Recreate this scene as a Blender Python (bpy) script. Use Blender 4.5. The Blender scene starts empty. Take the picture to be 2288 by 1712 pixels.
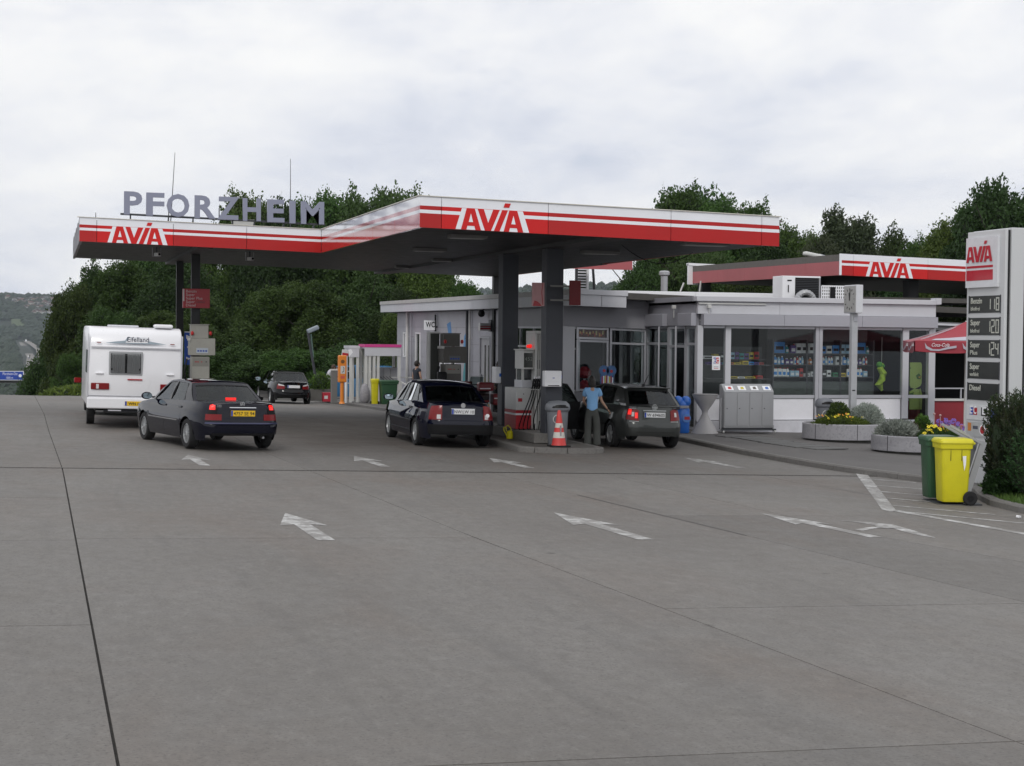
import bpy, bmesh, math, random
from mathutils import Vector, Matrix, Euler, noise
random.seed(7)
rnd = random.random
def uni(a, b): return a + (b - a) * random.random()
R = math.radians
scene = bpy.context.scene
COL = scene.collection
PI = math.pi

# ------------------------------------------------------------------ camera, light, exposure
EYE = 2.45                      # eye height over the apron at the camera's feet
F_PX, CX, CY = 3600.0, 1144.0, 856.0
YAW, ROLL = R(16.07), R(0.55)
SLOPE_IMG = 0.034
PITCH = math.atan((CY - (719 + SLOPE_IMG * CX)) / F_PX)
_f = Vector((math.sin(YAW) * math.cos(PITCH), math.cos(YAW) * math.cos(PITCH), -math.sin(PITCH)))
_r0 = Vector((math.cos(YAW), -math.sin(YAW), 0))
_u0 = _r0.cross(_f)
_r = _r0 * math.cos(ROLL) + _u0 * math.sin(ROLL)
_u = -_r0 * math.sin(ROLL) + _u0 * math.cos(ROLL)
_p = -(SLOPE_IMG - math.tan(ROLL))
GX, GY = _p * math.cos(YAW), -_p * math.sin(YAW)   # cross fall of the apron
def G(x, y): return GX * x + GY * y
def D(x, y):
    d = -.025 * max(0.0, y - 45)
    k = min(1, max(0, (5 - x) / 5)); k = k * k * (3 - 2 * k)
    y0 = 92 - 20 * k
    if y > y0: d -= .006 * min(y - y0, 18) ** 2 + .19 * max(0, y - y0 - 18)
    return d
def G3(x, y): return G(x, y) + D(x, y)
def sight(px, py, Y):
    """survey helper: point of the site at depth Y seen along one line of sight"""
    d = _f + _r * ((px - CX) / F_PX) - _u * ((py - CY) / F_PX)
    t = Y / d.y
    return Vector((t * d.x, Y, EYE + t * d.z))

cam_d = bpy.data.cameras.new('camera'); cam = bpy.data.objects.new('camera', cam_d); COL.objects.link(cam)
cam_d.sensor_width = 36; cam_d.lens = 36 * F_PX / 2288; cam_d.clip_start = .1; cam_d.clip_end = 12000
cam.matrix_world = Matrix(((_r.x, _u.x, -_f.x, 0), (_r.y, _u.y, -_f.y, 0), (_r.z, _u.z, -_f.z, EYE), (0, 0, 0, 1)))
scene.camera = cam

SUN_EL, SUN_AZ = R(38), R(205)          # azimuth measured clockwise from +Y
world = bpy.data.worlds.new('World'); scene.world = world; world.use_nodes = True
nt = world.node_tree; nt.nodes.clear()
def N(nt, t, **kw):
    n = nt.nodes.new(t)
    for k, v in kw.items(): setattr(n, k, v)
    return n
def L(nt, a, b): nt.links.new(a, b)
def math_(nt, op, a, b=None, clamp=False):
    n = N(nt, 'ShaderNodeMath', operation=op); n.use_clamp = clamp
    for i, v in enumerate((a, b)):
        if v is None: continue
        if isinstance(v, (int, float)): n.inputs[i].default_value = v
        else: L(nt, v, n.inputs[i])
    return n.outputs[0]
def mixc(nt, fac, a, b, mode='MIX'):
    n = N(nt, 'ShaderNodeMix', data_type='RGBA', blend_type=mode)
    for i, v in ((0, fac), (6, a), (7, b)):
        if isinstance(v, (int, float)): n.inputs[i].default_value = v
        elif isinstance(v, tuple): n.inputs[i].default_value = (*v[:3], 1)
        else: L(nt, v, n.inputs[i])
    return n.outputs[2]
def ramp(nt, fac, stops, interp='LINEAR'):
    n = N(nt, 'ShaderNodeValToRGB'); n.color_ramp.interpolation = interp
    e = n.color_ramp.elements
    while len(e) < len(stops): e.new(.5)
    for k, (p, c) in enumerate(stops):
        e[k].position = p; e[k].color = (*c, 1) if isinstance(c, tuple) else (c, c, c, 1)
    L(nt, fac, n.inputs[0]); return n.outputs[0]
def noise_(nt, vec, scale, detail=4, rough=.55, dist=0.0):
    n = N(nt, 'ShaderNodeTexNoise'); n.inputs['Scale'].default_value = scale
    n.inputs['Detail'].default_value = detail; n.inputs['Roughness'].default_value = rough
    n.inputs['Distortion'].default_value = dist
    if vec is not None: L(nt, vec, n.inputs['Vector'])
    return n.outputs['Fac']
def mapping(nt, vec, scale=(1, 1, 1), loc=(0, 0, 0), rot=(0, 0, 0)):
    n = N(nt, 'ShaderNodeMapping'); n.inputs['Scale'].default_value = scale
    n.inputs['Location'].default_value = loc; n.inputs['Rotation'].default_value = rot
    L(nt, vec, n.inputs['Vector']); return n.outputs[0]

sky = N(nt, 'ShaderNodeTexSky', sky_type='NISHITA'); sky.sun_disc = False
sky.sun_elevation = SUN_EL; sky.sun_rotation = SUN_AZ
bg_sky = N(nt, 'ShaderNodeBackground'); L(nt, sky.outputs[0], bg_sky.inputs[0]); bg_sky.inputs[1].default_value = .1
tc = N(nt, 'ShaderNodeTexCoord')
sep = N(nt, 'ShaderNodeSeparateXYZ'); L(nt, tc.outputs['Generated'], sep.inputs[0])
zz = math_(nt, 'ADD', math_(nt, 'MAXIMUM', sep.outputs[2], 0.0), .13)
cx_ = math_(nt, 'DIVIDE', sep.outputs[0], zz); cy_ = math_(nt, 'DIVIDE', sep.outputs[1], zz)
cmb = N(nt, 'ShaderNodeCombineXYZ'); L(nt, cx_, cmb.inputs[0]); L(nt, cy_, cmb.inputs[1])
big = noise_(nt, mapping(nt, cmb.outputs[0], (.75, .45, 1), (3.4, .6, 0)), 1.0, 8, .56, .35)
fine = noise_(nt, mapping(nt, cmb.outputs[0], (1, .6, 1), (7.1, 4.0, 2)), 2.2, 10, .6, .5)
shape = math_(nt, 'ADD', math_(nt, 'MULTIPLY', big, .74), math_(nt, 'MULTIPLY', fine, .26))
# puffs low over the horizon keep their upright look in direction space
puff = noise_(nt, mapping(nt, tc.outputs['Generated'], (1, 1, 2.4), (.35, .2, .1)), 7.5, 8, .58, .3)
low = math_(nt, 'SUBTRACT', 1.0, math_(nt, 'MULTIPLY', sep.outputs[2], 5.0), True)
shape2 = math_(nt, 'ADD', math_(nt, 'MULTIPLY', shape, .66), math_(nt, 'MULTIPLY', puff, .34))
cloud_col = ramp(nt, shape2, [(.36, (.63, .67, .775)), (.43, (.75, .78, .855)), (.49, (.86, .875, .915)), (.55, (.94, .945, .955)), (.61, (1.0, 1.0, .99))])
bg_cl = N(nt, 'ShaderNodeBackground'); L(nt, cloud_col, bg_cl.inputs[0]); bg_cl.inputs[1].default_value = 1.03
cover = ramp(nt, shape2, [(.30, 0.0), (.40, 1.0)])
mx = N(nt, 'ShaderNodeMixShader'); L(nt, math_(nt, 'ADD', math_(nt, 'MULTIPLY', cover, .3), .7), mx.inputs[0])
L(nt, bg_sky.outputs[0], mx.inputs[1]); L(nt, bg_cl.outputs[0], mx.inputs[2])
wo = N(nt, 'ShaderNodeOutputWorld'); L(nt, mx.outputs[0], wo.inputs[0])

sun_d = bpy.data.lights.new('sun', 'SUN'); sun_d.energy = .95; sun_d.angle = R(14); sun_d.color = (1, .97, .92)
sun = bpy.data.objects.new('sun', sun_d); COL.objects.link(sun)
_sd = Vector((math.sin(SUN_AZ) * math.cos(SUN_EL), math.cos(SUN_AZ) * math.cos(SUN_EL), math.sin(SUN_EL)))
sun.rotation_euler = _sd.to_track_quat('Z', 'Y').to_euler()
vs = scene.view_settings
scene.display_settings.display_device = 'sRGB'
vs.view_transform = 'Standard'; vs.look = 'None'; vs.exposure = 0.0; vs.gamma = 1.0; vs.use_curve_mapping = False
scene.cycles.max_bounces = 7; scene.cycles.transparent_max_bounces = 16
scene.cycles.diffuse_bounces = 3; scene.cycles.glossy_bounces = 3; scene.cycles.transmission_bounces = 4
scene.cycles.caustics_reflective = False; scene.cycles.caustics_refractive = False

# ------------------------------------------------------------------ materials
MATS = {}
def new_mat(name):
    m = bpy.data.materials.new(name); m.use_nodes = True
    t = m.node_tree; t.nodes.clear()
    out = N(t, 'ShaderNodeOutputMaterial'); return m, t, out
def M(name, col=(.5, .5, .5), rough=.5, metal=0.0, var=.12, scale=6.0, coat=0.0, bump=0.0, emit=0.0, spec=.5, dirt=0.0, bscale=40.0):
    if name in MATS: return MATS[name]
    m, t, out = new_mat(name)
    b = N(t, 'ShaderNodeBsdfPrincipled')
    tc = N(t, 'ShaderNodeTexCoord'); v = tc.outputs['Object']
    n1 = noise_(t, v, scale, 5, .6)
    dark = tuple(c * (1 - var) for c in col); light = tuple(min(1, c * (1 + var)) for c in col)
    c = mixc(t, n1, dark, light)
    if dirt > 0:
        n2 = noise_(t, v, scale * .35, 7, .7, .6)
        c = mixc(t, ramp(t, n2, [(.45, 0.0), (.75, dirt)]), c, tuple(x * .35 + .02 for x in col))
    L(t, c, b.inputs['Base Color'])
    r = math_(t, 'ADD', math_(t, 'MULTIPLY', noise_(t, v, scale * 3, 3), .16), rough - .08, True)
    L(t, r, b.inputs['Roughness'])
    b.inputs['Metallic'].default_value = metal; b.inputs['Coat Weight'].default_value = coat
    b.inputs['Coat Roughness'].default_value = .06
    b.inputs['Specular IOR Level'].default_value = spec
    if bump > 0:
        bp = N(t, 'ShaderNodeBump'); bp.inputs['Strength'].default_value = bump; bp.inputs['Distance'].default_value = .01
        L(t, noise_(t, v, bscale, 4), bp.inputs['Height']); L(t, bp.outputs[0], b.inputs['Normal'])
    if emit > 0:
        b.inputs['Emission Color'].default_value = (*col, 1); b.inputs['Emission Strength'].default_value = emit
    L(t, b.outputs[0], out.inputs[0]); MATS[name] = m; return m
def glass(name, tint=(.6, .66, .64), rough=.01, refl=1.0):
    if name in MATS: return MATS[name]
    m, t, out = new_mat(name)
    tr = N(t, 'ShaderNodeBsdfTransparent'); tr.inputs[0].default_value = (*tint, 1)
    gl = N(t, 'ShaderNodeBsdfGlossy'); gl.inputs['Roughness'].default_value = rough; gl.inputs[0].default_value = (.9, .93, .95, 1)
    fr = N(t, 'ShaderNodeFresnel'); fr.inputs[0].default_value = 1.5
    geo = N(t, 'ShaderNodeNewGeometry')
    mx = N(t, 'ShaderNodeMixShader')
    L(t, math_(t, 'MINIMUM', math_(t, 'MULTIPLY', fr.outputs[0], refl * 1.6), .9), mx.inputs[0])
    L(t, tr.outputs[0], mx.inputs[1]); L(t, gl.outputs[0], mx.inputs[2]); L(t, mx.outputs[0], out.inputs[0])
    MATS[name] = m; return m

# concrete apron -----------------------------------------------------------
def concrete():
    m, t, out = new_mat('concrete_slab')
    b = N(t, 'ShaderNodeBsdfPrincipled')
    geo = N(t, 'ShaderNodeNewGeometry'); v = geo.outputs['Position']
    oi = N(t, 'ShaderNodeObjectInfo')
    big = noise_(t, mapping(t, v, (1, .55, 1)), .33, 6, .6, .4)
    c = mixc(t, ramp(t, big, [(.3, 0.0), (.7, 1.0)]), (.147, .136, .124), (.194, .184, .171))
    mid = noise_(t, v, 2.1, 7, .65)
    c = mixc(t, ramp(t, mid, [(.35, .30), (.65, 0.0)]), c, (.120, .112, .105))
    # brown oil-film patches and tyre sweeps
    br = noise_(t, mapping(t, v, (.8, .35, 1), (5, 2, 0)), .5, 6, .6, .8)
    c = mixc(t, ramp(t, br, [(.48, 0.0), (.68, .48)]), c, (.150, .120, .099))
    sweep = noise_(t, mapping(t, v, (1.6, .12, 1), (1, 7, 3), (0, 0, R(-9))), 1.0, 5, .6, .7)
    c = mixc(t, ramp(t, sweep, [(.55, 0.0), (.72, .38)]), c, (.095, .090, .086))
    speck = noise_(t, v, 38, 3, .7)
    c = mixc(t, ramp(t, speck, [(.32, .75), (.46, 0.0)]), c, (.075, .070, .066))
    c = mixc(t, ramp(t, speck, [(.60, 0.0), (.75, .45)]), c, (.30, .29, .27))
    mot = noise_(t, mapping(t, v, (1, .5, 1)), 9.0, 6, .72)
    c = mixc(t, ramp(t, mot, [(.36, .38), (.52, 0.0)]), c, (.105, .096, .088))
    c = mixc(t, ramp(t, mot, [(.55, 0.0), (.72, .30)]), c, (.26, .25, .235))
    # hairline scratches
    cr = noise_(t, mapping(t, v, (3.0, 9.0, 1)), 2.3, 8, .75, 1.2)
    c = mixc(t, ramp(t, cr, [(.485, 0.0), (.5, .35), (.515, 0.0)]), c, (.10, .095, .09))
    # spots of dropped oil, gum and dirt
    vo = N(t, 'ShaderNodeTexVoronoi'); vo.inputs['Scale'].default_value = .9; L(t, mapping(t, v, (1, .8, 1)), vo.inputs['Vector'])
    vo.inputs['Randomness'].default_value = 1
    spot = ramp(t, vo.outputs['Distance'], [(.03, 1.0), (.06, 0.0)])
    c = mixc(t, math_(t, 'MULTIPLY', spot, ramp(t, noise_(t, v, .7, 2), [(.5, 0.0), (.62, .7)])), c, (.06, .055, .05))
    # grime of the refuelling lanes (drips and rubber) plus painted shade under the canopy
    sx = N(t, 'ShaderNodeSeparateXYZ'); L(t, v, sx.inputs[0])
    ly = math_(t, 'SUBTRACT', 1.0, math_(t, 'MULTIPLY', math_(t, 'ABSOLUTE', math_(t, 'SUBTRACT', sx.outputs[1], 41.0)), .115), True)
    lx = math_(t, 'SUBTRACT', 1.0, math_(t, 'MULTIPLY', math_(t, 'ABSOLUTE', math_(t, 'SUBTRACT', sx.outputs[0], 10.0)), .15), True)
    gr = math_(t, 'MULTIPLY', math_(t, 'MULTIPLY', ramp(t, ly, [(0, 0.0), (.35, 1.0)]), ramp(t, lx, [(0, 0.0), (.4, 1.0)])), ramp(t, noise_(t, v, .6, 5), [(.3, .45), (.6, .95)]))
    c = mixc(t, math_(t, 'MULTIPLY', gr, .85), c, (.070, .058, .049))
    tone = math_(t, 'ADD', math_(t, 'MULTIPLY', oi.outputs['Random'], .15), .915)
    hs = N(t, 'ShaderNodeHueSaturation'); L(t, c, hs.inputs['Color']); L(t, tone, hs.inputs['Value'])
    L(t, hs.outputs[0], b.inputs['Base Color'])
    L(t, ramp(t, mid, [(.3, .62), (.7, .85)]), b.inputs['Roughness'])
    bp = N(t, 'ShaderNodeBump'); bp.inputs['Strength'].default_value = .35; bp.inputs['Distance'].default_value = .004
    L(t, noise_(t, v, 60, 4), bp.inputs['Height']); L(t, bp.outputs[0], b.inputs['Normal'])
    L(t, b.outputs[0], out.inputs[0]); return m
CONC = concrete()
def paving(name, a, b_, s=30):
    m, t, out = new_mat(name)
    b = N(t, 'ShaderNodeBsdfPrincipled'); geo = N(t, 'ShaderNodeNewGeometry'); v = geo.outputs['Position']
    c = mixc(t, noise_(t, v, .8, 6, .6), a, b_)
    c = mixc(t, ramp(t, noise_(t, v, s, 3, .7), [(.3, .5), (.5, 0.0)]), c, tuple(x * .5 for x in a))
    c = mixc(t, ramp(t, noise_(t, mapping(t, v, (.6, .3, 1)), 1.1, 6, .7, .5), [(.5, 0.0), (.7, .5)]), c, tuple(x * .6 for x in a))
    L(t, c, b.inputs['Base Color']); b.inputs['Roughness'].default_value = .85
    bp = N(t, 'ShaderNodeBump'); bp.inputs['Strength'].default_value = .5; bp.inputs['Distance'].default_value = .005
    L(t, noise_(t, v, 70, 4), bp.inputs['Height']); L(t, bp.outputs[0], b.inputs['Normal'])
    L(t, b.outputs[0], out.inputs[0]); return m
ASPH = paving('pavement_asphalt', (.105, .100, .098), (.150, .142, .137))
KERBM = paving('kerb_concrete', (.150, .143, .135), (.205, .197, .188), 22)
PLANTM = paving('planter_concrete', (.31, .305, .33), (.385, .38, .40), 18)
def paint_worn():
    m, t, out = new_mat('road_paint_worn')
    b = N(t, 'ShaderNodeBsdfPrincipled'); geo = N(t, 'ShaderNodeNewGeometry'); v = geo.outputs['Position']
    w = ramp(t, noise_(t, v, 3.5, 9, .78), [(.40, .05), (.54, .92)])
    c = mixc(t, w, (.56, .56, .55), (.21, .20, .19))
    w2 = noise_(t, mapping(t, v, (6, 1.5, 1)), 1.5, 7, .7)
    c = mixc(t, ramp(t, w2, [(.5, 0.0), (.66, .6)]), c, (.24, .23, .22))
    L(t, c, b.inputs['Base Color']); b.inputs['Roughness'].default_value = .75
    L(t, b.outputs[0], out.inputs[0]); return m
PAINT = paint_worn()
def leafmat(name, a, b_, c_=None):
    m, t, out = new_mat(name)
    b = N(t, 'ShaderNodeBsdfPrincipled'); geo = N(t, 'ShaderNodeNewGeometry')
    tc = N(t, 'ShaderNodeTexCoord')
    n1 = noise_(t, tc.outputs['Object'], .55, 3)
    n2 = noise_(t, tc.outputs['Object'], 5.0, 2)
    c = mixc(t, ramp(t, n1, [(.35, 0.0), (.65, 1.0)]), a, b_)
    c = mixc(t, ramp(t, n2, [(.45, 0.0), (.75, .55)]), c, c_ or tuple(x * 1.8 for x in b_))
    oi = N(t, 'ShaderNodeObjectInfo'); hs = N(t, 'ShaderNodeHueSaturation')
    L(t, c, hs.inputs['Color']); L(t, math_(t, 'ADD', math_(t, 'MULTIPLY', oi.outputs['Random'], .75), .65), hs.inputs['Value']); L(t, math_(t, 'ADD', math_(t, 'MULTIPLY', math_(t, 'FRACT', math_(t, 'MULTIPLY', oi.outputs['Random'], 7.3)), .045), .478), hs.inputs['Hue'])
    L(t, hs.outputs[0], b.inputs['Base Color']); b.inputs['Roughness'].default_value = .6
    b.inputs['Specular IOR Level'].default_value = .25
    tl = N(t, 'ShaderNodeBsdfTranslucent'); L(t, hs.outputs[0], tl.inputs[0])
    mx = N(t, 'ShaderNodeMixShader'); mx.inputs[0].default_value = .22
    L(t, b.outputs[0], mx.inputs[1]); L(t, tl.outputs[0], mx.inputs[2]); L(t, mx.outputs[0], out.inputs[0]); return m
LEAF = leafmat('leaf_green', (.038, .070, .015), (.062, .105, .024))
LEAF2 = leafmat('leaf_dark', (.026, .052, .014), (.042, .078, .022))
LEAFW = leafmat('leaf_willow', (.052, .074, .034), (.085, .110, .055))
LEAFS = leafmat('leaf_silver', (.30, .34, .30), (.42, .46, .41), (.55, .58, .52))
LEAFY = leafmat('leaf_yew', (.022, .048, .020), (.045, .085, .035), (.07, .12, .06))
GRASSM = leafmat('grass_blade', (.050, .085, .018), (.085, .135, .030))
BARK = M('bark', (.035, .030, .024), .9, var=.3, scale=8, bump=.6)
COREM = M('crown_dark_core', (.016, .030, .010), .9, var=.3, scale=4)  # dark core fill: shade inside the foliage put into its colour

WHITE = M('white_paint', (.86, .865, .89), .35, var=.03, scale=2, coat=.3)
OFFW = M('offwhite_paint', (.62, .62, .60), .5, var=.06, scale=3, dirt=.25)
GREYP = M('grey_light_panel', (.59, .595, .63), .45, var=.05, scale=1.5, dirt=.15)
GREYM = M('grey_mid_panel', (.30, .30, .33), .5, var=.06, scale=1.5, dirt=.2)
ALU = M('aluminium_frame', (.50, .505, .54), .38, .35, var=.05, scale=4)
STEEL = M('steel_sheet', (.40, .405, .42), .36, .45, var=.08, scale=3)
DGREY = M('dark_grey_paint', (.045, .048, .056), .5, var=.12, scale=3, dirt=.3)
COLM = M('column_paint', (.040, .044, .056), .5, var=.12, scale=2, dirt=.35, bump=.15, bscale=60)
COLDK = M('column_dark', (.014, .015, .016), .5, var=.15, scale=2)
BLACK = M('black_plastic', (.007, .007, .008), .5, var=.2, spec=.25)
RUBBER = M('rubber', (.012, .012, .013), .85, var=.2, scale=12)
RED = M('fascia_red', (.46, .014, .014), .4, var=.07, scale=1, coat=.08, spec=.3, dirt=.22)
REDB = M('fascia_red_bright', (.60, .011, .011), .4, var=.03, scale=1, coat=.08, spec=.3)
REDW = M('fascia_red_faded', (.42, .10, .11), .4, var=.12, scale=1.2, dirt=.2)
FWHITE = M('fascia_white', (.84, .855, .90), .3, var=.04, scale=1, coat=.35, dirt=.10)
SIGNRED = M('sign_red', (.42, .02, .03), .35, var=.06)
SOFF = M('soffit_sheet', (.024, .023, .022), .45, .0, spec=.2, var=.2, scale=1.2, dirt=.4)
YEL = M('bin_yellow', (.66, .60, .015), .42, var=.09, scale=4, dirt=.30)
GRN = M('bin_green', (.028, .088, .040), .45, var=.15, scale=4, dirt=.35)
BINGREY = M('bin_grey', (.17, .18, .20), .5, var=.1, scale=3)
ORANGE = M('phone_orange', (.75, .24, .03), .4, var=.07)
MAGENTA = M('magenta_trim', (.62, .06, .26), .4, var=.06)
BLUEB = M('blue_plastic', (.02, .14, .55), .35, var=.08, coat=.3)
BLUES = M('sign_blue', (.01, .055, .38), .4, var=.05)
SKIN = M('skin', (.40, .24, .17), .55, var=.06, scale=12)
HAIR = M('hair_dark', (.018, .013, .010), .6, var=.3, scale=30)
SHIRT = M('shirt_blue', (.22, .44, .74), .85, var=.08, scale=7, bump=.4, bscale=14)
TROUS = M('trousers_grey', (.060, .064, .060), .9, var=.15, scale=9, bump=.5, bscale=10)
CHROME = M('chrome', (.72, .73, .75), .12, 1.0, var=.03)
RIM = M('alloy_rim', (.50, .51, .52), .3, .6, var=.05)
LAMPR = M('tail_lamp_red', (.20, .004, .006), .3, var=.25, scale=20, coat=.25, spec=.3)
LAMPLIT = M('tail_lamp_lit', (.9, .02, .015), .3, var=.03, emit=.75)
LAMPW = M('lamp_clear', (.62, .60, .60), .15, var=.15, scale=20, coat=.6)
GLASSCAR = glass('car_glass', (.27, .33, .31), .01, .55)
GLASSSHOP = glass('shop_glass', (.93, .95, .945), .01, .24)
MIRG = M('mirror_glass', (.62, .76, .84), .05, .9, var=.02)
SEAT = M('seat_fabric', (.05, .052, .055), .9, var=.15)
INT = M('car_interior', (.022, .022, .024), .85, var=.2)
PLY = M('plate_yellow', (.80, .50, .015), .4, var=.03)
PLW = M('plate_white', (.78, .79, .80), .35, var=.03)
INK = M('ink_black', (.01, .01, .012), .6, var=.05)
LET = M('letter_grey', (.245, .26, .345), .45, var=.05, scale=2)

# ------------------------------------------------------------------ mesh builder
class MB:
    def __init__(s): s.v = []; s.f = []; s.m = []
    def add(s, verts, faces, mi=0):
        o = len(s.v); s.v += [tuple(p) for p in verts]
        for f in faces: s.f.append(tuple(o + i for i in f)); s.m.append(mi)
        return s
    def box(s, x0, x1, y0, y1, z0, z1, mi=0):
        v = [(x0, y0, z0), (x1, y0, z0), (x1, y1, z0), (x0, y1, z0), (x0, y0, z1), (x1, y0, z1), (x1, y1, z1), (x0, y1, z1)]
        return s.add(v, [(0, 3, 2, 1), (4, 5, 6, 7), (0, 1, 5, 4), (1, 2, 6, 5), (2, 3, 7, 6), (3, 0, 4, 7)], mi)
    def cbox(s, c, d, mi=0, rot=None):
        x, y, z = (k / 2 for k in d)
        v = [Vector(p) for p in ((-x, -y, -z), (x, -y, -z), (x, y, -z), (-x, y, -z), (-x, -y, z), (x, -y, z), (x, y, z), (-x, y, z))]
        if rot: e = Euler(rot).to_matrix(); v = [e @ p for p in v]
        return s.add([Vector(c) + p for p in v], [(0, 3, 2, 1), (4, 5, 6, 7), (0, 1, 5, 4), (1, 2, 6, 5), (2, 3, 7, 6), (3, 0, 4, 7)], mi)
    def bar(s, a, b, w, h=None, mi=0):
        h = h or w; a = Vector(a); b = Vector(b); d = (b - a).normalized()
        up = Vector((0, 0, 1)) if abs(d.z) < .95 else Vector((0, 1, 0))
        x = d.cross(up).normalized() * w / 2; y = x.cross(d).normalized() * h / 2
        v = [a - x - y, a + x - y, a + x + y, a - x + y, b - x - y, b + x - y, b + x + y, b - x + y]
        return s.add(v, [(0, 3, 2, 1), (4, 5, 6, 7), (0, 1, 5, 4), (1, 2, 6, 5), (2, 3, 7, 6), (3, 0, 4, 7)], mi)
    def cyl(s, a, b, r0, r1=None, n=12, mi=0, caps=True):
        r1 = r0 if r1 is None else r1; a = Vector(a); b = Vector(b); d = (b - a).normalized()
        up = Vector((0, 0, 1)) if abs(d.z) < .95 else Vector((0, 1, 0))
        x = d.cross(up).normalized(); y = x.cross(d).normalized(); v = []
        for p, r in ((a, r0), (b, r1)):
            for i in range(n):
                t = 2 * PI * i / n; v.append(p + x * r * math.cos(t) + y * r * math.sin(t))
        f = [(i, (i + 1) % n, n + (i + 1) % n, n + i) for i in range(n)]
        if caps: f += [tuple(range(n - 1, -1, -1)), tuple(range(n, 2 * n))]
        return s.add(v, f, mi)
    def tube(s, pts, r, n=8, mi=0):
        pts = [Vector(p) for p in pts]; v = []; k = len(pts)
        for i, p in enumerate(pts):
            d = (pts[min(i + 1, k - 1)] - pts[max(i - 1, 0)]).normalized()
            up = Vector((0, 0, 1)) if abs(d.z) < .95 else Vector((0, 1, 0))
            x = d.cross(up).normalized(); y = x.cross(d).normalized()
            rr = r[i] if isinstance(r, (list, tuple)) else r
            for j in range(n):
                t = 2 * PI * j / n; v.append(p + x * rr * math.cos(t) + y * rr * math.sin(t))
        f = [(i * n + j, i * n + (j + 1) % n, (i + 1) * n + (j + 1) % n, (i + 1) * n + j) for i in range(k - 1) for j in range(n)]
        f += [tuple(range(n - 1, -1, -1)), tuple(range((k - 1) * n, k * n))]
        return s.add(v, f, mi)
    def lathe(s, prof, n=24, c=(0, 0, 0), mi=0, axis='z', sx=1, sy=1, caps=True):
        v = []; k = len(prof)
        for r, z in prof:
            for i in range(n):
                t = 2 * PI * i / n; a, b = r * math.cos(t) * sx, r * math.sin(t) * sy
                v.append((c[0] + a, c[1] + b, c[2] + z) if axis == 'z' else (c[0] + z, c[1] + a, c[2] + b) if axis == 'x' else (c[0] + a, c[1] + z, c[2] + b))
        f = [(i * n + j, i * n + (j + 1) % n, (i + 1) * n + (j + 1) % n, (i + 1) * n + j) for i in range(k - 1) for j in range(n)]
        if caps and prof[0][0] > 1e-4: f.append(tuple(range(n - 1, -1, -1)))
        if caps and prof[-1][0] > 1e-4: f.append(tuple(range((k - 1) * n, k * n)))
        return s.add(v, f, mi)
    def ball(s, c, r, n=10, m=6, mi=0, sc=(1, 1, 1)):
        v = []; f = []
        for i in range(1, m):
            a = PI * i / m
            for j in range(n):
                t = 2 * PI * j / n
                v.append((c[0] + r * sc[0] * math.sin(a) * math.cos(t), c[1] + r * sc[1] * math.sin(a) * math.sin(t), c[2] + r * sc[2] * math.cos(a)))
        top = len(v); v.append((c[0], c[1], c[2] + r * sc[2])); v.append((c[0], c[1], c[2] - r * sc[2]))
        for i in range(m - 2):
            for j in range(n): f.append((i * n + j, (i + 1) * n + j, (i + 1) * n + (j + 1) % n, i * n + (j + 1) % n))
        for j in range(n):
            f.append((top, j, (j + 1) % n)); f.append((top + 1, (m - 2) * n + (j + 1) % n, (m - 2) * n + j))
        return s.add(v, f, mi)
    def prism(s, poly, a0, a1, plane='xz', mi=0):
        """extrude a 2-D outline; plane 'xz' runs along y, 'yz' along x, 'xy' along z"""
        n = len(poly)
        def P(p, a): return (p[0], a, p[1]) if plane == 'xz' else (a, p[0], p[1]) if plane == 'yz' else (p[0], p[1], a)
        v = [P(p, a0) for p in poly] + [P(p, a1) for p in poly]
        f = [(i, (i + 1) % n, n + (i + 1) % n, n + i) for i in range(n)] + [tuple(range(n - 1, -1, -1)), tuple(range(n, 2 * n))]
        return s.add(v, f, mi)
    def grid(s, rows, mi=0, closed=False):
        k = len(rows); n = len(rows[0]); v = [p for r in rows for p in r]; f = []
        for i in range(k - 1):
            for j in range(n if closed else n - 1):
                f.append((i * n + j, i * n + (j + 1) % n, (i + 1) * n + (j + 1) % n, (i + 1) * n + j))
        return s.add(v, f, mi)
    def mesh(s, name, mats, smooth=False):
        me = bpy.data.meshes.new(name); me.from_pydata(s.v, [], s.f)
        mats = mats if isinstance(mats, (list, tuple)) else [mats]
        for m in mats: me.materials.append(m)
        me.polygons.foreach_set('material_index', s.m)
        bm = bmesh.new(); bm.from_mesh(me); bmesh.ops.recalc_face_normals(bm, faces=bm.faces); bm.to_mesh(me); bm.free()
        if smooth: me.polygons.foreach_set('use_smooth', [True] * len(me.polygons)); 
        me.update(); return me
    def build(s, name, mats, parent=None, smooth=False, bevel=0, loc=None, rz=0, flat=False):
        o = bpy.data.objects.new(name, s.mesh(name, mats, smooth)); COL.objects.link(o)
        if parent: o.parent = parent
        if loc: o.location = loc
        if rz: o.rotation_euler.z = rz
        if bevel:
            md = o.modifiers.new('bevel', 'BEVEL'); md.width = bevel; md.segments = 2; md.limit_method = 'ANGLE'; md.angle_limit = R(35)
            md.harden_normals = False
        if smooth:
            md = o.modifiers.new('split', 'EDGE_SPLIT'); md.split_angle = R(38)
        return o
def meta(o, label=None, cat=None, group=None, kind=None):
    if label: o['label'] = label
    if cat: o['category'] = cat
    if group: o['group'] = group
    if kind: o['kind'] = kind
    return o
def thing(name, label, cat, loc=(0, 0, 0), rz=0, group=None, rot=None):
    o = bpy.data.objects.new(name, None); COL.objects.link(o); o.location = loc; o.rotation_euler = rot or (0, 0, rz)
    o.empty_display_size = .2
    return meta(o, label, cat, group)
def on(x, y, h=0.0): return (x, y, G3(x, y) + h)
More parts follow.
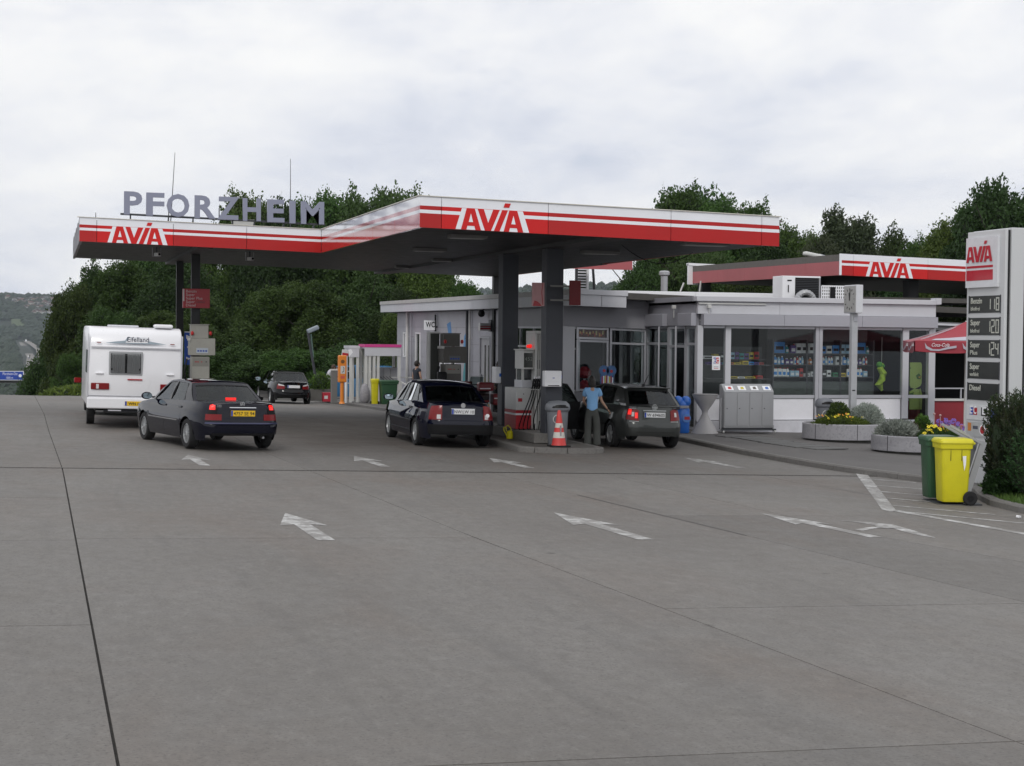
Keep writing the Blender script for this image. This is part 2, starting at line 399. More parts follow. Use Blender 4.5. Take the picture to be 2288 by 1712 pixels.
def child_empty(name, parent, loc=(0, 0, 0), rot=(0, 0, 0)):
    o = bpy.data.objects.new(name, None); COL.objects.link(o); o.parent = parent; o.location = loc; o.rotation_euler = rot; return o
def copy_tree(o, parent=None):
    c = o.copy(); COL.objects.link(c)
    if parent: c.parent = parent
    for ch in [k for k in bpy.data.objects if k.parent == o]: copy_tree(ch, c)
    return c
_txt = {}
def text_mesh(s, size, bold=0.0, shear=0.0, depth=.003, width=None):
    """lettering as a flat extruded mesh in the XZ plane, facing -Y, origin at its left base"""
    cu = bpy.data.curves.new('t', 'FONT'); cu.body = s; cu.size = size; cu.offset = bold * size; cu.shear = shear; cu.extrude = depth
    cu.resolution_u = 3
    ob = bpy.data.objects.new('t', cu); COL.objects.link(ob)
    dg = bpy.context.evaluated_depsgraph_get(); me = bpy.data.meshes.new_from_object(ob.evaluated_get(dg))
    bpy.data.objects.remove(ob); bpy.data.curves.remove(cu)
    xs = [v.co.x for v in me.vertices] or [0]; x0 = min(xs); w = max(xs) - x0; k = (width / w) if width and w > 0 else 1
    me.transform(Matrix.Rotation(R(90), 4, 'X') @ Matrix.Scale(k, 4, (1, 0, 0)) @ Matrix.Translation((-x0, 0, 0)))
    me.materials.clear(); return me
def text(name, s, size, mat, parent, loc, rz=0, bold=0.0, shear=0.0, width=None, center=False, depth=.003, rx=0):
    me = text_mesh(s, size, bold, shear, depth, width); me.materials.append(mat); me.name = name
    if center:
        xs = [v.co.x for v in me.vertices]; me.transform(Matrix.Translation((-(max(xs)) / 2, 0, 0)))
    o = bpy.data.objects.new(name, me); COL.objects.link(o); o.parent = parent; o.location = loc; o.rotation_euler = (rx, 0, rz); return o
def shear_to_ground(o, f=G):
    """stand a mesh on the sloping site"""
    for v in o.data.vertices: v.co.z += f(v.co.x, v.co.y)
    return o
# ------------------------------------------------------------------ setting: ground, slabs, kerbs
def lerp_tab(tab, y):
    if y <= tab[0][0]: return tab[0][1]
    for (a, xa), (b, xb) in zip(tab, tab[1:]):
        if y <= b: return xa + (xb - xa) * (y - a) / (b - a)
    return tab[-1][1]
JA = [(-2, .52), (9, .38), (28, .24), (38, .02), (75, -.6)]
JB = [(-2, 6.75), (8.8, 5.93), (13.8, 5.5), (19, 5.04), (28, 4.47), (32.4, 4.21), (75, 2.9)]
JC = [(-2, 10.9), (12, 9.62), (19, 8.75), (24.4, 8.12), (33, 7.4), (75, 7.2)]
JD = [(-2, 15.4), (12, 12.4), (19, 10.6), (28, 9.9), (33, 11.9), (75, 11.9)]
JE = [(-2, 20), (19, 14.3), (28, 13.0), (33, 15.6), (75, 15.6)]
JF = [(-2, 26), (28, 17), (75, 17)]
JZ = [(-2, -5.2), (75, -5.2)]; JY = [(-2, -11), (75, -11)]; JX = [(-2, -17), (75, -17)]
rows_near = {'Y': [-1, 4.2, 8.9, 13.54, 18.9, 23.5, 28.30], 'Z': [-1, 4.2, 8.9, 13.54, 18.9, 23.5, 28.30], 'A': [-1, 8.9, 19.05, 28.30],
             'B': [-1, 8.9, 13.9, 28.30], 'C': [-1, 8.9, 13.95, 21.5, 28.30], 'D': [-1, 6, 14, 21.5, 28.30], 'E': [-1, 6, 14, 21.5, 28.30], 'X': [-1, 8.9, 18.9, 28.3]}
rows_far = [28.46, 33.4, 38.5, 43.5, 48.5, 53.5, 58.5, 63.5, 68.5, 74]
def slab(xa, xb, y0, y1, gx0=.012, gx1=.012):
    n = 5; mb = MB(); rows = []
    for i in range(n + 1):
        y = y0 + .008 + (y1 - y0 - .016) * i / n; r = []
        for j in range(n + 1):
            a, b = lerp_tab(xa, y) + gx0, lerp_tab(xb, y) - gx1
            x = a + (b - a) * j / n; r.append((x, y, G3(x, y)))
        rows.append(r)
    mb.grid(rows)
    edge = rows[0] + [r[-1] for r in rows[1:]] + rows[-1][-2::-1] + [r[0] for r in rows[-2:0:-1]]
    lowr = [(x, y, z - .03) for x, y, z in edge]
    mb.grid([edge, lowr], closed=True)
    return mb
base = MB(); rws = []
for y in [-60, -20, 0, 20, 40, 45, 50, 55, 60, 65, 70, 72, 74, 76, 78, 80, 84, 88, 92, 96, 100, 105, 110]:
    rws.append([(x, y, G3(x, y) - .032 - (0 if y < 100 else .3)) for x in [-260, -120, -60, -30, -17, -12, -6, -3, 0, 1, 2, 3, 4, 5, 7, 10, 15, 22, 30, 60, 120, 300]])
base.grid(rws)
GROUNDM = paving('ground_asphalt', (.060, .055, .050), (.085, .08, .075))
ground = meta(base.build('ground', GROUNDM), kind='structure')
JDf = [(-2, 11.9), (75, 11.9)]; JEf = [(-2, 15.8), (75, 15.8)]
cols = [('X', JX, JY), ('Y', JY, JZ), ('Z', JZ, JA), ('A', JA, JB), ('B', JB, JC), ('C', JC, JD), ('D', JD, JE), ('E', JE, JF)]
for k, xa, xb in cols:
    g0 = .010 if k == 'A' else .0055; g1 = .010 if k == 'Z' else .0055
    rr = rows_near[k]
    for y0, y1 in zip(rr, rr[1:]): slab(xa, xb, y0, y1, g0, g1).build('slab', CONC, ground)
    if k == 'E': continue
    if k == 'C': xb = JDf
    if k == 'D': xa, xb = JDf, JEf
    for y0, y1 in zip(rows_far, rows_far[1:]): slab(xa, xb, y0, y1, g0 * .6, g1 * .6).build('slab', CONC, ground)
# drainage channel across the apron, with a slotted grate
mb = MB()
for i in range(64):
    x0 = -17 + i * .51; x1 = x0 + .505
    for ya, yb in ((28.318, 28.338), (28.425, 28.445)):
        mb.add([(x0, ya, G3(x0, ya) + .001), (x1, ya, G3(x1, ya) + .001), (x1, yb, G3(x1, yb) + .001), (x0, yb, G3(x0, yb) + .001)], [(0, 1, 2, 3)])
meta(mb.build('drainage_channel', M('channel_steel', (.035, .034, .033), .6, .3, var=.3), ground), label='thin dark drainage channel across the concrete')
mb = MB()
for i in range(300):
    x = -6 + i * .073; z = G3(x, 28.38)
    mb.box(x, x + .035, 28.34, 28.424, z - .02, z - .002)
meta(mb.build('channel_grate', M('grate_iron', (.05, .048, .045), .6, .4, var=.3), ground), kind='stuff')

# painted markings: thin worn sheets on the slabs
def marking(name, pts, label=None, cat=None, group=None, mat=PAINT, h=.004):
    mb = MB(); cx = sum(p[0] for p in pts) / len(pts); cy = sum(p[1] for p in pts) / len(pts)
    v = [(x, y, G3(x, y) + h) for x, y in pts]
    mb.add(v, [tuple(range(len(v)))])
    o = mb.build(name, mat, None if cat else ground)
    if cat: meta(o, label, cat, group)
    elif label: o['label'] = label
    return o
def arrow(x, y, w, ln, lab, lean=0.0, split=False):
    """straight-ahead arrow: shaft and head, tip pointing up the lane"""
    s = w * .17; p = [(-s, 0), (s, 0), (s, ln * .55), (w / 2, ln * .50), (0, ln), (-w / 2, ln * .50), (-s, ln * .55)]
    marking('lane_arrow', [(x + a + lean * b, y + b) for a, b in p], lab, 'road marking', 'lane arrows on the apron')
arrow(3.16, 18.82, .62, 2.85, 'worn white arrow on concrete in front of the left pump lane, nearest row', -.03)
arrow(7.19, 18.82, .66, 3.0, 'white arrow in the middle of the nearest arrow row', -.09)
arrow(10.5, 19.0, .60, 2.85, 'long white arrow in the nearest row closest to the hatched corner', -.13)
marking('lane_arrow', [(10.95, 20.95), (11.25, 20.75), (11.52, 20.41), (11.49, 19.9), (11.34, 18.95), (11.22, 19.3), (11.28, 20.0), (11.05, 20.15), (10.62, 19.85), (10.66, 19.70), (11.07, 20.02), (11.2, 20.35), (11.1, 20.7)],
        'bent white turn arrow beside the nearest row of arrows', 'road marking', 'lane arrows on the apron')
arrow(2.70, 29.15, .55, 2.45, 'small faded arrow behind the drain, under the dark saloon with yellow plate', -.04)
arrow(6.02, 29.35, .58, 2.5, 'white arrow beyond the drain, left of the navy saloon', -.05)
arrow(8.84, 29.4, .60, 2.35, 'white arrow beyond the drain, below the navy saloon', -.07)
arrow(13.5, 30.0, .62, 2.6, 'white arrow beyond the drain, beside the pavement kerb', -.08)
marking('hatch_border', [(15.52, 29.0), (15.72, 28.9), (12.66, 22.35), (12.62, 22.1), (12.40, 22.1), (12.45, 22.4)], 'broad worn white border line of the hatched corner', 'road marking')
marking('hatch_border', [(12.5, 22.16), (12.66, 22.3), (13.05, 19.4), (13.25, 18.0), (13.1, 18.0), (12.9, 19.3)], 'worn white border line of the hatched corner running to the right frame edge', 'road marking')
for i, (a, b) in enumerate((((15.09, 27.75), (15.75, 27.05)), ((14.51, 26.45), (15.3, 25.6)), ((13.98, 25.28), (15.0, 24.1)), ((13.5, 24.15), (14.4, 23.1)), ((12.96, 23.0), (14.0, 21.7)), ((12.6, 22.1), (13.95, 20.4)))):
    dx, dy = b[0] - a[0], b[1] - a[1]; l = math.hypot(dx, dy); nx, ny = -dy / l * .055, dx / l * .055
    marking('hatch_line', [(a[0] + nx, a[1] + ny), (a[0] - nx, a[1] - ny), (b[0] - nx, b[1] - ny), (b[0] + nx, b[1] + ny)],
            'thin white hatch line number %s from the kerb end of the hatched corner' % ('one', 'two', 'three', 'four', 'five', 'six')[i], 'road marking', 'hatch lines beside the bins')
marking('joint_tar', [(8.10, 24.35), (8.14, 24.38), (8.75, 19.25), (8.71, 19.2)], None, mat=M('tar', (.085, .08, .075), .8, var=.3), h=.003)

# kerb line of the pavement (x as a function of y)
KL = [(12, 18.6), (14, 17.3), (16, 16.2), (18, 15.4), (20, 14.85), (21.5, 14.63), (22.4, 14.62), (23.2, 14.8), (24.0, 15.15), (24.8, 15.6), (25.6, 15.95), (26.4, 16.1), (27.1, 16.0), (28, 15.68), (29.1, 15.45), (30.9, 15.25), (33.7, 15.2), (37.8, 15.42), (40, 15.5), (41.5, 15.2), (43, 14.5), (45, 13.6), (48, 12.7), (52, 12.0), (57, 11.65), (64, 11.9), (75, 11.7), (92, 11.2)]
def xk(y): return lerp_tab(KL, y)
KH = .12
pts = []; y = 12.0
while y < 92:
    pts.append((xk(y), y)); dx = xk(y + .1) - xk(y); y += .1 * 1.0 / math.hypot(dx, .1)
for (x0, y0), (x1, y1) in zip(pts, pts[1:]):
    d = Vector((x1 - x0, y1 - y0, 0)); l = d.length; d /= l; nrm = Vector((d.y, -d.x, 0)) * .15
    a = Vector((x0, y0, 0)) + d * .006; b = Vector((x1, y1, 0)) - d * .006
    jit = uni(-.004, .004); vv = []
    for hh, ins in ((-.05, 0), (KH - .03, .0), (KH, .03)):
        for p in (a, b):
            q = p + nrm.normalized() * ins; vv.append((q.x, q.y, G3(p.x, p.y) + hh + jit))
    for hh in (KH, -.05):
        for p in (a, b):
            q = p + nrm; vv.append((q.x, q.y, G3(p.x, p.y) + hh + jit))
    m_ = MB().add(vv, [(0, 1, 3, 2), (2, 3, 5, 4), (4, 5, 7, 6), (6, 7, 9, 8), (0, 2, 4, 6, 8), (1, 9, 7, 5, 3)])
    m_.build('kerb_stone', KERBM, ground)
def area(y0, y1, step, x_in, x_out, h, nx=8, bump=None):
    rows = []; y = y0
    while y < y1 + 1e-6:
        a = x_in(y); r = []
        for j in range(nx + 1):
            x = a + (x_out - a) * (j / nx) ** 1.6
            z = G3(x, y) + h + (bump(x, y, a) if bump else 0); r.append((x, y, z))
        rows.append(r); y += step
    return MB().grid(rows)
pavement = meta(area(25.4, 92, .9, lambda y: xk(y) + .15, 62, KH - .003).build('pavement', ASPH), kind='structure')
verge = meta(area(10, 25.45, .5, lambda y: xk(y) + .15, 60, KH - .03, 14, lambda x, y, a: .10 * min(1, (x - a) / .8) + .05 * noise.noise(Vector((x, y, 0)))).build('verge_soil', M('soil', (.05, .045, .03), .95, var=.4, scale=4, bump=.8)), kind='structure')
def grass_patch(name, n, spot, hmin, hmax, mat=GRASSM):
    mb = MB()
    for i in range(n):
        x, y, z = spot(); a = uni(0, 2 * PI); h = uni(hmin, hmax); w = .010; lx, ly = uni(-.06, .06), uni(-.06, .06)
        dx, dy = math.cos(a) * w, math.sin(a) * w
        mb.add([(x - dx, y - dy, z), (x + dx, y + dy, z), (x + lx, y + ly, z + h)], [(0, 1, 2)])
    return meta(mb.build(name, mat), 'short green grass growing on the verge beside the bins', 'grass', kind='stuff')
def vspot():
    y = uni(17, 25.3); a = xk(y) + .17; x = a + uni(0, 1) ** 1.3 * 5
    return x, y, G3(x, y) + KH - .04 + .10 * min(1, (x - a) / .8) + .05 * noise.noise(Vector((x, y, 0)))
grass_patch('grass', 26000, vspot, .04, .13)
# thin rubber-edged mats lying on the pavement in a staggered row
MATM = M('mat_surface', (.13, .13, .128), .85, var=.15, scale=5, bump=.4)
for i in range(8):
    t = i / 7; x = 17.15 + .35 * t - (.0 if i % 2 else .05); y = 38.4 - 4.1 * t
    o = MB().box(-.46, .46, -.27, .27, 0, .028).build('floor_mat', MATM, bevel=.006)
    o.location = on(x + .1 * math.sin(i), y, KH + .001); o.rotation_euler = (0, 0, R(7 + 3 * math.sin(i * 2)))
    meta(o, 'thin grey mat on the pavement, %s in the row from the recycling unit' % ('first', 'second', 'third', 'fourth', 'fifth', 'sixth', 'seventh', 'last')[i], 'floor mat', 'grey mats lying on the pavement')

# pump islands with kerb stones round them
def island(name, x0, x1, y0, y1, h=.12):
    cx = (x0 + x1) / 2; rx = (x1 - x0) / 2; out = []
    for i in range(13):
        a = PI + PI * i / 12; out.append((cx + rx * math.cos(a), y0 + .5 + .5 * math.sin(a)))
    out += [(x1, y) for y in [y0 + 1.5 + k for k in range(int(y1 - y0 - 2))]]
    for i in range(13):
        a = PI * i / 12; out.append((cx + rx * math.cos(a), y1 - .5 + .5 * math.sin(a)))
    out += [(x0, y) for y in [y1 - 1.5 - k for k in range(int(y1 - y0 - 2))]]
    mb = MB(); inn = [((x - cx) * .86 + cx, y + (.14 if y < y0 + .6 else -.14 if y > y1 - .6 else 0)) for x, y in out]
    vv = [(x, y, G3(x, y) + h - .004) for x, y in inn]; mb.add(vv, [tuple(range(len(vv)))])
    isl = meta(mb.build(name, M('island_top', (.105, .098, .09), .8, var=.2, scale=2, dirt=.4)), kind='structure')
    n = len(out); k = 0
    while k < n:
        step = 3 if (k < 12 or 12 + int(y1 - y0 - 2) < k < 25 + int(y1 - y0 - 2)) else 1
        idx = [(k + j) % n for j in range(step + 1)]; vv = []; ff = []
        for q, i in enumerate(idx):
            (xo, yo), (xi, yi) = out[i], inn[i]
            if q in (0, step):
                i2 = idx[1] if q == 0 else idx[-2]; sgn = .01
                dxy = Vector((out[i2][0] - xo, out[i2][1] - yo)).normalized() * sgn; xo += dxy.x; yo += dxy.y; xi += dxy.x; yi += dxy.y
            vv += [(xo, yo, G3(xo, yo) - .03), (xo, yo, G3(xo, yo) + h - .02), (xo * .98 + xi * .02 + (cx - xo) * .01, yo, G3(xo, yo) + h), (xi, yi, G3(xo, yo) + h)]
        for q in range(step):
            for r_ in range(3): ff.append((q * 4 + r_, q * 4 + r_ + 1, q * 4 + 4 + r_ + 1, q * 4 + 4 + r_))
        ff += [(0, 3, 2, 1), (step * 4, step * 4 + 1, step * 4 + 2, step * 4 + 3)]
        MB().add(vv, ff).build('kerb_stone', KERBM, isl); k += step
    return isl
island('pump_island', 9.85, 11.85, 33.25, 46.8)
island('pump_island', 3.2, 5.0, 42.6, 53.0)

# ------------------------------------------------------------------ far valley, hills, motorway, bridge
prof = []   # terrain along the line of the motorway: (distance, height)
for Y, py in ((1500, 874), (1750, 861), (1950, 841), (2450, 801), (2700, 786), (2950, 769)):
    prof.append((Y, sight(62, py, Y).z - 1.0))
near_prof = [(96, G3(0, 96) - .2), (110, G3(0, 110) - .8), (150, -14), (350, -24), (700, -40), (1200, -56)]
far_prof = [(3150, sight(62, 745, 3150).z), (3350, sight(62, 712, 3350).z), (3600, sight(62, 676, 3600).z), (3750, sight(62, 674, 3750).z), (4400, 40)]
PROF = near_prof + prof + far_prof
def terr(x, y):
    k = x / y; z = lerp_tab(PROF, y)
    if y > 150:
        t = min(1, (y - 150) / 900)
        z += t * (14 * noise.noise(Vector((x / 420, y / 420, 1))) + 22 * max(0, abs(k + .012) - .022) * 6)
        if k > .05: z += t * min(1, (k - .05) / .25) * 70 * math.exp(-((y - 2500) / 700) ** 2)
    return z
TERR = leafmat('hill_forest', (.012, .024, .012), (.022, .038, .016), (.03, .05, .02))
ks = [-.6, -.4, -.25, -.15, -.1] + [-.07 + .004 * i for i in range(36)] + [.09, .12, .16, .2, .25, .3, .35, .42, .5, .6, .75]
ys = [96, 104, 112, 125, 150, 190, 250, 350, 500, 700, 900, 1200, 1500] + [1600 + 75 * i for i in range(30)] + [4000, 4380]
rows = [[(k * y, y, terr(k * y, y)) for k in ks] for y in ys]
hills = meta(MB().grid(rows).build('hills', TERR, smooth=False), kind='structure')
def road_strip(name, pts, w, mat, z=1.2):
    rows = []
    for (a, b) in zip(pts, pts[1:] + [pts[-1] + (pts[-1] - pts[-2])]):
        d = (b - a); d.z = 0; d.normalize(); n_ = Vector((d.y, -d.x, 0)) * w / 2
        rows.append([tuple(a - n_ + Vector((0, 0, z))), tuple(a + n_ + Vector((0, 0, z))), tuple(a + n_ + Vector((0, 0, z - .6)))])
    return meta(MB().grid(rows).build(name, mat), kind='structure')
ROADM = M('motorway_concrete', (.20, .185, .165), .8, var=.1, scale=.02)
road_strip('motorway', [sight(px, py, Y) for px, py, Y in ((62, 874, 1500), (66, 861, 1750), (67, 841, 1950), (69, 801, 2450), (60, 786, 2700), (50, 768, 2950))], 11.5, ROADM, 2.2)
road_strip('motorway', [sight(px, py, Y) for px, py, Y in ((90, 842, 1950), (92, 810, 2250), (88, 786, 2550), (74, 775, 2750), (58, 766, 2950))], 10, ROADM, 3.2)
# forest on the far slopes: uncountable tree crowns
mb = MB()
def blob(mb, x, y, z, r):
    n = 6; v = []
    for rr, zz in ((.75, -.2), (1.0, .35), (.62, .85)):
        for i in range(n):
            a = 2 * PI * i / n + zz; q = r * rr * uni(.8, 1.2); v.append((x + q * math.cos(a), y + q * math.sin(a), z + r * zz * 1.3))
    v.append((x, y, z + r * 1.5)); f = [(i + n * k, (i + 1) % n + n * k, (i + 1) % n + n * (k + 1), i + n * (k + 1)) for k in range(2) for i in range(n)]
    f += [(2 * n + i, 2 * n + (i + 1) % n, 3 * n) for i in range(n)]; mb.add(v, f)
for i in range(9000):
    y = 400 + 3400 * rnd() ** .55; k = uni(-.075, .055) if i < 6500 else uni(.02, .55); x = k * y
    roadk = lerp_tab([(1500, -.0135), (1950, -.0115), (2450, -.0105), (2700, -.013), (2950, -.016)], y)
    if -.006 < k - roadk < .0085 and 1300 < y < 3050: continue
    if -.022 < k - roadk < .002 and 3220 < y < 3320: continue
    blob(mb, x, y, terr(x, y) + uni(-3, 1) - (4 if y < 1400 else 0), uni(6, 11) * (1 if y > 1500 else .6))
meta(mb.build('forest', TERR), 'distant blue green woodland covering the valley slopes', 'forest', kind='stuff')
# houses of the far village
HW = [M('far_wall_cream', (.42, .40, .36), .9), M('far_wall_white', (.50, .50, .49), .9), M('far_wall_ochre', (.34, .28, .20), .9)]
HR = [M('far_roof_red', (.15, .085, .07), .9), M('far_roof_brown', (.10, .075, .065), .9), M('far_roof_grey', (.14, .14, .14), .9)]
hk = 0
ORD = ('first', 'second', 'third', 'fourth', 'fifth', 'sixth', 'seventh', 'eighth', 'ninth', 'tenth', 'eleventh')
for i in range(44):
    rw, cl = divmod(i, 11); px = (20, 34, 58, 76)[rw] + cl * (10.5, 9.2, 7, 5.2)[rw] + uni(-2, 2); py = (680, 687, 694, 703)[rw] + uni(-2.5, 2.5)
    Y = lerp_tab([(674, 3590), (690, 3480), (712, 3330)], py); p = sight(px, py, Y); z = terr(p.x, Y) + 6
    wd, dp, hh = uni(7, 12), uni(7, 10), uni(3, 5.5)
    h = thing('village_house', 'far hillside house, %s from the left in the %s row of the village' % (ORD[cl], ('top', 'second', 'third', 'lowest')[rw]), 'house', (p.x, Y, z), uni(-.8, .8), 'village houses on the far hill')
    MB().box(-wd / 2, wd / 2, -dp / 2, dp / 2, -6, hh).build('wall', HW[(i * 7) % 3], h)
    MB().prism([(-wd / 2 - .6, hh), (wd / 2 + .6, hh), (0, hh + wd * .38)], -dp / 2 - .6, dp / 2 + .6).build('roof', HR[i % 3], h)
# meadow on the hillside
rows = [[tuple(Vector((k * y, y, terr(k * y, y) + 5))) for k in (-.021, -.017, -.013, -.009, -.006)] for y in (3190, 3220, 3250, 3280, 3310)]
meta(MB().grid(rows).build('meadow', M('meadow_grass', (.06, .085, .03), .9, var=.2, scale=.02)), kind='structure')
def far_vehicle(px, py, Y, kind, mat, label):
    p = sight(px, py, Y); t = thing(kind, label, kind.split('_')[-1], (p.x, p.y, p.z + 1.6), 0)
    if 'truck' in kind:
        MB().box(-1.3, 1.3, -5, 4, .6, 4.0).build('cargo_box', mat, t, bevel=.1); MB().box(-1.25, 1.25, 4.2, 6.2, .5, 3.4).build('cab', mat, t, bevel=.2)
    else:
        MB().prism([(-2.2, .3), (2.2, .3), (2.2, .9), (1.2, 1.0), (.7, 1.6), (-1.3, 1.6), (-2.0, 1.0), (-2.2, .9)], -.9, .9, 'yz').build('body', mat, t, bevel=.1)
    w = MB()
    for sx in (-1, 1):
        for yy in (-1.4, 1.4): w.cyl((sx * .92, yy, .35), (sx * .70, yy, .35), .35, n=10)
    w.build('wheels', RUBBER, t)
far_vehicle(58, 766, 2930, 'white_truck', WHITE, 'tiny white lorry far away on the valley motorway')
far_vehicle(65, 804, 2400, 'dark_car', M('far_car_blue', (.03, .05, .14), .3), 'tiny dark blue car far away on the valley motorway')
far_vehicle(63, 800, 2460, 'white_car', WHITE, 'tiny white car ahead of the dark blue car on the valley motorway')
# overpass with direction sign
bz = sight(60, 836, 350).z; bx0 = sight(-400, 838, 350).x; bx1 = sight(124, 838, 350).x
BR = M('bridge_concrete', (.26, .25, .235), .85, var=.12, scale=.5, dirt=.3)
br = thing('road_bridge', 'pale concrete road bridge beyond the crest at the left edge', 'bridge', (0, 350, 0))
MB().box(bx0, bx1, -5, 5, bz - .8, bz).build('parapet', BR, br)
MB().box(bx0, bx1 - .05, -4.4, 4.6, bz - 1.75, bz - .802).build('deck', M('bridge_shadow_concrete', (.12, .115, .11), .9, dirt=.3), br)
for px in (108, -60): x = sight(px, 850, 350).x; MB().box(x - .9, x + .9, -3, 3, bz - 14, bz - 1.752).build('pier', BR, br)
st = sight(-46, 829, 344); sb = sight(53, 850, 344)
sg = thing('direction_sign', 'blue motorway direction sign hung on the bridge', 'sign', (0, 344.2, 0))
MB().box(st.x, sb.x, -.1, 0, sb.z, st.z).build('border', WHITE, sg)
MB().box(st.x + .12, sb.x - .12, -.13, -.103, sb.z + .12, st.z - .12).build('panel', BLUES, sg)
text('lettering', 'Pforzheim-Ost', .78, WHITE, sg, (sight(6, 840, 344).x, -.14, (sb.z + st.z) / 2 + .12), width=sight(39, 840, 344).x - sight(6, 840, 344).x)
text('lettering', '1000 m', .66, WHITE, sg, (sight(14, 840, 344).x, -.14, sb.z + .3), width=1.3)
MB().cyl((sight(45, 840, 344).x, -.16, (sb.z + st.z) / 2), (sight(45, 840, 344).x, -.132, (sb.z + st.z) / 2), .32, n=16).build('symbol', WHITE, sg)

haze = MB().box(-1500, 3000, -30, 4500, -130, 250)
hm = bpy.data.materials.new('haze'); hm.use_nodes = True; hm.node_tree.nodes.clear()
hv = N(hm.node_tree, 'ShaderNodeVolumePrincipled'); hv.inputs['Color'].default_value = (.80, .88, 1, 1); hv.inputs['Density'].default_value = .00007; hv.inputs['Anisotropy'].default_value = .1
L(hm.node_tree, hv.outputs[0], N(hm.node_tree, 'ShaderNodeOutputMaterial').inputs['Volume'])
meta(haze.build('haze', hm), kind='stuff')
# ------------------------------------------------------------------ fuel canopy
HB, FH = 4.55, .605
canopy = thing('fuel_canopy', 'large flat fuel canopy with red and white striped fascia over the pumps', 'canopy', (0, 0, 0))
BANDS = [(0, .46, 0), (.46, .57, 1), (.57, .70, 0), (.70, 1.0, 1)]     # of fascia height: red, white, red, white
def fascia(a, b, h, fh, parent, n_out, m_red=RED, g=.006, f=G, name='fascia_panel', mats=None):
    """one fascia panel from a to b, outward normal n_out; bands are separate strips of its face"""
    a = Vector((*a, 0)); b = Vector((*b, 0)); d = (b - a).normalized(); n_ = Vector((*n_out, 0)); a += d * g; b -= d * g; mb = MB()
    bands = BANDS if mats is None else mats[1]
    for z0, z1, mi in bands:
        v = [];
        for p in (a, b):
            for off in (0, -.07):
                for z in (z0, z1): q = p + n_ * off; v.append((q.x, q.y, h + z * fh + f(q.x, q.y)))
        mb.add(v, [(0, 4, 5, 1), (2, 3, 7, 6), (0, 1, 3, 2), (4, 6, 7, 5)] + ([(0, 2, 6, 4)] if z0 == 0 else []) + ([(1, 5, 7, 3)] if z1 == 1 else []), mi)
    return mb.build(name, mats[0] if mats else [m_red, FWHITE], parent)
def seams(pts): return list(zip(pts, pts[1:]))
def logo(parent, org, d, nrm, cap, f=G, red=REDB, frame=True, white=FWHITE, squeeze=1.0):
    """the four-letter brand lettering: white slanted field, red letters"""
    d = Vector((*d, 0)).normalized(); nrm = Vector((*nrm, 0)).normalized(); org = Vector(org)
    def put(polys, off, mat, name):
        mb = MB()
        for poly in polys:
            n = len(poly); v = []
            for k in (off, off - .004):
                for x, z in poly:
                    q = org + d * (x * cap * squeeze) + nrm * k; v.append((q.x, q.y, q.z + z * cap + f(q.x, q.y)))
            mb.add(v, [tuple(range(n))] + [(i, (i + 1) % n, n + (i + 1) % n, n + i) for i in range(n)])
        return mb.build(name, mat, parent)
    A = [(0, 0), (.27, 1), (.66, 1), (.97, 0), (.70, 0), (.65, .18), (.31, .18), (.26, 0)]
    hole = [(.37, .36), (.58, .36), (.475, .76)]
    V = [(.80, 1), (1.10, 1), (1.32, .36), (1.56, 1), (1.88, 1), (1.46, 0), (1.16, 0)]
    I = [(1.60, 0), (1.88, 0), (2.28, 1), (2.00, 1)]; acc = [(2.06, 1.13), (2.34, 1.13), (2.42, 1.33), (2.14, 1.33)]
    A2 = [(x + 2.08, z) for x, z in A]; hole2 = [(x + 2.08, z) for x, z in hole]
    if frame: put([[(-.26, 0), (3.34, 0), (3.02, .995), (.04, .995)]], .006, white, 'logo_field')
    for q_ in (A, V, I, acc, A2): put([q_], .011 if frame else .008, red, 'logo_letter')
    for q_ in (hole, hole2): put([q_], .015 if frame else .012, white, 'logo_counter')
    if frame:   # red slivers between the white slants
        pass
YF1, YF2, XM = 42.2, 30.5, 6.9
P1 = [.75, 1.18, 3.08, 4.95, 6.9]
for i, (a, b) in enumerate(seams(P1)): fascia((a, YF1), (b, YF1), HB, FH, canopy, (0, -1), REDB if i == 1 else RED)
P2 = [42.2, 39.9, 37.55, 35.2, 32.85, 30.5]
GLO = [M('fascia_red_glossy', (.50, .022, .018), .12, var=.04, scale=1, coat=1.0), M('fascia_white_glossy', (.84, .855, .90), .1, var=.03, scale=1, coat=1.0)]
for a, b in seams(P2): fascia((XM, a), (XM, b), HB, FH, canopy, (-1, 0), mats=(GLO, BANDS))
P3 = [6.9, 7.33, 9.5, 12.1, 14.1, 14.5]
for i, (a, b) in enumerate(seams(P3)): fascia((a, YF2), (b, YF2), HB, FH, canopy, (0, -1), REDB if i == 1 else RED)
for i in range(8):
    y0 = 30.5 + i * 2.98; y1 = y0 + 2.98; xa = 14.5 + .028 * (y0 - 30.5); xb = 14.5 + .028 * (y1 - 30.5)
    fascia((xa, y0 + .01), (xb, y1), HB + .055, FH - .055, canopy, (1, 0))
for i in range(6):
    fascia((.78 + 2.4 * i, 54.3), (.78 + 2.4 * (i + 1), 54.3), HB + .055, FH - .055, canopy, (0, 1))
    if i < 5: fascia((.75, 42.25 + i * 2.4), (.77, 42.25 + (i + 1) * 2.4), HB + .02, FH - .02, canopy, (-1, 0), mats=([GREYM], [(0, 1, 0)]))
cap = FH * .70
logo(canopy, (1.55, YF1, HB + .004), (1, 0), (0, -1), cap * .98)
logo(canopy, (7.72, YF2, HB + .004), (1, 0), (0, -1), cap * .98)
COPING = M('coping_cream', (.70, .68, .60), .4)
mb = MB()
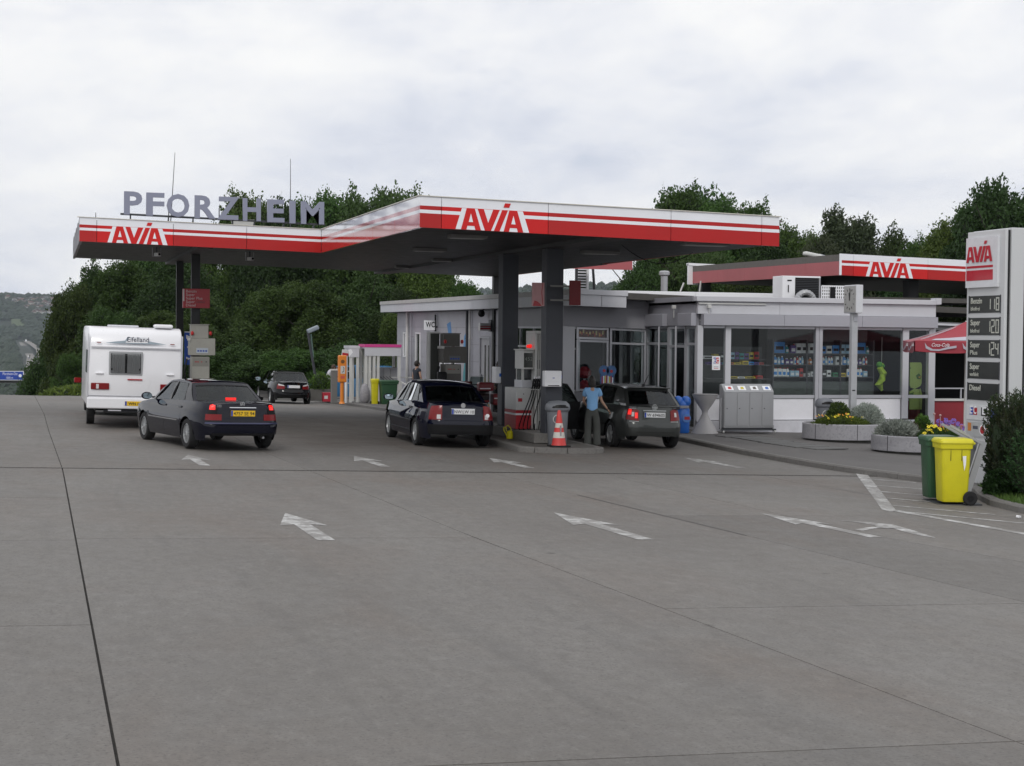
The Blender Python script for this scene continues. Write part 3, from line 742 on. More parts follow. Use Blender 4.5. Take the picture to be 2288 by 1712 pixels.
for (xa, ya, xb, yb) in ((.70, YF1 - .03, XM - .03, YF1 + .09), (XM - .03, YF2 - .03, XM + .09, YF1 + .09), (XM + .09, YF2 - .03, 14.53, YF2 + .09)):
    v = [(x, y, HB + FH + z + G(x, y)) for z in (.002, .016) for x, y in ((xa, ya), (xb, ya), (xb, yb), (xa, yb))]
    mb.add(v, [(0, 3, 2, 1), (4, 5, 6, 7), (0, 1, 5, 4), (1, 2, 6, 5), (2, 3, 7, 6), (3, 0, 4, 7)])
mb.build('coping', COPING, canopy)
mb = MB()
for (xa, xb, ya, yb) in ((.84, 15.05, 42.3, 54.2), (6.99, 14.6, 30.6, 42.3)):
    v = [(x, y, HB + FH - .10 + z + G(x, y)) for z in (0, .05) for x, y in ((xa, ya), (xb, ya), (xb, yb), (xa, yb))]
    mb.add(v, [(0, 3, 2, 1), (4, 5, 6, 7), (0, 1, 5, 4), (1, 2, 6, 5), (2, 3, 7, 6), (3, 0, 4, 7)])
mb.build('roof_deck', M('roof_gravel', (.20, .19, .18), .9, var=.3, scale=20), canopy)
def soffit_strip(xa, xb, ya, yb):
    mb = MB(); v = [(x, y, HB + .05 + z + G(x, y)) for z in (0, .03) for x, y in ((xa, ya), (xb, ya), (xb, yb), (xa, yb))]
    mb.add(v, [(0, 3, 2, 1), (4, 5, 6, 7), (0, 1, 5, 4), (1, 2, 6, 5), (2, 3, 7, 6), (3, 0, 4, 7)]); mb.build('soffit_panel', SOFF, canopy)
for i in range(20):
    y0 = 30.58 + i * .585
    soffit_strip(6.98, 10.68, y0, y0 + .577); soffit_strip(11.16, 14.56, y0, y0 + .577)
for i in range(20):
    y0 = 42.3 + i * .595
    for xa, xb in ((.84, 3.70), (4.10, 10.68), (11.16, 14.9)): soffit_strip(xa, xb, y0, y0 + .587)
for x, ya, yb in ((10.92, 30.6, 54.2), (3.9, 42.3, 54.2)):
    mb = MB(); w = .24 if x > 5 else .2
    v = [(xx, y, z + G(xx, y)) for z in (HB - .03, HB + .3) for xx, y in ((x - w, ya), (x + w, ya), (x + w, yb), (x - w, yb))]
    mb.add(v, [(0, 3, 2, 1), (4, 5, 6, 7), (0, 1, 5, 4), (1, 2, 6, 5), (2, 3, 7, 6), (3, 0, 4, 7)]); mb.build('beam', M('beam_paint', (.040, .038, .037), .5, dirt=.3), canopy)
def column(x, y, w, d, mat, base_h, top=HB - .03):
    z0 = G3(x, y) + base_h; z1 = top + G(x, y)
    MB().box(-w / 2, w / 2, -d / 2, d / 2, 0, z1 - z0).build('column', mat, canopy, bevel=.012, loc=(x, y, z0))
column(10.97, 34.85, .40, .40, COLM, .34); column(10.82, 37.95, .40, .40, COLM, .34)
column(3.97, 45.95, .24, .22, COLDK, .12); column(3.95, 51.3, .22, .22, COLDK, .12)
for px, py, w, lit in ((1044, 531, .8, 0), (1000, 583, .9, 0), (915, 598, .9, 0), (1341, 566, .9, 0), (1575, 547, 1.0, 0), (960, 560, .8, 0)):
    y0 = 33 if px == 1341 else 33.0
    t = Vector(_f + _r * ((px - CX) / F_PX) - _u * ((py - CY) / F_PX)); s = (HB - EYE - .0) / (t.z - GX * t.x - GY * t.y); x, y = t.x * s, t.y * s
    o = MB().box(-w / 2, w / 2, -.16, .16, -.02, .06).build('ceiling_light', M('light_housing', (.22, .22, .22), .4), canopy, bevel=.01, loc=(x, y, HB + G(x, y)))
    MB().box(-w / 2 + .05, w / 2 - .05, -.12, .12, -.028, -.0205).build('diffuser', M('light_diffuser', (.42, .42, .40), .35), o)
pts_ = []
for i in range(15):
    t = i / 14; x = 11.7 + 2.2 * t; y = 32.3 + 1.4 * t; pts_.append((x, y, HB - .02 + G(x, y) - .32 * math.sin(PI * t) ** .9))
MB().tube(pts_, .009, 6).build('cable', BLACK, canopy)

# letters on the roof
letters = thing('rooftop_lettering', 'large grey PFORZHEIM letters standing on the roof edge of the canopy', 'letter sign', (0, 43.2, HB + FH + G(4.4, 43.2)))
def zx(z): return 1.89 + (z - 760) / 1237 * 5.24
zb = 5.345 - (HB + FH)
lean = lambda x: G(x, 43.2) - G(4.4, 43.2)
for ch, a, b in (('P', 760, 870), ('F', 893, 1003), ('O', 1017, 1155), ('R', 1187, 1316), ('Z', 1326, 1462), ('H', 1485, 1597), ('E', 1637, 1745), ('I', 1777, 1815), ('M', 1850, 1997)):
    x0, x1 = zx(a), zx(b); me = text_mesh(ch, .86, .030, 0, .045, width=x1 - x0)
    zs = [v.co.z for v in me.vertices]; k = .605 / (max(zs) - min(zs)); me.transform(Matrix.Translation((0, 0, -min(zs)))); me.transform(Matrix.Scale(k, 4, (0, 0, 1)))
    me.materials.append(LET); o = bpy.data.objects.new('letter', me); COL.objects.link(o); o.parent = letters; o.location = (x0, 0, zb + lean(x0)); o['label'] = 'grey capital letter ' + ch
    for xx in (x0 + .06,):
        MB().bar((xx, .07, zb + lean(xx)), (xx, .07, zb + .3 + lean(xx)), .025).build('bracket', DGREY, letters)
MB().bar((zx(740), .1, zb + .02 + lean(zx(740))), (zx(2010), .1, zb + .02 + lean(zx(2010))), .05).build('rail', DGREY, letters)
for z in (800, 1030, 1180, 1425, 1560, 1745, 1935):
    x = zx(z); MB().bar((x, .1, -.1 + lean(x)), (x, .1, zb + lean(x)), .035).build('post', DGREY, letters); MB().bar((x, .1, zb + lean(x)), (x, .65, -.1 + lean(x)), .025).build('strut', DGREY, letters)
for (b, t_, yy) in (((380, 512), (391, 341), 46), ((649, 500), (649, 355), 46), ((214, 488), (214, 475), 43.2)):
    a = sight(*b, yy); c = sight(*t_, yy); an = thing('antenna', 'thin whip antenna standing on the canopy roof, %s' % ({380: 'leaning, behind the first letters', 649: 'upright, behind the last letters', 214: 'very short, left of the letters'}[b[0]]), 'antenna', (a.x, yy, HB + FH - .05 + G(a.x, yy)))
    base_z = an.location.z; MB().tube([(0, 0, 0), (c.x - a.x, 0, c.z - base_z)], [.016, .007], 6).build('rod', DGREY, an); MB().cyl((0, 0, -.02), (0, 0, .06), .05).build('base', DGREY, an)
a = sight(542, 500, 44.5); rb = thing('roof_box', 'pale box on the canopy roof behind the letters', 'box', (a.x, 44.5, HB + FH - .05 + G(a.x, 44.5)))
MB().box(-.28, .28, -.2, .2, 0, .32).build('casing', OFFW, rb, bevel=.01); MB().box(-.3, .3, -.22, .22, .32, .35).build('cover', OFFW, rb)
for px, lab in ((350, 'small camera hanging under the canopy edge below the left logo'), (558, 'small camera hanging under the canopy edge between the two logos')):
    a = sight(px, 566, 44.2); c = thing('security_camera', lab, 'camera', (a.x, 44.2, HB + .04 + G(a.x, 44.2)), R(20), group='cameras under the canopy')
    MB().bar((0, 0, 0), (0, 0, -.17), .03).build('stem', DGREY, c); MB().cbox((0, -.05, -.2), (.09, .26, .09)).build('body', OFFW, c, bevel=.01); MB().cyl((0, -.19, -.2), (0, -.181, -.2), .032).build('lens', BLACK, c)
    MB().tube([(-.12, 0, -.02), (-.12, 0, -.25), (.12, 0, -.25), (.12, 0, -.02)], .008, 5).build('bracket', ALU, c)

# ------------------------------------------------------------------ service building, left wing
bd = thing('service_building', 'long grey service building with glazed shop front and flat roof behind the pumps', 'building', (0, 0, 0))
WALL = M('wall_tile', (.42, .415, .455), .55, var=.06, scale=.9, dirt=.35, bump=.1)
WALLD = M('wall_grey', (.24, .24, .265), .6, var=.08, scale=1, dirt=.2)
def gbox(name, x0, x1, y0, y1, z0, z1, mat, parent, f=G, bevel=0):
    v = [(x, y, z + f(x, y)) for z in (z0, z1) for x, y in ((x0, y0), (x1, y0), (x1, y1), (x0, y1))]
    return MB().add(v, [(0, 3, 2, 1), (4, 5, 6, 7), (0, 1, 5, 4), (1, 2, 6, 5), (2, 3, 7, 6), (3, 0, 4, 7)]).build(name, mat, parent, bevel=bevel)
FL = lambda y: D(15, y) + .10      # pavement level by the wall, relative to the plane
XW = 15.0
gbox('wall', XW + .05, XW + .35, 52.6, 70.75, -1.2, 3.5, WALLD, bd)
gbox('wall', XW + .3, 30, 70.4, 70.75, -1.2, 3.5, WALLD, bd)
openings = [(68.85, 69.35, 1.5, 2.6), (66.0, 66.9, 1.3, 2.6), (63.1, 64.85, -1, 2.55), (61.6, 62.3, 1.0, 2.45), (59.9, 60.75, .85, 2.35), (54.9, 56.3, -1, 2.5)]
k = 0; y = 52.65
while y < 70.7:
    y1 = min(y + 1.2, 70.72); z = -.9
    while z < 3.4:
        z1 = min(z + .62, 3.46)
        hit = any(y < b - .02 and y1 > a + .02 and z < d - .05 and z1 > c + .05 for a, b, c, d in openings)
        if not hit: gbox('wall_panel', XW, XW + .045, y + .006, y1 - .006, z + .005, z1 - .005, WALL, bd)
        else:
            for a, b, c, d in openings:
                if y < b and y1 > a and z < d and z1 > c:
                    if a - y > .06: gbox('wall_panel', XW, XW + .045, y + .006, a - .01, z + .005, z1 - .005, WALL, bd)
                    if y1 - b > .06: gbox('wall_panel', XW, XW + .045, b + .01, y1 - .006, z + .005, z1 - .005, WALL, bd)
                    if d < z1 - .03: gbox('wall_panel', XW, XW + .045, max(a, y), min(b, y1), d + .01, z1 - .005, WALL, bd)
                    if c > z + .03: gbox('wall_panel', XW, XW + .045, max(a, y), min(b, y1), z + .005, c - .01, WALL, bd)
                    break
        z += .62
    y = y1
DARKG = M('dark_window', (.05, .055, .06), .12, var=.1)
for a, b, c, d in (openings[0], openings[1], openings[3], openings[4]):
    wn = gbox('window', XW + .02, XW + .06, a + .02, b - .02, c + .02, d - .02, DARKG, bd)
    for q in ((a, a + .07, c, d), (b - .07, b, c, d)): gbox('frame', XW - .03, XW + .03, q[0], q[1], q[2], q[3], WHITE, wn)
    for q in ((a + .072, b - .072, c, c + .07), (a + .072, b - .072, d - .07, d)): gbox('frame', XW - .03, XW + .03, q[0], q[1], q[2], q[3], WHITE, wn)
for (a, b, c, d), mt, lab in ((openings[2], M('door_grey', (.20, .205, .25), .5), 'grey toilet door'), (openings[5], M('door_light', (.40, .40, .42), .5), 'pale door with dark slits')):
    dr = gbox('door', XW + .03, XW + .07, a + .05, b - .05, -.75, d - .05, mt, bd); dr['label'] = lab
    gbox('door_frame', XW - .02, XW + .05, a, a + .05, -.75, d, ALU, dr); gbox('door_frame', XW - .02, XW + .05, b - .05, b, -.75, d, ALU, dr); gbox('door_frame', XW - .02, XW + .05, a + .052, b - .052, d - .05, d, ALU, dr)
    if a < 60:
        for k in (.25, .75): gbox('slit', XW + .022, XW + .0295, a + k - .09, a + k + .1, .3, 2.2, DARKG, dr)
    gbox('handle', XW - .05, XW + .0295, b - .25, b - .2, .9, 1.15, ALU, dr)
# painted blue and turquoise patches on the wall
for pts_, c_ in (([(60.9, 2.3), (61.35, 2.95), (60.75, 3.05), (60.45, 2.3)], (.10, .25, .50)), ([(58.6, 2.5), (58.1, 2.75), (58.2, 1.85), (58.5, 1.6), (58.75, 1.95)], (.10, .27, .52)), ([(58.5, 1.55), (58.15, 1.5), (58.1, .6), (58.35, .45), (58.8, .6), (58.7, 1.1)], (.07, .30, .33)), ([(62.5, 2.3), (62.2, 2.5), (62.25, 2.3)], (.10, .25, .50))):
    MB().add([(XW - .004, y, z + G(XW, y)) for y, z in pts_] + [(XW - .0005, y, z + G(XW, y)) for y, z in pts_], [tuple(range(len(pts_)))] + [(i, (i + 1) % len(pts_), len(pts_) + (i + 1) % len(pts_), len(pts_) + i) for i in range(len(pts_))]).build('painted_patch', M('patch_%d' % int(c_[0] * 1000 + c_[2] * 100), c_, .7, var=.1), bd)
def pipe(y, r, mat, x=XW - .09, z0=-.7, z1=3.45, parent=None):
    mb = MB(); mb.cyl((x, y, z0 + G(x, y)), (x, y, z1 + G(x, y)), r)
    for z in (.6, 2.4): mb.box(x - r - .01, XW + .01, y - .02, y + .02, z + G(x, y), z + .03 + G(x, y))
    return mb.build('downpipe', mat, parent or bd, smooth=True)
pipe(68.2, .06, OFFW); pipe(67.3, .03, GREYM); pipe(57.85, .055, DGREY); pipe(57.45, .04, OFFW)
# roof and its fascia
for i in range(12):
    ya = 44.0 + i * 2.36; yb = ya + 2.36
    gbox('fascia_panel', 14.56, 14.60, ya + .006, yb - .006, 3.47, 3.80, GREYP, bd); gbox('fascia_cap', 14.52, 14.66, ya + .003, yb - .003, 3.805, 3.95, M('cap_light', (.47, .46, .45), .5, dirt=.2), bd)
for a, b in ((14.61, 15.33), (15.34, 16.09)): gbox('fascia_panel', a, b - .006, 43.96, 44.0, 3.47, 3.80, GREYP, bd)
gbox('fascia_cap', 14.661, 16.12, 43.92, 44.04, 3.805, 3.95, GREYP, bd)
gbox('soffit', 14.61, 16.09, 44.01, 72.3, 3.47, 3.50, GREYM, bd); gbox('roof', 14.67, 30, 44.05, 72.3, 3.72, 3.9, M('roof_felt', (.08, .075, .07), .9, var=.3), bd)
gbox('fascia_panel', 16.06, 16.10, 44.01, 44.8, 3.47, 3.80, GREYP, bd)
# things fixed to the wall
def wall_lamp():
    p = sight(1093, 701, 55.2); t = thing('wall_lamp', 'round black lamp fixed high on the wall near the pale door', 'lamp', (XW - .25, 55.2, p.z))
    MB().ball((0, 0, 0), .13, 12, 8).build('globe', BLACK, t, smooth=True); MB().bar((0, 0, .1), (.24, 0, .22), .04).build('arm', BLACK, t)
wall_lamp()
a = sight(948, 716, 62.9); b = sight(973, 738, 62.9)
wc = thing('toilet_sign', 'white WC sign projecting from the grey wall', 'sign', (a.x, 62.9, b.z))
MB().box(0, b.x - a.x, 0, .08, 0, a.z - b.z).build('panel', WHITE, wc, bevel=.008)
text('lettering', 'WC', .3, INK, wc, (.06, -.002, .12), bold=.02, width=(b.x - a.x) * .8); MB().box(b.x - a.x, XW - a.x, .02, .06, .1, .16).build('arm', BLACK, wc); MB().box(b.x - a.x - .02, b.x - a.x + .03, -.02, .1, -.05, .62).build('end_plate', BLACK, wc)
a = sight(1073, 722, 54.4); b = sight(1096, 739, 54.4)
sg = thing('shop_sign', 'small white sign with red stripes on the wall above the pale door', 'sign', (a.x, 54.4, b.z)); w = b.x - a.x; h = a.z - b.z
MB().box(0, w, 0, .25, 0, h).build('box', OFFW, sg, bevel=.005); MB().box(.0, w, -.006, -.001, .04, h * .38).build('stripe', SIGNRED, sg); MB().box(0, w, -.006, -.001, h * .5, h * .62).build('stripe', SIGNRED, sg)
MB().box(w + .005, w + .2, -.05, .3, -.03, h + .12).build('side_box', COLM, sg)
# glazed parts behind the columns
def glazing(parent, a, b, z0, z1, nv, f=G, fr=.06, mat=ALU, trans=None, nm='window'):
    """a framed window from a to b (x,y); nv panes"""
    a = Vector((*a, 0)); b = Vector((*b, 0)); d = (b - a).normalized(); n_ = Vector((d.y, -d.x, 0)); ln = (b - a).length
    w = MB()
    def bx(s0, s1, q0, q1, t0, t1):
        v = []
        for z in (q0, q1):
            for s, t in ((s0, t0), (s1, t0), (s1, t1), (s0, t1)): p = a + d * s + n_ * t; v.append((p.x, p.y, z + f(p.x, p.y)))
        return v
    F = [(0, 3, 2, 1), (4, 5, 6, 7), (0, 1, 5, 4), (1, 2, 6, 5), (2, 3, 7, 6), (3, 0, 4, 7)]
    w.add(bx(0, ln, z0, z0 + fr, -.04, .04), F); w.add(bx(0, ln, z1 - fr, z1, -.04, .04), F)
    for i in range(nv + 1):
        s = (ln - fr) * i / nv; w.add(bx(s, s + fr, z0 + fr, z1 - fr, -.038, .038), F)
    if trans: w.add(bx(fr, ln - fr, trans, trans + fr, -.036, .036), F)
    o = w.build(nm, mat, parent)
    for i in range(nv):
        s0 = (ln - fr) * i / nv + fr; s1 = (ln - fr) * (i + 1) / nv
        for q0, q1 in ([(z0 + fr, trans), (trans + fr, z1 - fr)] if trans else [(z0 + fr, z1 - fr)]):
            MB().add(bx(s0, s1, q0, q1, -.006, .006), F).build('pane', GLASSSHOP, o)
    return o
glazing(bd, (XW, 52.6), (XW, 45.0), .95, 2.88, 5, trans=2.2)
gbox('wall', XW - .03, XW + .2, 45.0, 52.6, -.4, .95, WALLD, bd); gbox('header', XW - .05, XW + .2, 44.9, 52.6, 2.885, 3.47, GREYM, bd)
# front of the left wing, facing the camera
gbox('post', 14.42, 14.78, 44.72, 45.0, .05, 2.88, GREYP, bd); gbox('header', 14.42, 17.05, 44.70, 44.88, 2.885, 3.47, GREYM, bd)
gbox('wall', 14.80, 15.83, 44.76, 44.9, .05, .98, WALLD, bd)
gbox('header', 16.11, 17.08, 44.74, 44.88, 3.472, 3.93, GREYM, bd)
gbox('dark_partition', 14.86, 15.95, 45.6, 45.64, .3, 2.9, M('dark_partition', (.035, .035, .04), .7), bd)  # dark sheet added behind the glass so the window looks unlit
glazing(bd, (14.85, 44.8), (15.84, 44.8), 1.0, 2.5, 1); glazing(bd, (14.85, 44.8), (15.84, 44.8), 2.52, 2.87, 1)
glazing(bd, (15.88, 44.8), (17.02, 44.8), .1, 2.87, 1, trans=2.4)
pst = gbox('poster', 14.93, 15.76, 44.84, 44.86, 2.58, 2.84, M('poster_ground', (.12, .03, .02), .5), bd)
for i in range(16):
    c_ = ((.55, .28, .05), (.45, .08, .04), (.6, .5, .2), (.2, .05, .02))[i % 4]; x = 14.96 + .05 * i; zz_ = uni(2.6, 2.7)
    gbox('print', x, x + .045, 44.835, 44.8395, zz_, zz_ + uni(.06, .13), M('poster_ink_%d' % (i % 4), c_, .5), pst)
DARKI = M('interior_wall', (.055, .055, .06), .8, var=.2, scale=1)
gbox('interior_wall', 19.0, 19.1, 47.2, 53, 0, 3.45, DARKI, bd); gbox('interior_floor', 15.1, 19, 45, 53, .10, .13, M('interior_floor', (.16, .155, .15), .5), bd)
# ------------------------------------------------------------------ shop wing, glazed front facing the camera
GB = G(17.1, 41.0); fB = lambda x, y: GB
X0, X1, YB = 17.09, 24.42, 41.0
gbox('corner_post', X0, X0 + .16, YB, YB + .16, .05, 3.0, GREYP, bd, fB); gbox('corner_post', X1 - .2, X1, YB, YB + .16, .05, 3.0, GREYP, bd, fB)
MUL = [(17.91, 18.07), (20.64, 20.74), (20.75, 20.85), (23.37, 23.56)]
for a, b in MUL: gbox('mullion', a, b, YB - .02, YB + .12, .42, 3.0, GREYP if b - a > .12 else ALU, bd, fB)
bays = [(17.26, 17.90), (18.08, 20.63), (20.86, 23.36), (23.57, 24.21)]
for i, (a, b) in enumerate(bays):
    w = gbox('window', a, b, YB + .0, YB + .09, 1.0, 1.09, ALU, bd, fB)
    gbox('frame_head', a, b, YB + .0, YB + .09, 2.93, 2.998, ALU, w, fB)
    gbox('pane', a, b, YB + .04, YB + .052, 1.092, 2.928, GLASSSHOP, w, fB)
    if i < 3: gbox('wall_panel', a + .02, b - .02, YB + .03, YB + .07, .40, .985, M('panel_white', (.85, .85, .89), .45, var=.03, dirt=.12), bd, fB)
    else: gbox('pane', a, b, YB + .04, YB + .052, .2, .99, GLASSSHOP, w, fB)
gbox('plinth', X0, X1, YB - .04, YB + .1, -.4, .38, M('plinth_paint', (.70, .70, .75), .6, dirt=.3), bd, fB)
for i, (a, b) in enumerate(((17.2, 19.6), (19.605, 22.0), (22.005, 24.4))): gbox('shutter_box', a, b, YB - .16, YB + .1, 3.003, 3.31, M('shutter_metal', (.40, .40, .44), .42, .2, var=.04), bd, fB, .01)
for i in range(3): gbox('facade_panel', X0 + i * 2.443 + .004, X0 + (i + 1) * 2.443 - .004, YB, YB + .12, 3.32, 3.66, GREYP, bd, fB)
gbox('roof_edge', X0 - .08, X1 + .08, YB - .10, YB + .16, 3.664, 3.80, GREYP, bd, fB, .01); gbox('trim', X0, 19.1, YB - .05, YB - .004, 3.585, 3.62, OFFW, bd, fB)
gbox('roof_edge_end', X1 - .06, X1 + .10, YB - .12, YB + .2, 3.68, 3.86, GREYP, bd, fB)
gbox('roof', X0, X1, YB + .17, 47.4, 3.60, 3.72, M('roof_felt', (.08, .075, .07), .9), bd, fB)
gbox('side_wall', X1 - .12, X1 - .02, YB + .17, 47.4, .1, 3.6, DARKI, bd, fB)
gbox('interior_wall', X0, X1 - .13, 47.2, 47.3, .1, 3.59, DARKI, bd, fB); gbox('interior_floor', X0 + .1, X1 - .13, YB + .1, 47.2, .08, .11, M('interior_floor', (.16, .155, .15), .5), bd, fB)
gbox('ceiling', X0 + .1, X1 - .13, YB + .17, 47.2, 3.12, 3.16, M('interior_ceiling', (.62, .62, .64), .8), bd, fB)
# entrance side of the shop wing
gbox('side_header', X0, X0 + .12, YB + .17, 46.4, 3.0, 3.66, GREYM, bd, fB); gbox('side_roof_edge', X0 - .1, X0 + .1, YB + .17, 46.4, 3.664, 3.80, GREYM, bd, fB)
for i, (ya, yb) in enumerate(((46.35, 45.0), (45.0, 43.25), (43.2, 41.95), (41.9, 41.2))):
    glazing(bd, (X0 + .06, ya), (X0 + .06, yb), .12, 2.98, 1, fB, .07, ALU, 2.45 if i != 2 else 2.38, nm='entrance_door' if i in (1, 2) else 'window')
for ya, yb in ((43.25, 45.3), (41.1, 42.1)):
    gbox('shutter_box', X0 - .16, X0 - .005, ya, yb, 2.985, 3.34, M('shutter_metal', (.40, .40, .44), .42, .2), bd, fB, .01)
for y in (44.85, 43.5, 42.2): 
    o = MB().cyl((X0 - .16, y, .1 + GB), (X0 - .16, y, 2.98 + GB), .03, n=8).build('guide_rail', ALU, bd)
MB().cyl((X0 - .45, 45.9, .1 + GB), (X0 - .45, 45.9, 3.5 + GB), .055, n=12).build('downpipe', GREYM, bd, smooth=True)
for p in ((X0 - .2, 45.4), (X0 - .15, 42.4), (X0 + .28, YB - .1)):
    t = thing('wall_spotlight', 'small pale spotlight under the roof edge of the shop, %s' % ('leftmost near the downpipe' if p[1] > 45 else 'middle one over the entrance' if p[1] > 42 else 'rightmost at the building corner'), 'lamp', (p[0], p[1], 3.52 + GB), group='spotlights under the shop roof')
    MB().cbox((0, 0, 0), (.1, .12, .1)).build('housing', OFFW, t, bevel=.01); MB().tube([(0, 0, -.04), (0, 0, -.3)], .012, 6).build('stem', OFFW, t)
# sticker on the first window
st_ = gbox('sticker', 17.52, 17.76, YB - .004, YB + .0, 1.78, 2.16, WHITE, bd, fB); gbox('print', 17.56, 17.635, YB - .008, YB - .0045, 1.96, 2.12, BLUES, st_, fB); gbox('print', 17.645, 17.72, YB - .008, YB - .0045, 1.96, 2.12, REDB, st_, fB)
text('lettering', 'E', .15, WHITE, st_, (17.56, YB - .009, 1.985 + GB), bold=.03, width=.065); text('lettering', 'C', .15, WHITE, st_, (17.65, YB - .009, 1.985 + GB), bold=.03, width=.065)
for z in (1.82, 1.86): gbox('print', 17.57, 17.71, YB - .008, YB - .0045, z, z + .012, REDB if z < 1.83 else GREYM, st_, fB)
# raised roof behind with white edge
za = sight(1399, 650, 46.6).z
def abox(name, x0, x1, y0, y1, z0, z1, mat, parent, bevel=0): return MB().box(x0, x1, y0, y1, z0, z1).build(name, mat, parent, bevel=bevel)
for a, b in ((16.3, 19.3), (19.305, 22.3)): abox('upper_roof_edge', a, b, 46.5, 46.6, za - .17, za, WHITE, bd, .01)
abox('upper_roof', 16.3, 30, 46.61, 58, za - .2, za - .05, M('roof_felt', (.08, .075, .07), .9), bd); abox('upper_wall', 16.35, 24.3, 46.65, 46.8, za - .8, za - .21, WALLD, bd)
for p_, nm_ in ():
    pass
# ------------------------------------------------------------------ roof equipment
a = sight(1748, 668, 45); b = sight(1834, 618, 45)
ac = thing('air_conditioner', 'white air conditioning unit with dark grille on the shop roof', 'air conditioner', (a.x, 45, 3.72 + GB)); w = b.x - a.x; h = b.z - 3.72 - GB
MB().box(0, w, 0, .7, 0, h).build('casing', WHITE, ac, bevel=.012); MB().box(.42, w - .06, -.012, -.002, .04, h - .05).build('grille', BLACK, ac)
mb = MB()
for i in range(14): mb.box(.44, w - .08, -.028, -.014, .07 + i * (h - .14) / 14, .085 + i * (h - .14) / 14)
mb.build('louvre', DGREY, ac)
MB().box(.16, .3, -.012, -.002, h - .16, h - .12).build('plate', BLACK, ac); MB().box(.18, .2, -.03, -.002, h - .5, h - .28).build('handle', BLACK, ac)
MB().box(w - .045, w - .01, -.01, -.002, .05, h - .05).build('vent_strip', GREYM, ac)
t = thing('duct_hose', 'silver flexible duct curving down beside the air conditioner', 'duct', (a.x + .45, 44.85, 3.72 + GB))
pts_ = [(.30 * math.cos(q) + .22, -.05, .34 * math.sin(q) + .02) for q in [PI * .95 - i * PI * .95 / 22 for i in range(23)]]
MB().tube(pts_, [.09 + .012 * (i % 2) for i in range(23)], 10).build('hose', STEEL, t)
a = sight(1836, 668, 45.4); b = sight(1888, 640, 45.4)
sc_ = thing('perforated_screen', 'white perforated screen on the roof behind the clock', 'screen', (a.x, 45.4, 3.72 + GB)); w = b.x - a.x; h = b.z - 3.72 - GB
mb = MB(); nx, nz = 11, 6
for i in range(nx + 1): mb.box(w * i / nx - .018, w * i / nx + .018, 0, .02, 0, h)
for j in range(nz + 1): mb.box(0, w, .003, .017, h * j / nz - .018, h * j / nz + .018)
mb.build('lattice', WHITE, sc_); MB().cbox((w * .45, -.03, h * .55), (.16, .04, h * .8)).build('tear_patch', BLACK, sc_)
a = sight(1484, 648, 48); b = sight(1484, 606, 48)
v_ = thing('vent_pipe', 'round metal vent pipe with flat cap on the building roof', 'vent', (a.x, 48, a.z - .3))
MB().cyl((0, 0, 0), (0, 0, b.z - a.z + .2), .11, n=16).build('pipe', STEEL, v_, smooth=True); MB().lathe([(.13, 0), (.17, .03), (.17, .12), (.12, .16), (0, .17)], 16, (0, 0, b.z - a.z + .15)).build('cap', STEEL, v_, smooth=True)
a = sight(1292, 650, 56); b = sight(1316, 600, 56)
lv = thing('louvre_tower', 'white slatted louvre box on the roof behind the right pump column', 'louvre', (a.x, 56, a.z - .3)); w = b.x - a.x; h = b.z - a.z + .3
MB().box(w * .8, w, 0, .4, 0, h + .1).build('side_panel', WHITE, lv); MB().box(0, w * .8 - .01, .06, .4, 0, h).build('core', BLACK, lv)
for i in range(11): MB().box(0, w * .78, 0, .055, .04 + i * h / 11, .04 + i * h / 11 + h / 22).build('slat', WHITE, lv)
MB().tube([(w + .12, 0, h + .4), (w + .2, 0, h * .5), (w + .22, 0, 0)], .05, 8).build('pipe', DGREY, lv)
MB().tube([(w + .30, 0, h * .2), (w + .30, 0, 0)], .02, 8).build('pipe', WHITE, lv)
for px, lab in ((357 / 1, None),): pass
for px, py0, py1, lab in ((1113, 660, 618, 'thin white rod on the roof left of the left pump column'), ):
    a = sight(px, py0, 56); b = sight(px - 4, py1, 56); t = thing('roof_rod', lab, 'rod', (a.x, 56, a.z - .2)); MB().tube([(0, 0, 0), (b.x - a.x, 0, b.z - a.z + .2)], .02, 6).build('rod', OFFW, t); MB().ball((.02, 0, .3), .07).build('globe', OFFW, t)

# ------------------------------------------------------------------ second canopy with the right-hand logo
H2, FH2 = 5.0, .73
can2 = thing('lorry_canopy', 'second red and white canopy behind the shop, with faded red side', 'canopy', (0, 0, 0))
XC2, YC2 = 25.84, 49.6
xs = [XC2, 26.35, 29.2, 32.5, 36, 40, 44]
for i, (a, b) in enumerate(seams(xs)): fascia((a, YC2), (b, YC2), H2, FH2, can2, (0, -1), REDB if i == 1 else RED)
gbox('edge_strip', XC2 - .03, XC2 + .05, YC2 - .03, YC2 - .003, H2, H2 + FH2, FWHITE, can2)
logo(can2, (26.95, YC2, H2 + .004), (1, 0), (0, -1), FH2 * .70 * .98)
for i in range(5):
    ya = YC2 + .05 + i * 2.45; yb = ya + 2.45
    fascia((XC2 - .06 * i, ya), (XC2 - .06 * (i + 1), yb), H2 + .0, FH2 * .97, can2, (-1, 0), mats=([REDW, M('gravel_edge', (.14, .13, .12), .9, var=.25, scale=10)], [(0, .67, 0), (.67, 1, 1)]))
gbox('end_plate', XC2 - .5, XC2 - .05, 61.9, 62.0, H2 - .05, H2 + FH2 + .06, WHITE, can2); gbox('end_cap', XC2 - .5, XC2 + 1.6, 61.85, 62.1, H2 + FH2 + .0, H2 + FH2 + .1, WHITE, can2)
gbox('soffit', XC2 + .05, 44, YC2 + .08, 62, H2 + .04, H2 + .08, M('soffit_dark', (.035, .034, .033), .5), can2); gbox('roof_deck', XC2 + .05, 44, YC2 + .08, 62, H2 + .5, H2 + .55, M('roof_felt', (.08, .075, .07), .9), can2)
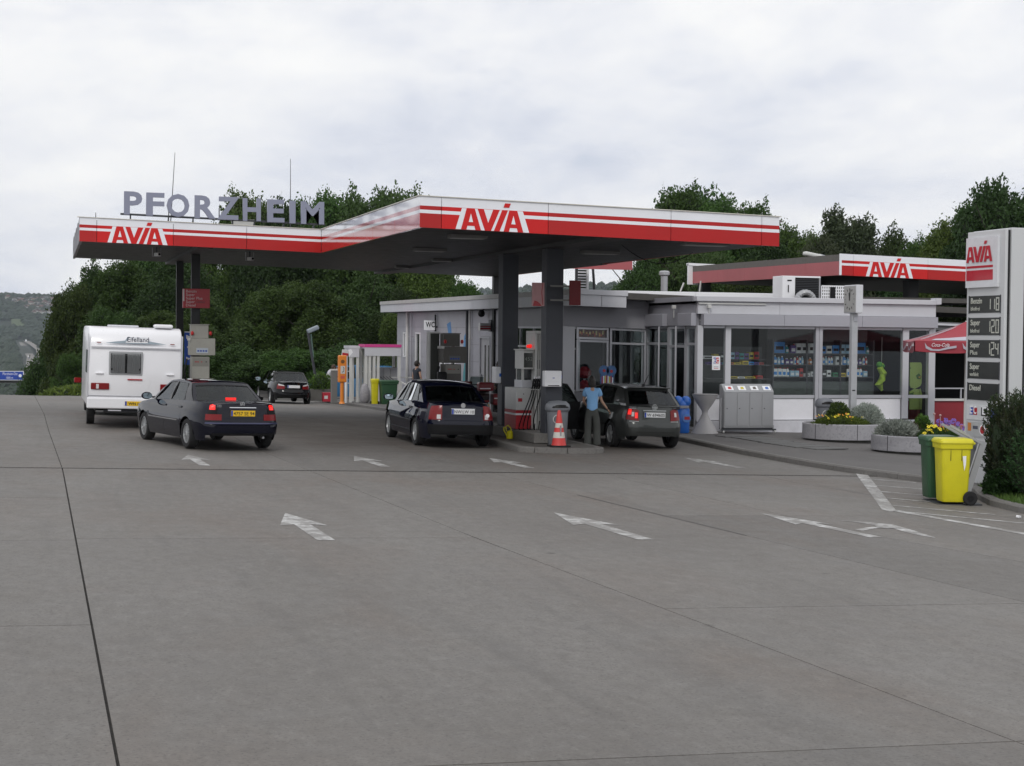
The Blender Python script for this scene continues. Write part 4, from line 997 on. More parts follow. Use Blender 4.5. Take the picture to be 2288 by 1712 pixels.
for x, y in ((29.7, 51.6), (29.4, 58), (36.5, 53), (25.9, 61.5)): z = G3(x, y); MB().box(-.2, .2, -.2, .2, 0, H2 + .03 + G(x, y) - z).build('column', COLDK, can2, loc=(x, y, z))
for a_, b_ in (((1528, 632), (1520, 652)), ((1566, 628), (1563, 652))):
    pa = sight(*a_, 61); pb = sight(*b_, 61); MB().tube([tuple(pa), tuple(pb)], .035, 6).build('post', OFFW, can2)
a = sight(1310, 601, 54); b = sight(1413, 588, 54)
c3 = thing('rear_canopy_edge', 'faded red edge of a low canopy seen between main canopy and trees', 'canopy', (0, 54, 0))
MB().box(a.x - 4, b.x, 0, .1, a.z, a.z + .42).build('fascia_panel', REDW, c3); MB().box(a.x - 4, b.x - .02, .11, 1.5, a.z + .1, a.z + .3).build('deck', M('soffit_dark', (.035, .034, .033), .5), c3)
for x in (a.x - 3.2, a.x - 1.1): MB().box(x - .12, x + .12, .2, .44, G3(x, 54) + 0, a.z + .09).build('column', COLDK, c3)

# ------------------------------------------------------------------ kiosk at the right of the shop
ki = thing('kiosk', 'dark open kiosk with grey roof edge beside the glazed shop', 'kiosk', (0, 0, 0))
gbox('roof_edge', 24.6, 33, 43.0, 43.15, 3.15, 3.4, M('kiosk_roof', (.13, .13, .135), .6, dirt=.3), ki); gbox('roof', 24.6, 33, 43.16, 49, 3.2, 3.3, M('roof_felt', (.08, .075, .07), .9), ki)
gbox('roof_trim', 24.6, 33, 42.9, 42.995, 3.3, 3.36, GREYP, ki)
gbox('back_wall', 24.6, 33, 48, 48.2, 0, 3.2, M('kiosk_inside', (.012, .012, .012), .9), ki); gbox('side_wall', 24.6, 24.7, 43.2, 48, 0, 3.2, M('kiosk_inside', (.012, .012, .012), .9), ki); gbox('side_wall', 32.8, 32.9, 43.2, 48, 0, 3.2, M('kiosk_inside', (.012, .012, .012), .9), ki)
gbox('post', 24.45, 24.55, 41.3, 41.4, .1, 3.0, ALU, ki)
ct = thing('serving_counter', 'dark red serving counter with white top and low rail', 'counter', (24.2, 41.6, G3(24.2, 41.6) + KH))
MB().box(0, 3.2, 0, .6, 0, .93).build('front_panel', M('counter_red', (.28, .018, .028), .5, dirt=.15), ct, bevel=.01); MB().box(-.55, 3.25, -.06, .66, .935, .985).build('worktop', OFFW, ct, bevel=.008)
mb = MB(); mb.bar((.25, .1, 1.30), (3, .1, 1.30), .035)
for x in (.3, .45, .62, 1.5, 2.3): mb.bar((x, .1, .99), (x, .1, 1.285), .035)
mb.build('rail', ALU, ct)
# ------------------------------------------------------------------ vehicles
def carpaint(name, col, rough=.22, flake=.0):
    m, t, out = new_mat(name); b = N(t, 'ShaderNodeBsdfPrincipled'); tc = N(t, 'ShaderNodeTexCoord')
    v = tc.outputs['Object']
    dust = ramp(t, noise_(t, v, 2.2, 6, .65), [(.55, 0.0), (.95, .008)])
    c = mixc(t, dust, col, (.16, .15, .14))
    L(t, c, b.inputs['Base Color']); b.inputs['Metallic'].default_value = flake; b.inputs['Roughness'].default_value = .3
    b.inputs['Specular IOR Level'].default_value = .0; b.inputs['Coat Weight'].default_value = 1.0; b.inputs['Coat Roughness'].default_value = .015; b.inputs['Coat IOR'].default_value = 1.42
    L(t, b.outputs[0], out.inputs[0]); return m
def tab(pts): return lambda y: lerp_tab(pts, y)
def smoothtab(pts):
    def f(y):
        if y <= pts[0][0]: return pts[0][1]
        for (a, xa), (b, xb) in zip(pts, pts[1:]):
            if y <= b: t = (y - a) / (b - a); t = t * t * (3 - 2 * t) * .5 + t * .5; return xa + (xb - xa) * t
        return pts[-1][1]
    return f
class Car:
    """local frame: +y forward, x across, z up. S(s, z) is the wrap-round side surface"""
    def __init__(c, name, label, cat, loc, rz, spec, paint, tilt=(0, 0)):
        c.k = spec; c.paint = paint
        c.root = thing(name, label, cat, loc, 0, rot=(tilt[0], tilt[1], rz))
        k = spec; a, b = k['W'] / 2, k['L'] / 2; n = k.get('n', 5.0); dense = []
        for i in range(4000):
            t = 2 * PI * i / 4000 - PI / 2; ct, st = math.cos(t), math.sin(t)
            x = a * math.copysign(abs(ct) ** (2 / n), ct); y = b * math.copysign(abs(st) ** (2 / n), st)
            tp = k.get('taper', .06); x *= 1 - tp * (abs(y) / b) ** 3
            dense.append(Vector((x, y)))
        ds = [0]
        for i in range(4000): ds.append(ds[-1] + (dense[(i + 1) % 4000] - dense[i]).length)
        tot = ds[-1]; NN = 248; c.out = []; j = 0
        for i in range(NN):
            s = tot * i / NN
            while ds[j + 1] < s: j += 1
            c.out.append(dense[j] + (dense[(j + 1) % 4000] - dense[j]) * ((s - ds[j]) / max(1e-9, ds[j + 1] - ds[j])))
        c.NN = NN; c.step = tot / NN
        c.nrm = []
        for i in range(NN):
            d = (c.out[(i + 1) % NN] - c.out[i - 1]).normalized(); c.nrm.append(Vector((d.y, -d.x)))
        c.inset = tab(k['inset']); c.rin = tab(k['rin']); c.fin = tab(k.get('fin', k['rin'])); c.shoulder = smoothtab(k['shoulder'])
    def S(c, s, z, off=0.0):
        """point on the body side; s in outline steps from the rear centre, anticlockwise (towards +x)"""
        i = int(math.floor(s)) % c.NN; f = s - math.floor(s); p = c.out[i] * (1 - f) + c.out[(i + 1) % c.NN] * f
        n_ = (c.nrm[i] * (1 - f) + c.nrm[(i + 1) % c.NN] * f).normalized()
        ins = c.inset(z) * (1 - n_.y ** 2) + (c.rin(z) if n_.y < 0 else c.fin(z)) * n_.y ** 2
        q = p - n_ * (ins - off); return Vector((q.x, q.y, z))
    def find(c, y, side=1):
        rng = range(0, c.NN // 2) if side > 0 else range(c.NN // 2, c.NN)
        return min(rng, key=lambda i: abs(c.out[i].y - y) + (0 if abs(c.nrm[i].x) > .5 else .0))
    def body(c):
        k = c.k; NZ = 10; rows = [[] for _ in range(NZ + 1)]; r = k['wr'] + .045
        for i in range(c.NN):
            p = c.out[i]; n_ = c.nrm[i]; zt = c.shoulder(p.y); zb = k['sill'] if abs(n_.y) < .5 else k.get('bump_bot', k['sill'])
            w = abs(n_.x)
            for yw in (k['yr'], k['yf']):
                d = abs(p.y - yw)
                if d < r and w > .7: zb = max(zb, k['wr'] + math.sqrt(r * r - d * d))
            for j in range(NZ + 1):
                z = zb + (zt - zb) * j / NZ; rows[j].append(tuple(c.S(i, z)))
        mb = MB(); mb.grid(rows, closed=True)
        deck = []; H2 = c.NN // 2
        for i in range(H2 + 1):
            a = Vector(rows[NZ][i]); b = Vector(rows[NZ][(c.NN - i) % c.NN]); r_ = []
            cr = k.get('crown', .035) * min(1, abs(a.x) / .5)
            for u in range(9):
                t = u / 8; p = a.lerp(b, t); p.z += cr * (1 - (2 * t - 1) ** 2); r_.append(tuple(p))
            deck.append(r_)
        mb.grid(deck)
        o = mb.build('body', c.paint, c.root, smooth=True)
        for m in o.modifiers:
            if m.type == 'EDGE_SPLIT': m.split_angle = R(50)
        # underbody
        MB().box(-k['W'] / 2 + .37, k['W'] / 2 - .37, -k['L'] / 2 + .25, k['L'] / 2 - .25, .30, .62).box(-k['W'] / 2 + .06, k['W'] / 2 - .06, k['yr'] + .4, k['yf'] - .4, .24, .5).build('underbody', BLACK, c.root)
        for yw in (k['yr'], k['yf']):
            for sx in (-1, 1):
                q_ = [(yw + (r - .004) * math.cos(PI * i / 14), k['wr'] + (r - .004) * math.sin(PI * i / 14)) for i in range(15)]
                xa, xb = sx * (k['W'] / 2 - .36), sx * (k['W'] / 2 - .05); v = [(x_, y_, z_) for x_ in (xa, xb) for y_, z_ in q_]
                MB().add(v, [(i, i + 1, 16 + i, 15 + i) for i in range(14)] + [tuple(range(15))]).build('wheel_well', BLACK, c.root)
        return o
    def patch(c, name, mat, s0, s1, z0, z1, off=.006, nz=3, edge=True, zf=None, parent=None, label=None):
        """a panel lying on the body surface from outline step s0 to s1"""
        n = max(2, int(abs(s1 - s0) / 1.0) + 1); rows = []
        for j in range(nz + 1):
            r_ = []
            for i in range(n + 1):
                s = s0 + (s1 - s0) * i / n; a, b = (z0, z1) if zf is None else zf(i / n); z = a + (b - a) * j / nz
                r_.append(tuple(c.S(s, z, off)))
            rows.append(r_)
        mb = MB().grid(rows)
        if edge:
            lo = [tuple(c.S(s0 + (s1 - s0) * i / n, (z0 if zf is None else zf(i / n)[0]), -.02)) for i in range(n + 1)]
            hi = [tuple(c.S(s0 + (s1 - s0) * i / n, (z1 if zf is None else zf(i / n)[1]), -.02)) for i in range(n + 1)]
            mb.grid([lo, rows[0]]); mb.grid([rows[-1], hi])
            for e in (0, -1): mb.grid([[r_[e] for r_ in rows], [tuple(c.S(s0 if e == 0 else s1, r_[e][2], -.02)) for r_ in rows]])
        o = mb.build(name, mat, parent or c.root, smooth=True)
        if label: o['label'] = label
        return o
    def wheels(c, spokes=7, style='spoke', rimmat=None, full=False):
        k = c.k; r = k['wr']; x = k['W'] / 2 - .035
        for yw in (k['yr'], k['yf']):
            for sx in (-1, 1):
                w = child_empty('wheel', c.root, (sx * x, yw, r))
                MB().lathe([(r * .64, -.02 * sx), (r * .70, 0), (r * .93, 0), (r, -.03 * sx), (r, -.17 * sx), (r * .93, -.195 * sx), (r * .64, -.19 * sx)], 28, axis='x', caps=False).build('tyre', RUBBER, w, smooth=True)
                mb = MB(); mb.lathe([(r * .66, -.015 * sx), (r * .62, -.012 * sx), (r * .60, -.05 * sx), (r * .58, -.14 * sx)], 28, axis='x', caps=False)
                if full: mb.lathe([(.0, -.002 * sx), (.04, -.002 * sx), (r * .3, -.012 * sx), (r * .6, -.028 * sx)], 28, axis='x')
                for i in range(spokes):
                    a = 2 * PI * i / spokes + .3; da = .95 / spokes if style != 'thin' else .85 / spokes
                    p = []
                    for rr, dd, xx in ((.045, 1.8, -.018), (r * .62, 1.0, -.03)):
                        for q in (-1, 1):
                            aa = a + q * da * dd * (1 if rr > .1 else 1.2); p.append((xx * sx + (.004 * sx if full else 0), rr * math.cos(aa), rr * math.sin(aa)))
                    p2 = [(px_ - .03 * sx, py_, pz_) for px_, py_, pz_ in p]
                    mb.add(p + p2, [(0, 1, 3, 2), (4, 6, 7, 5), (0, 2, 6, 4), (1, 5, 7, 3), (2, 3, 7, 6)])
                mb.lathe([(0, -.008 * sx), (.05, -.012 * sx), (.055, -.05 * sx)], 14, axis='x')
                mb.build('rim', rimmat or RIM, w); MB().cyl((-.13 * sx, 0, 0), (-.10 * sx, 0, 0), r * .58, n=24).build('brake_disc', DGREY, w)
    def greenhouse(c, g):
        """g: dict lines=[(yb, yt, zt)...] rear to front along the side; panes=[...] pane flags between lines;
        zb(y) belt height; wb, wt half widths at belt and roof; rear/front glass insets"""
        k = c.k; H = k['H']; lines = g['lines']; zbf = lambda y: c.shoulder(y) + g.get('lift', .0)
        def P(line, t, sx):
            yb, yt, zt = line; zb = zbf(yb) - .02; z = zb + (zt - zb) * t; y = yb + (yt - yb) * t
            e = abs((y - g.get('yc', 0)) / (k['L'] * .5)); q = (z - zb) / (H - zb); bul = .03 * math.sin(PI * min(1, q))
            x = g['wb'] * (1 - .10 * e * e) * (1 - q) + g['wt'] * (1 - .12 * e * e) * q + bul; return Vector((sx * x, y, z))
        frame = MB(); T = g.get('t', (.07, .90)); bands = [(0, T[0]), T, (T[1], 1)]
        for sx in (-1, 1):
            for i in range(len(lines) - 1):
                for bi, (t0, t1) in enumerate(bands):
                    if bi == 1 and g['panes'][i]:
                        v = [P(lines[i], t0, sx), P(lines[i + 1], t0, sx), P(lines[i + 1], t1, sx), P(lines[i], t1, sx)]
                        vi = [p - Vector((sx * .012, 0, 0)) for p in v]
                        MB().add(vi, [(0, 1, 2, 3)]).build('window', GLASSCAR, c.root)
                        vo = [p - Vector((sx * .03, 0, 0)) for p in v]
                        frame.add(v + vo, [(0, 1, 5, 4), (1, 2, 6, 5), (2, 3, 7, 6), (3, 0, 4, 7)], 1); continue
                    n = 3; rows = []
                    for j in range(n + 1):
                        t = t0 + (t1 - t0) * j / n; rows.append([tuple(P(lines[i], t, sx)), tuple(P(lines[i + 1], t, sx))])
                    frame.grid(rows, 0)
                    inner = [[(x - sx * .035, y, z) for x, y, z in r_] for r_ in rows]; frame.grid(inner, 1)
        NR = 9; rows = []
        for ln in lines:
            a = P(ln, 1, -1); b = P(ln, 1, 1); r_ = []
            for u in range(NR): t = u / (NR - 1); p = a.lerp(b, t); p.z += g.get('rc', .04) * (1 - (2 * t - 1) ** 2) ** .8; r_.append(tuple(p))
            rows.append(r_)
        frame.grid(rows, 0); frame.grid([[(x, y, z - .03) for x, y, z in r_] for r_ in rows], 1)
        def endglass(line, sgn, name, tt):
            """windscreen or rear window: curved sheet between the end pillars"""
            a0, a1 = P(line, 0, -1), P(line, 1, -1); nU = 12; nT = 8; bow = g.get('bow', .14)
            def E(u, t):
                q = a0.lerp(a1, t); x = q.x * -1 * (2 * u - 1); cy_ = (1 - (2 * u - 1) ** 2) * bow * sgn * (1 - .5 * t)
                return Vector((x, q.y + cy_, q.z + (g.get('rc', .04) * (1 - (2 * u - 1) ** 2) ** .8 * t)))
            u0 = g.get('pil', .055)
            us = [0, u0] + [u0 + (1 - 2 * u0) * i / nU for i in range(1, nU)] + [1 - u0, 1]
            for tb, (t0, t1) in enumerate(((0, tt[0]), tt, (tt[1], 1))):
                for i in range(len(us) - 1):
                    gl = tb == 1 and 1 <= i <= len(us) - 3
                    if gl: continue
                    rr = [[tuple(E(us[i], t0 + (t1 - t0) * j / 3)), tuple(E(us[i + 1], t0 + (t1 - t0) * j / 3))] for j in range(4)]
                    frame.grid(rr, 0); frame.grid([[(x, y - sgn * .03, z - .01) for x, y, z in r_] for r_ in rr], 1)
            rr = [[tuple(E(us[i], tt[0] + (tt[1] - tt[0]) * j / nT) - Vector((0, sgn * .008, 0))) for i in range(1, len(us) - 1)] for j in range(nT + 1)]
            MB().grid(rr).build(name, GLASSCAR, c.root, smooth=True)
            # black ceramic border round the glass
            for (t0, t1) in ((tt[0], tt[0] + .05), (tt[1] - .05, tt[1])):
                bd_ = MB()
                for i in range(1, len(us) - 2):
                    bd_.grid([[tuple(E(us[i], t) + Vector((0, sgn * .003, 0))), tuple(E(us[i + 1], t) + Vector((0, sgn * .003, 0)))] for t in (t0, t1)])
                bd_.build('glass_seal', BLACK, c.root)
        endglass(lines[0], -1, 'rear_window', g.get('rt', (.06, .90)))
        endglass(lines[-1], 1, 'windscreen', (.03, .93))
        o = frame.build('roof', [c.paint, INT], c.root, smooth=True)
        # dashboard, seats, parcel shelf
        zi = zbf(0) + .02; ya, yz = lines[0][0], lines[-1][0]
        MB().box(-g['wb'] + .1, g['wb'] - .1, ya - .05, yz + .1, zi - .05, zi).build('interior', INT, c.root)
        for sx in (-1, 1):
            for yy, hh in ((g.get('ys', .25), .13), (g.get('ys', .25) - .85, .05)):
                st = MB().cbox((sx * .36, yy, zi + hh / 2), (.46, .14, hh)).build('seat', SEAT, c.root, bevel=.04)
                MB().cbox((sx * .36, yy - .02, zi + hh + .11), (.26, .10, .14)).build('headrest', SEAT, st, bevel=.04); MB().bar((sx * .36, yy, zi + hh - .02), (sx * .36, yy, zi + hh + .06), .03).build('headrest_post', BLACK, st)
        MB().cbox((0, lines[-1][0] - .25, zi + .05), (g['wb'] * 1.7, .3, .1)).build('dashboard', INT, c.root, bevel=.03)
    def mirrors(c, y, z, w=.19, h=.13, sides=(-1, 1)):
        for sx in sides:
            x = c.k['W'] / 2 + .09
            o = MB().ball((0, 0, 0), 1, 14, 8, sc=(w / 2 + .012, .07, h / 2 + .012)).build('mirror', c.paint, c.root, smooth=True); o.location = (sx * x, y, z)
            MB().prism([(w / 2 * .95 * math.cos(a) ** 1 if 0 else math.copysign(abs(math.cos(a)) ** .6, math.cos(a)) * w / 2 * .86, math.copysign(abs(math.sin(a)) ** .6, math.sin(a)) * h / 2 * .84) for a in [2 * PI * i / 16 for i in range(16)]], -.062, -.068).build('mirror_glass', MIRG, o)
            MB().bar((-sx * .16, .02, -.03), (-sx * .03, 0, -.02), .05, .035).build('arm', BLACK, o)
    def plate(c, s, z, w, h, bg, body_txt, size=.085, blue=True, off=.012, y_dir=-1):
        y = c.S(0, z).y - off
        t = MB().box(-w / 2, w / 2, -.006, 0, z - h / 2, z + h / 2).build('number_plate', bg, c.root, loc=(0, y, 0), bevel=.003)
        if blue: MB().box(-w / 2 + .004, -w / 2 + .044, -.0085, -.0062, z - h / 2 + .004, z + h / 2 - .004).build('country_band', BLUES, t)
        if body_txt: text('lettering', body_txt, size, INK, t, (-w / 2 + (.058 if blue else .02), -.0075, z - size * .36), bold=.006, width=w - (.075 if blue else .04), depth=.001)
        return t
TILT = (math.atan(GY), -math.atan(GX))
def place(x, y): return on(x, y, .002)

# ---- dark blue saloon, yellow plate (stepping out of line towards the left lane)
navy = carpaint('paint_dark_blue', (.0025, .003, .010))
spec = dict(L=4.50, W=1.84, H=1.39, n=6.5, taper=.04, wr=.305, yr=-1.36, yf=1.32, sill=.20, bump_bot=.32, crown=.03,
            inset=[(.15, .07), (.3, .03), (.5, .0), (.62, .0), (.80, .03), (.92, .09), (1.0, .15)],
            rin=[(.15, .10), (.26, .03), (.36, .0), (.54, .0), (.58, .05), (.9, .07), (.98, .14), (1.05, .2)],
            shoulder=[(-2.25, .93), (-1.7, .965), (-1.2, .965), (.9, .915), (1.4, .85), (2.1, .72), (2.25, .66)])
mc = Car('saloon_car', 'dark blue saloon with yellow number plate and lit brake lamps behind the caravan', 'car', place(3.18, 34.72), R(15), spec, navy, TILT)
mc.body(); mc.wheels(12, 'thin')
mc.greenhouse(dict(lines=[(-1.40, -.88, 1.31), (-1.20, -.82, 1.32), (-.96, -.74, 1.335), (-.90, -.68, 1.34), (-.12, -.10, 1.365), (-.02, -.01, 1.365), (.98, .30, 1.34), (1.16, .40, 1.325)],
                   panes=[0, 0, 1, 1, 0, 1, 0], wb=.79, wt=.56, rc=.03, ys=.1, bow=.12, pil=.05, rt=(.06, .88)))
mc.mirrors(.78, .98, .22, .14)
cn = mc.NN
def lamps_c(c, sgn):
    s0, s1 = (9.6, 17.2); a, b = (s0, s1) if sgn > 0 else (cn - s0, cn - s1)
    c.patch('tail_lamp', LAMPR, a, b, .63, .74, .012, zf=lambda t: (.615, .735))
    c.patch('tail_lamp_housing', BLACK, a + sgn * 1.9, b + sgn * -1.2, .737, .85, .010); c.patch('brake_lamp', LAMPLIT, a + sgn * 3.0, b + sgn * -1.6, .835, .935, .014, zf=lambda t: (.825, .93 - .03 * abs(t - .5)))
lamps_c(mc, 1); lamps_c(mc, -1)
mc.patch('bumper', navy, -17, 17, .33, .575, .022, nz=5); mc.patch('bumper_trim', M('trim_blue_light', (.05, .055, .11), .3, .3), -16.8, 16.8, .545, .572, .034)
mc.patch('bumper_lower', BLACK, -14, 14, .31, .36, .026)
mc.patch('door_strip', CHROME, mc.find(-.92, -1), mc.find(.88, -1), .545, .565, .012); mc.patch('door_strip', CHROME, mc.find(-.92, 1), mc.find(.88, 1), .545, .565, .012)
mc.patch('boot_seam', BLACK, -8.8, 8.8, .60, .606, .002); mc.patch('boot_strip', CHROME, -6.0, 6.0, .865, .88, .010)
mc.plate(0, .755, .52, .115, PLY, '4757 SE 94', .10)
for s_ in (-1, 1):
    for yy in (.0, -.95): mc.patch('door_handle', DGREY, mc.find(yy + .12, s_), mc.find(yy - .08, s_), .82, .85, .02)
    for yy in (-.06, .93, -.98): mc.patch('door_seam', BLACK, mc.find(yy, s_), mc.find(yy, s_) + .16, .28, .93, .002, edge=False)
MB().lathe([(.052, 0), (.052, .012), (.044, .012), (.044, 0)], 20, (0, -2.16, .935), axis='y').bar((0, -2.155, .935), (0, -2.155, .985), .012).bar((0, -2.155, .935), (.04, -2.155, .91), .012).bar((0, -2.155, .935), (-.04, -2.155, .91), .012).build('emblem', CHROME, mc.root)
MB().box(-.11, .11, -1.52, -1.49, 1.0, 1.045).build('high_brake_lamp', LAMPLIT, mc.root); MB().tube([(.45, -2.1, .27), (.45, -2.2, .27)], .025, 8).build('exhaust', STEEL, mc.root)
text('lettering', 'C 180', .07, CHROME, mc.root, (-.62, -2.175, .875)); 

# ---- navy saloon with white plate, standing left of the near pump
navy2 = carpaint('paint_navy', (.003, .004, .014))
spec = dict(L=4.68, W=1.76, H=1.46, n=5.6, taper=.055, wr=.315, yr=-1.30, yf=1.40, sill=.20, bump_bot=.32, crown=.035,
            inset=[(.15, .06), (.3, .02), (.5, .0), (.66, .0), (.84, .04), (.96, .11), (1.02, .16)],
            rin=[(.15, .10), (.26, .03), (.36, .0), (.58, .0), (.63, .045), (.92, .07), (1.0, .14), (1.08, .22)],
            shoulder=[(-2.34, .95), (-1.9, .985), (-1.2, .98), (.9, .92), (1.5, .87), (2.2, .74), (2.34, .68)])
pc = Car('saloon_car', 'navy saloon with white number plate and arched roof beside the pump island', 'car', place(8.70, 36.55), R(1.0), spec, navy2, TILT)
pc.body(); pc.wheels(9, 'spoke')
pc.greenhouse(dict(lines=[(-1.58, -.92, 1.35), (-1.30, -.80, 1.375), (-1.10, -.66, 1.39), (-.52, -.42, 1.41), (-.16, -.13, 1.42), (-.05, -.04, 1.42), (.35, .20, 1.415), (.9, .36, 1.385), (1.22, .52, 1.345)],
                   panes=[0, 1, 1, 1, 0, 1, 1, 0], wb=.765, wt=.545, rc=.04, ys=.1, bow=.14, pil=.05, rt=(.08, .90)))
pc.mirrors(.88, .99, .23, .13)
cn = pc.NN
for sg_ in (1, -1):
    a, b = (10.2, 17.4) if sg_ > 0 else (cn - 10.2, cn - 17.4)
    pc.patch('tail_lamp', LAMPR, a, b, .64, .94, .012, nz=5, zf=lambda t: (.63, .945 - .02 * t)); pc.patch('reversing_lamp', LAMPW, a + sg_ * .6, a + sg_ * 2.6, .65, .745, .017)
pc.patch('bumper', navy2, -17.5, 17.5, .33, .60, .024, nz=5); pc.patch('bumper_lower', M('bumper_black', (.008, .008, .009), .6, spec=.2), -17.3, 17.3, .31, .53, .030, nz=4)
pc.patch('boot_seam', BLACK, -9.5, 9.5, .615, .621, .002); pc.patch('plate_recess', BLACK, -6.2, 6.2, .885, .90, .008); pc.patch('boot_strip', CHROME, -5.8, 5.8, .875, .882, .012)
pc.plate(0, .815, .52, .115, PLW, 'NW:LW 10', .10)
for s_ in (-1, 1):
    for yy in (.1, -.85): pc.patch('door_handle', DGREY, pc.find(yy + .12, s_), pc.find(yy - .08, s_), .83, .86, .02)
    for yy in (-.02, 1.0, -.95): pc.patch('door_seam', BLACK, pc.find(yy, s_), pc.find(yy, s_) + .16, .28, .93, .002, edge=False)
    pc.patch('door_strip', CHROME, pc.find(-.9, s_), pc.find(.98, s_), .555, .57, .012)
    pc.patch('sill_strip', DGREY, pc.find(-.85, s_), pc.find(.9, s_), .33, .345, .012)
MB().lathe([(0, .01), (.05, .01), (.055, 0)], 20, (0, -2.275, .95), axis='y').build('emblem', CHROME, pc.root)
MB().cyl((.56, -2.30, .735), (.56, -2.27, .735), .042, n=16).build('sticker', WHITE, pc.root)

# ---- dark grey hatchback with open door, right of the island
anth = carpaint('paint_graphite', (.055, .059, .057), flake=.5)
spec = dict(L=4.18, W=1.71, H=1.475, n=5.2, taper=.055, wr=.31, yr=-1.26, yf=1.34, sill=.22, bump_bot=.32, crown=.035,
            inset=[(.15, .06), (.3, .02), (.5, .0), (.66, .0), (.84, .035), (.96, .09), (1.05, .15)],
            rin=[(.15, .12), (.26, .04), (.36, .0), (.58, .0), (.64, .04), (.80, .06), (1.0, .10), (1.1, .16)],
            shoulder=[(-2.09, 1.02), (-1.6, 1.02), (-1.0, .99), (.9, .94), (1.4, .89), (1.95, .76), (2.09, .70)])
cc = Car('hatchback_car', 'dark grey hatchback with open driver door and lit left tail lamp by the pavement', 'car', place(13.47, 36.95), R(0.5), spec, anth, TILT)
cc.body(); cc.wheels(5, 'spoke')
cc.greenhouse(dict(lines=[(-1.93, -1.48, 1.39), (-1.50, -1.30, 1.41), (-1.18, -1.02, 1.43), (-.95, -.80, 1.44), (-.14, -.12, 1.455), (-.02, -.01, 1.455), (.95, .32, 1.415), (1.22, .45, 1.385)],
                   panes=[0, 0, 1, 1, 0, 1, 0], wb=.74, wt=.535, rc=.03, ys=.15, bow=.11, pil=.055, rt=(.05, .86)))
cc.mirrors(.85, 1.0, .20, .14, (1,))
cn = cc.NN
for sg_ in (1, -1):
    a, b = (9.3, 16.8) if sg_ > 0 else (cn - 9.3, cn - 16.8)
    cc.patch('tail_lamp', LAMPR, a, b, .66, .95, .014, nz=5, zf=lambda t: (.66 + .03 * t, .90 + .10 * t))
    if sg_ < 0:
        cc.patch('brake_lamp', LAMPLIT, a - .8, a - 2.3, .72, .85, .022); cc.patch('brake_lamp', LAMPLIT, a - 4.6, b + .8, .80, .93, .022); cc.patch('reversing_lamp', LAMPW, a - 2.8, a - 4.3, .76, .86, .022)
    else: cc.patch('reversing_lamp', LAMPW, a + 2.6, a + 4.2, .76, .86, .022)
    cc.patch('lamp_trim', M('trim_light', (.45, .45, .45), .4), a, a + sg_ * 5.5, .64, .655, .016)
cc.patch('bumper', anth, -16.8, 16.8, .31, .62, .028, nz=5); cc.patch('bumper_groove', BLACK, -11, 11, .40, .408, .031); cc.patch('hatch_seam', BLACK, -9.6, 9.6, .632, .640, .003)
cc.patch('plate_strip', M('trim_silver', (.30, .31, .31), .3, .6), -6.6, 6.6, .885, .912, .018)
cc.plate(0, .80, .52, .115, PLW, 'W 69460S', .10)
MB().lathe([(0, .01), (.07, .01), (.075, 0)], 20, (0, -2.015, .975), axis='y').build('emblem', CHROME, cc.root)
text('lettering', 'COROLLA', .05, CHROME, cc.root, (.42, -1.99, .955), rz=R(6)); MB().box(-.62, -.45, -2.0, -1.985, .93, .95).box(-.62, -.45, -2.0, -1.985, .965, .98).build('badge', CHROME, cc.root)
MB().tube([(0, -1.25, 1.47), (0, -1.55, 1.72)], [.012, .006], 6).build('roof_antenna', BLACK, cc.root); MB().cbox((0, -1.24, 1.47), (.05, .1, .04)).build('antenna_base', BLACK, cc.root, bevel=.01)
MB().box(-.54, .54, -1.60, -1.46, 1.405, 1.428).build('roof_spoiler', anth, cc.root, bevel=.01)
MB().tube([(-.1, -1.82, 1.10), (.32, -1.80, 1.12), (.33, -1.83, 1.13)], .008, 5).build('wiper', BLACK, cc.root)
cc.patch('doorway_dark_patch', BLACK, cc.find(-.02, -1), cc.find(.95, -1), .28, .95, .004)  # black patch on the closed flank paints the dark inside of the doorway
# opened front door, hinged at its front edge
dh = cc.S(cc.find(.96, -1), .6); door = child_empty('open_door', cc.root, (dh.x + .02, dh.y, 0), (0, 0, R(-62)))
mb = MB(); rows = []
for j in range(8):
    z = .28 + .68 * j / 7; rows.append([(-.02 - .05 * math.sin(PI * j / 7) * 1, -.02 - 1.0 * i / 6, z) for i in range(7)])
mb.grid(rows); mb.grid([[(x + .09, y, z) for x, y, z in r_] for r_ in rows], 1)
ed = lambda r_: r_
for side in (0, -1): mb.grid([[r_[side] for r_ in rows], [(r_[side][0] + .09, r_[side][1], r_[side][2]) for r_ in rows]])
mb.grid([rows[-1], [(x + .09, y, z) for x, y, z in rows[-1]]]); mb.grid([rows[0], [(x + .09, y, z) for x, y, z in rows[0]]])
mb.build('door_panel', [anth, INT], door)
MB().tube([(.03, -.12, .95), (.10, -.42, 1.22), (.17, -.66, 1.38), (.19, -.86, 1.40), (.17, -.97, 1.30), (.05, -1.0, .95)], .028, 8).build('window_frame', BLACK, door)
MB().add([(.03, -.16, .96), (.10, -.44, 1.21), (.17, -.66, 1.37), (.18, -.86, 1.39), (.16, -.95, 1.29), (.05, -.98, .96)], [(0, 1, 2, 3, 4, 5)]).build('pane', GLASSCAR, door)
mi = MB().ball((0, 0, 0), 1, 12, 8, sc=(.11, .06, .075)).build('door_mirror', BLACK, door, smooth=True); mi.location = (-.12, -.14, 1.0); mi.rotation_euler = (0, 0, R(62))
g_ = MB().prism([(.08 * math.cos(a), .052 * math.sin(a)) for a in [2 * PI * i / 14 for i in range(14)]], -.066, -.06).build('door_mirror_glass', MIRG, door); g_.location = mi.location; g_.rotation_euler = (0, 0, R(56))

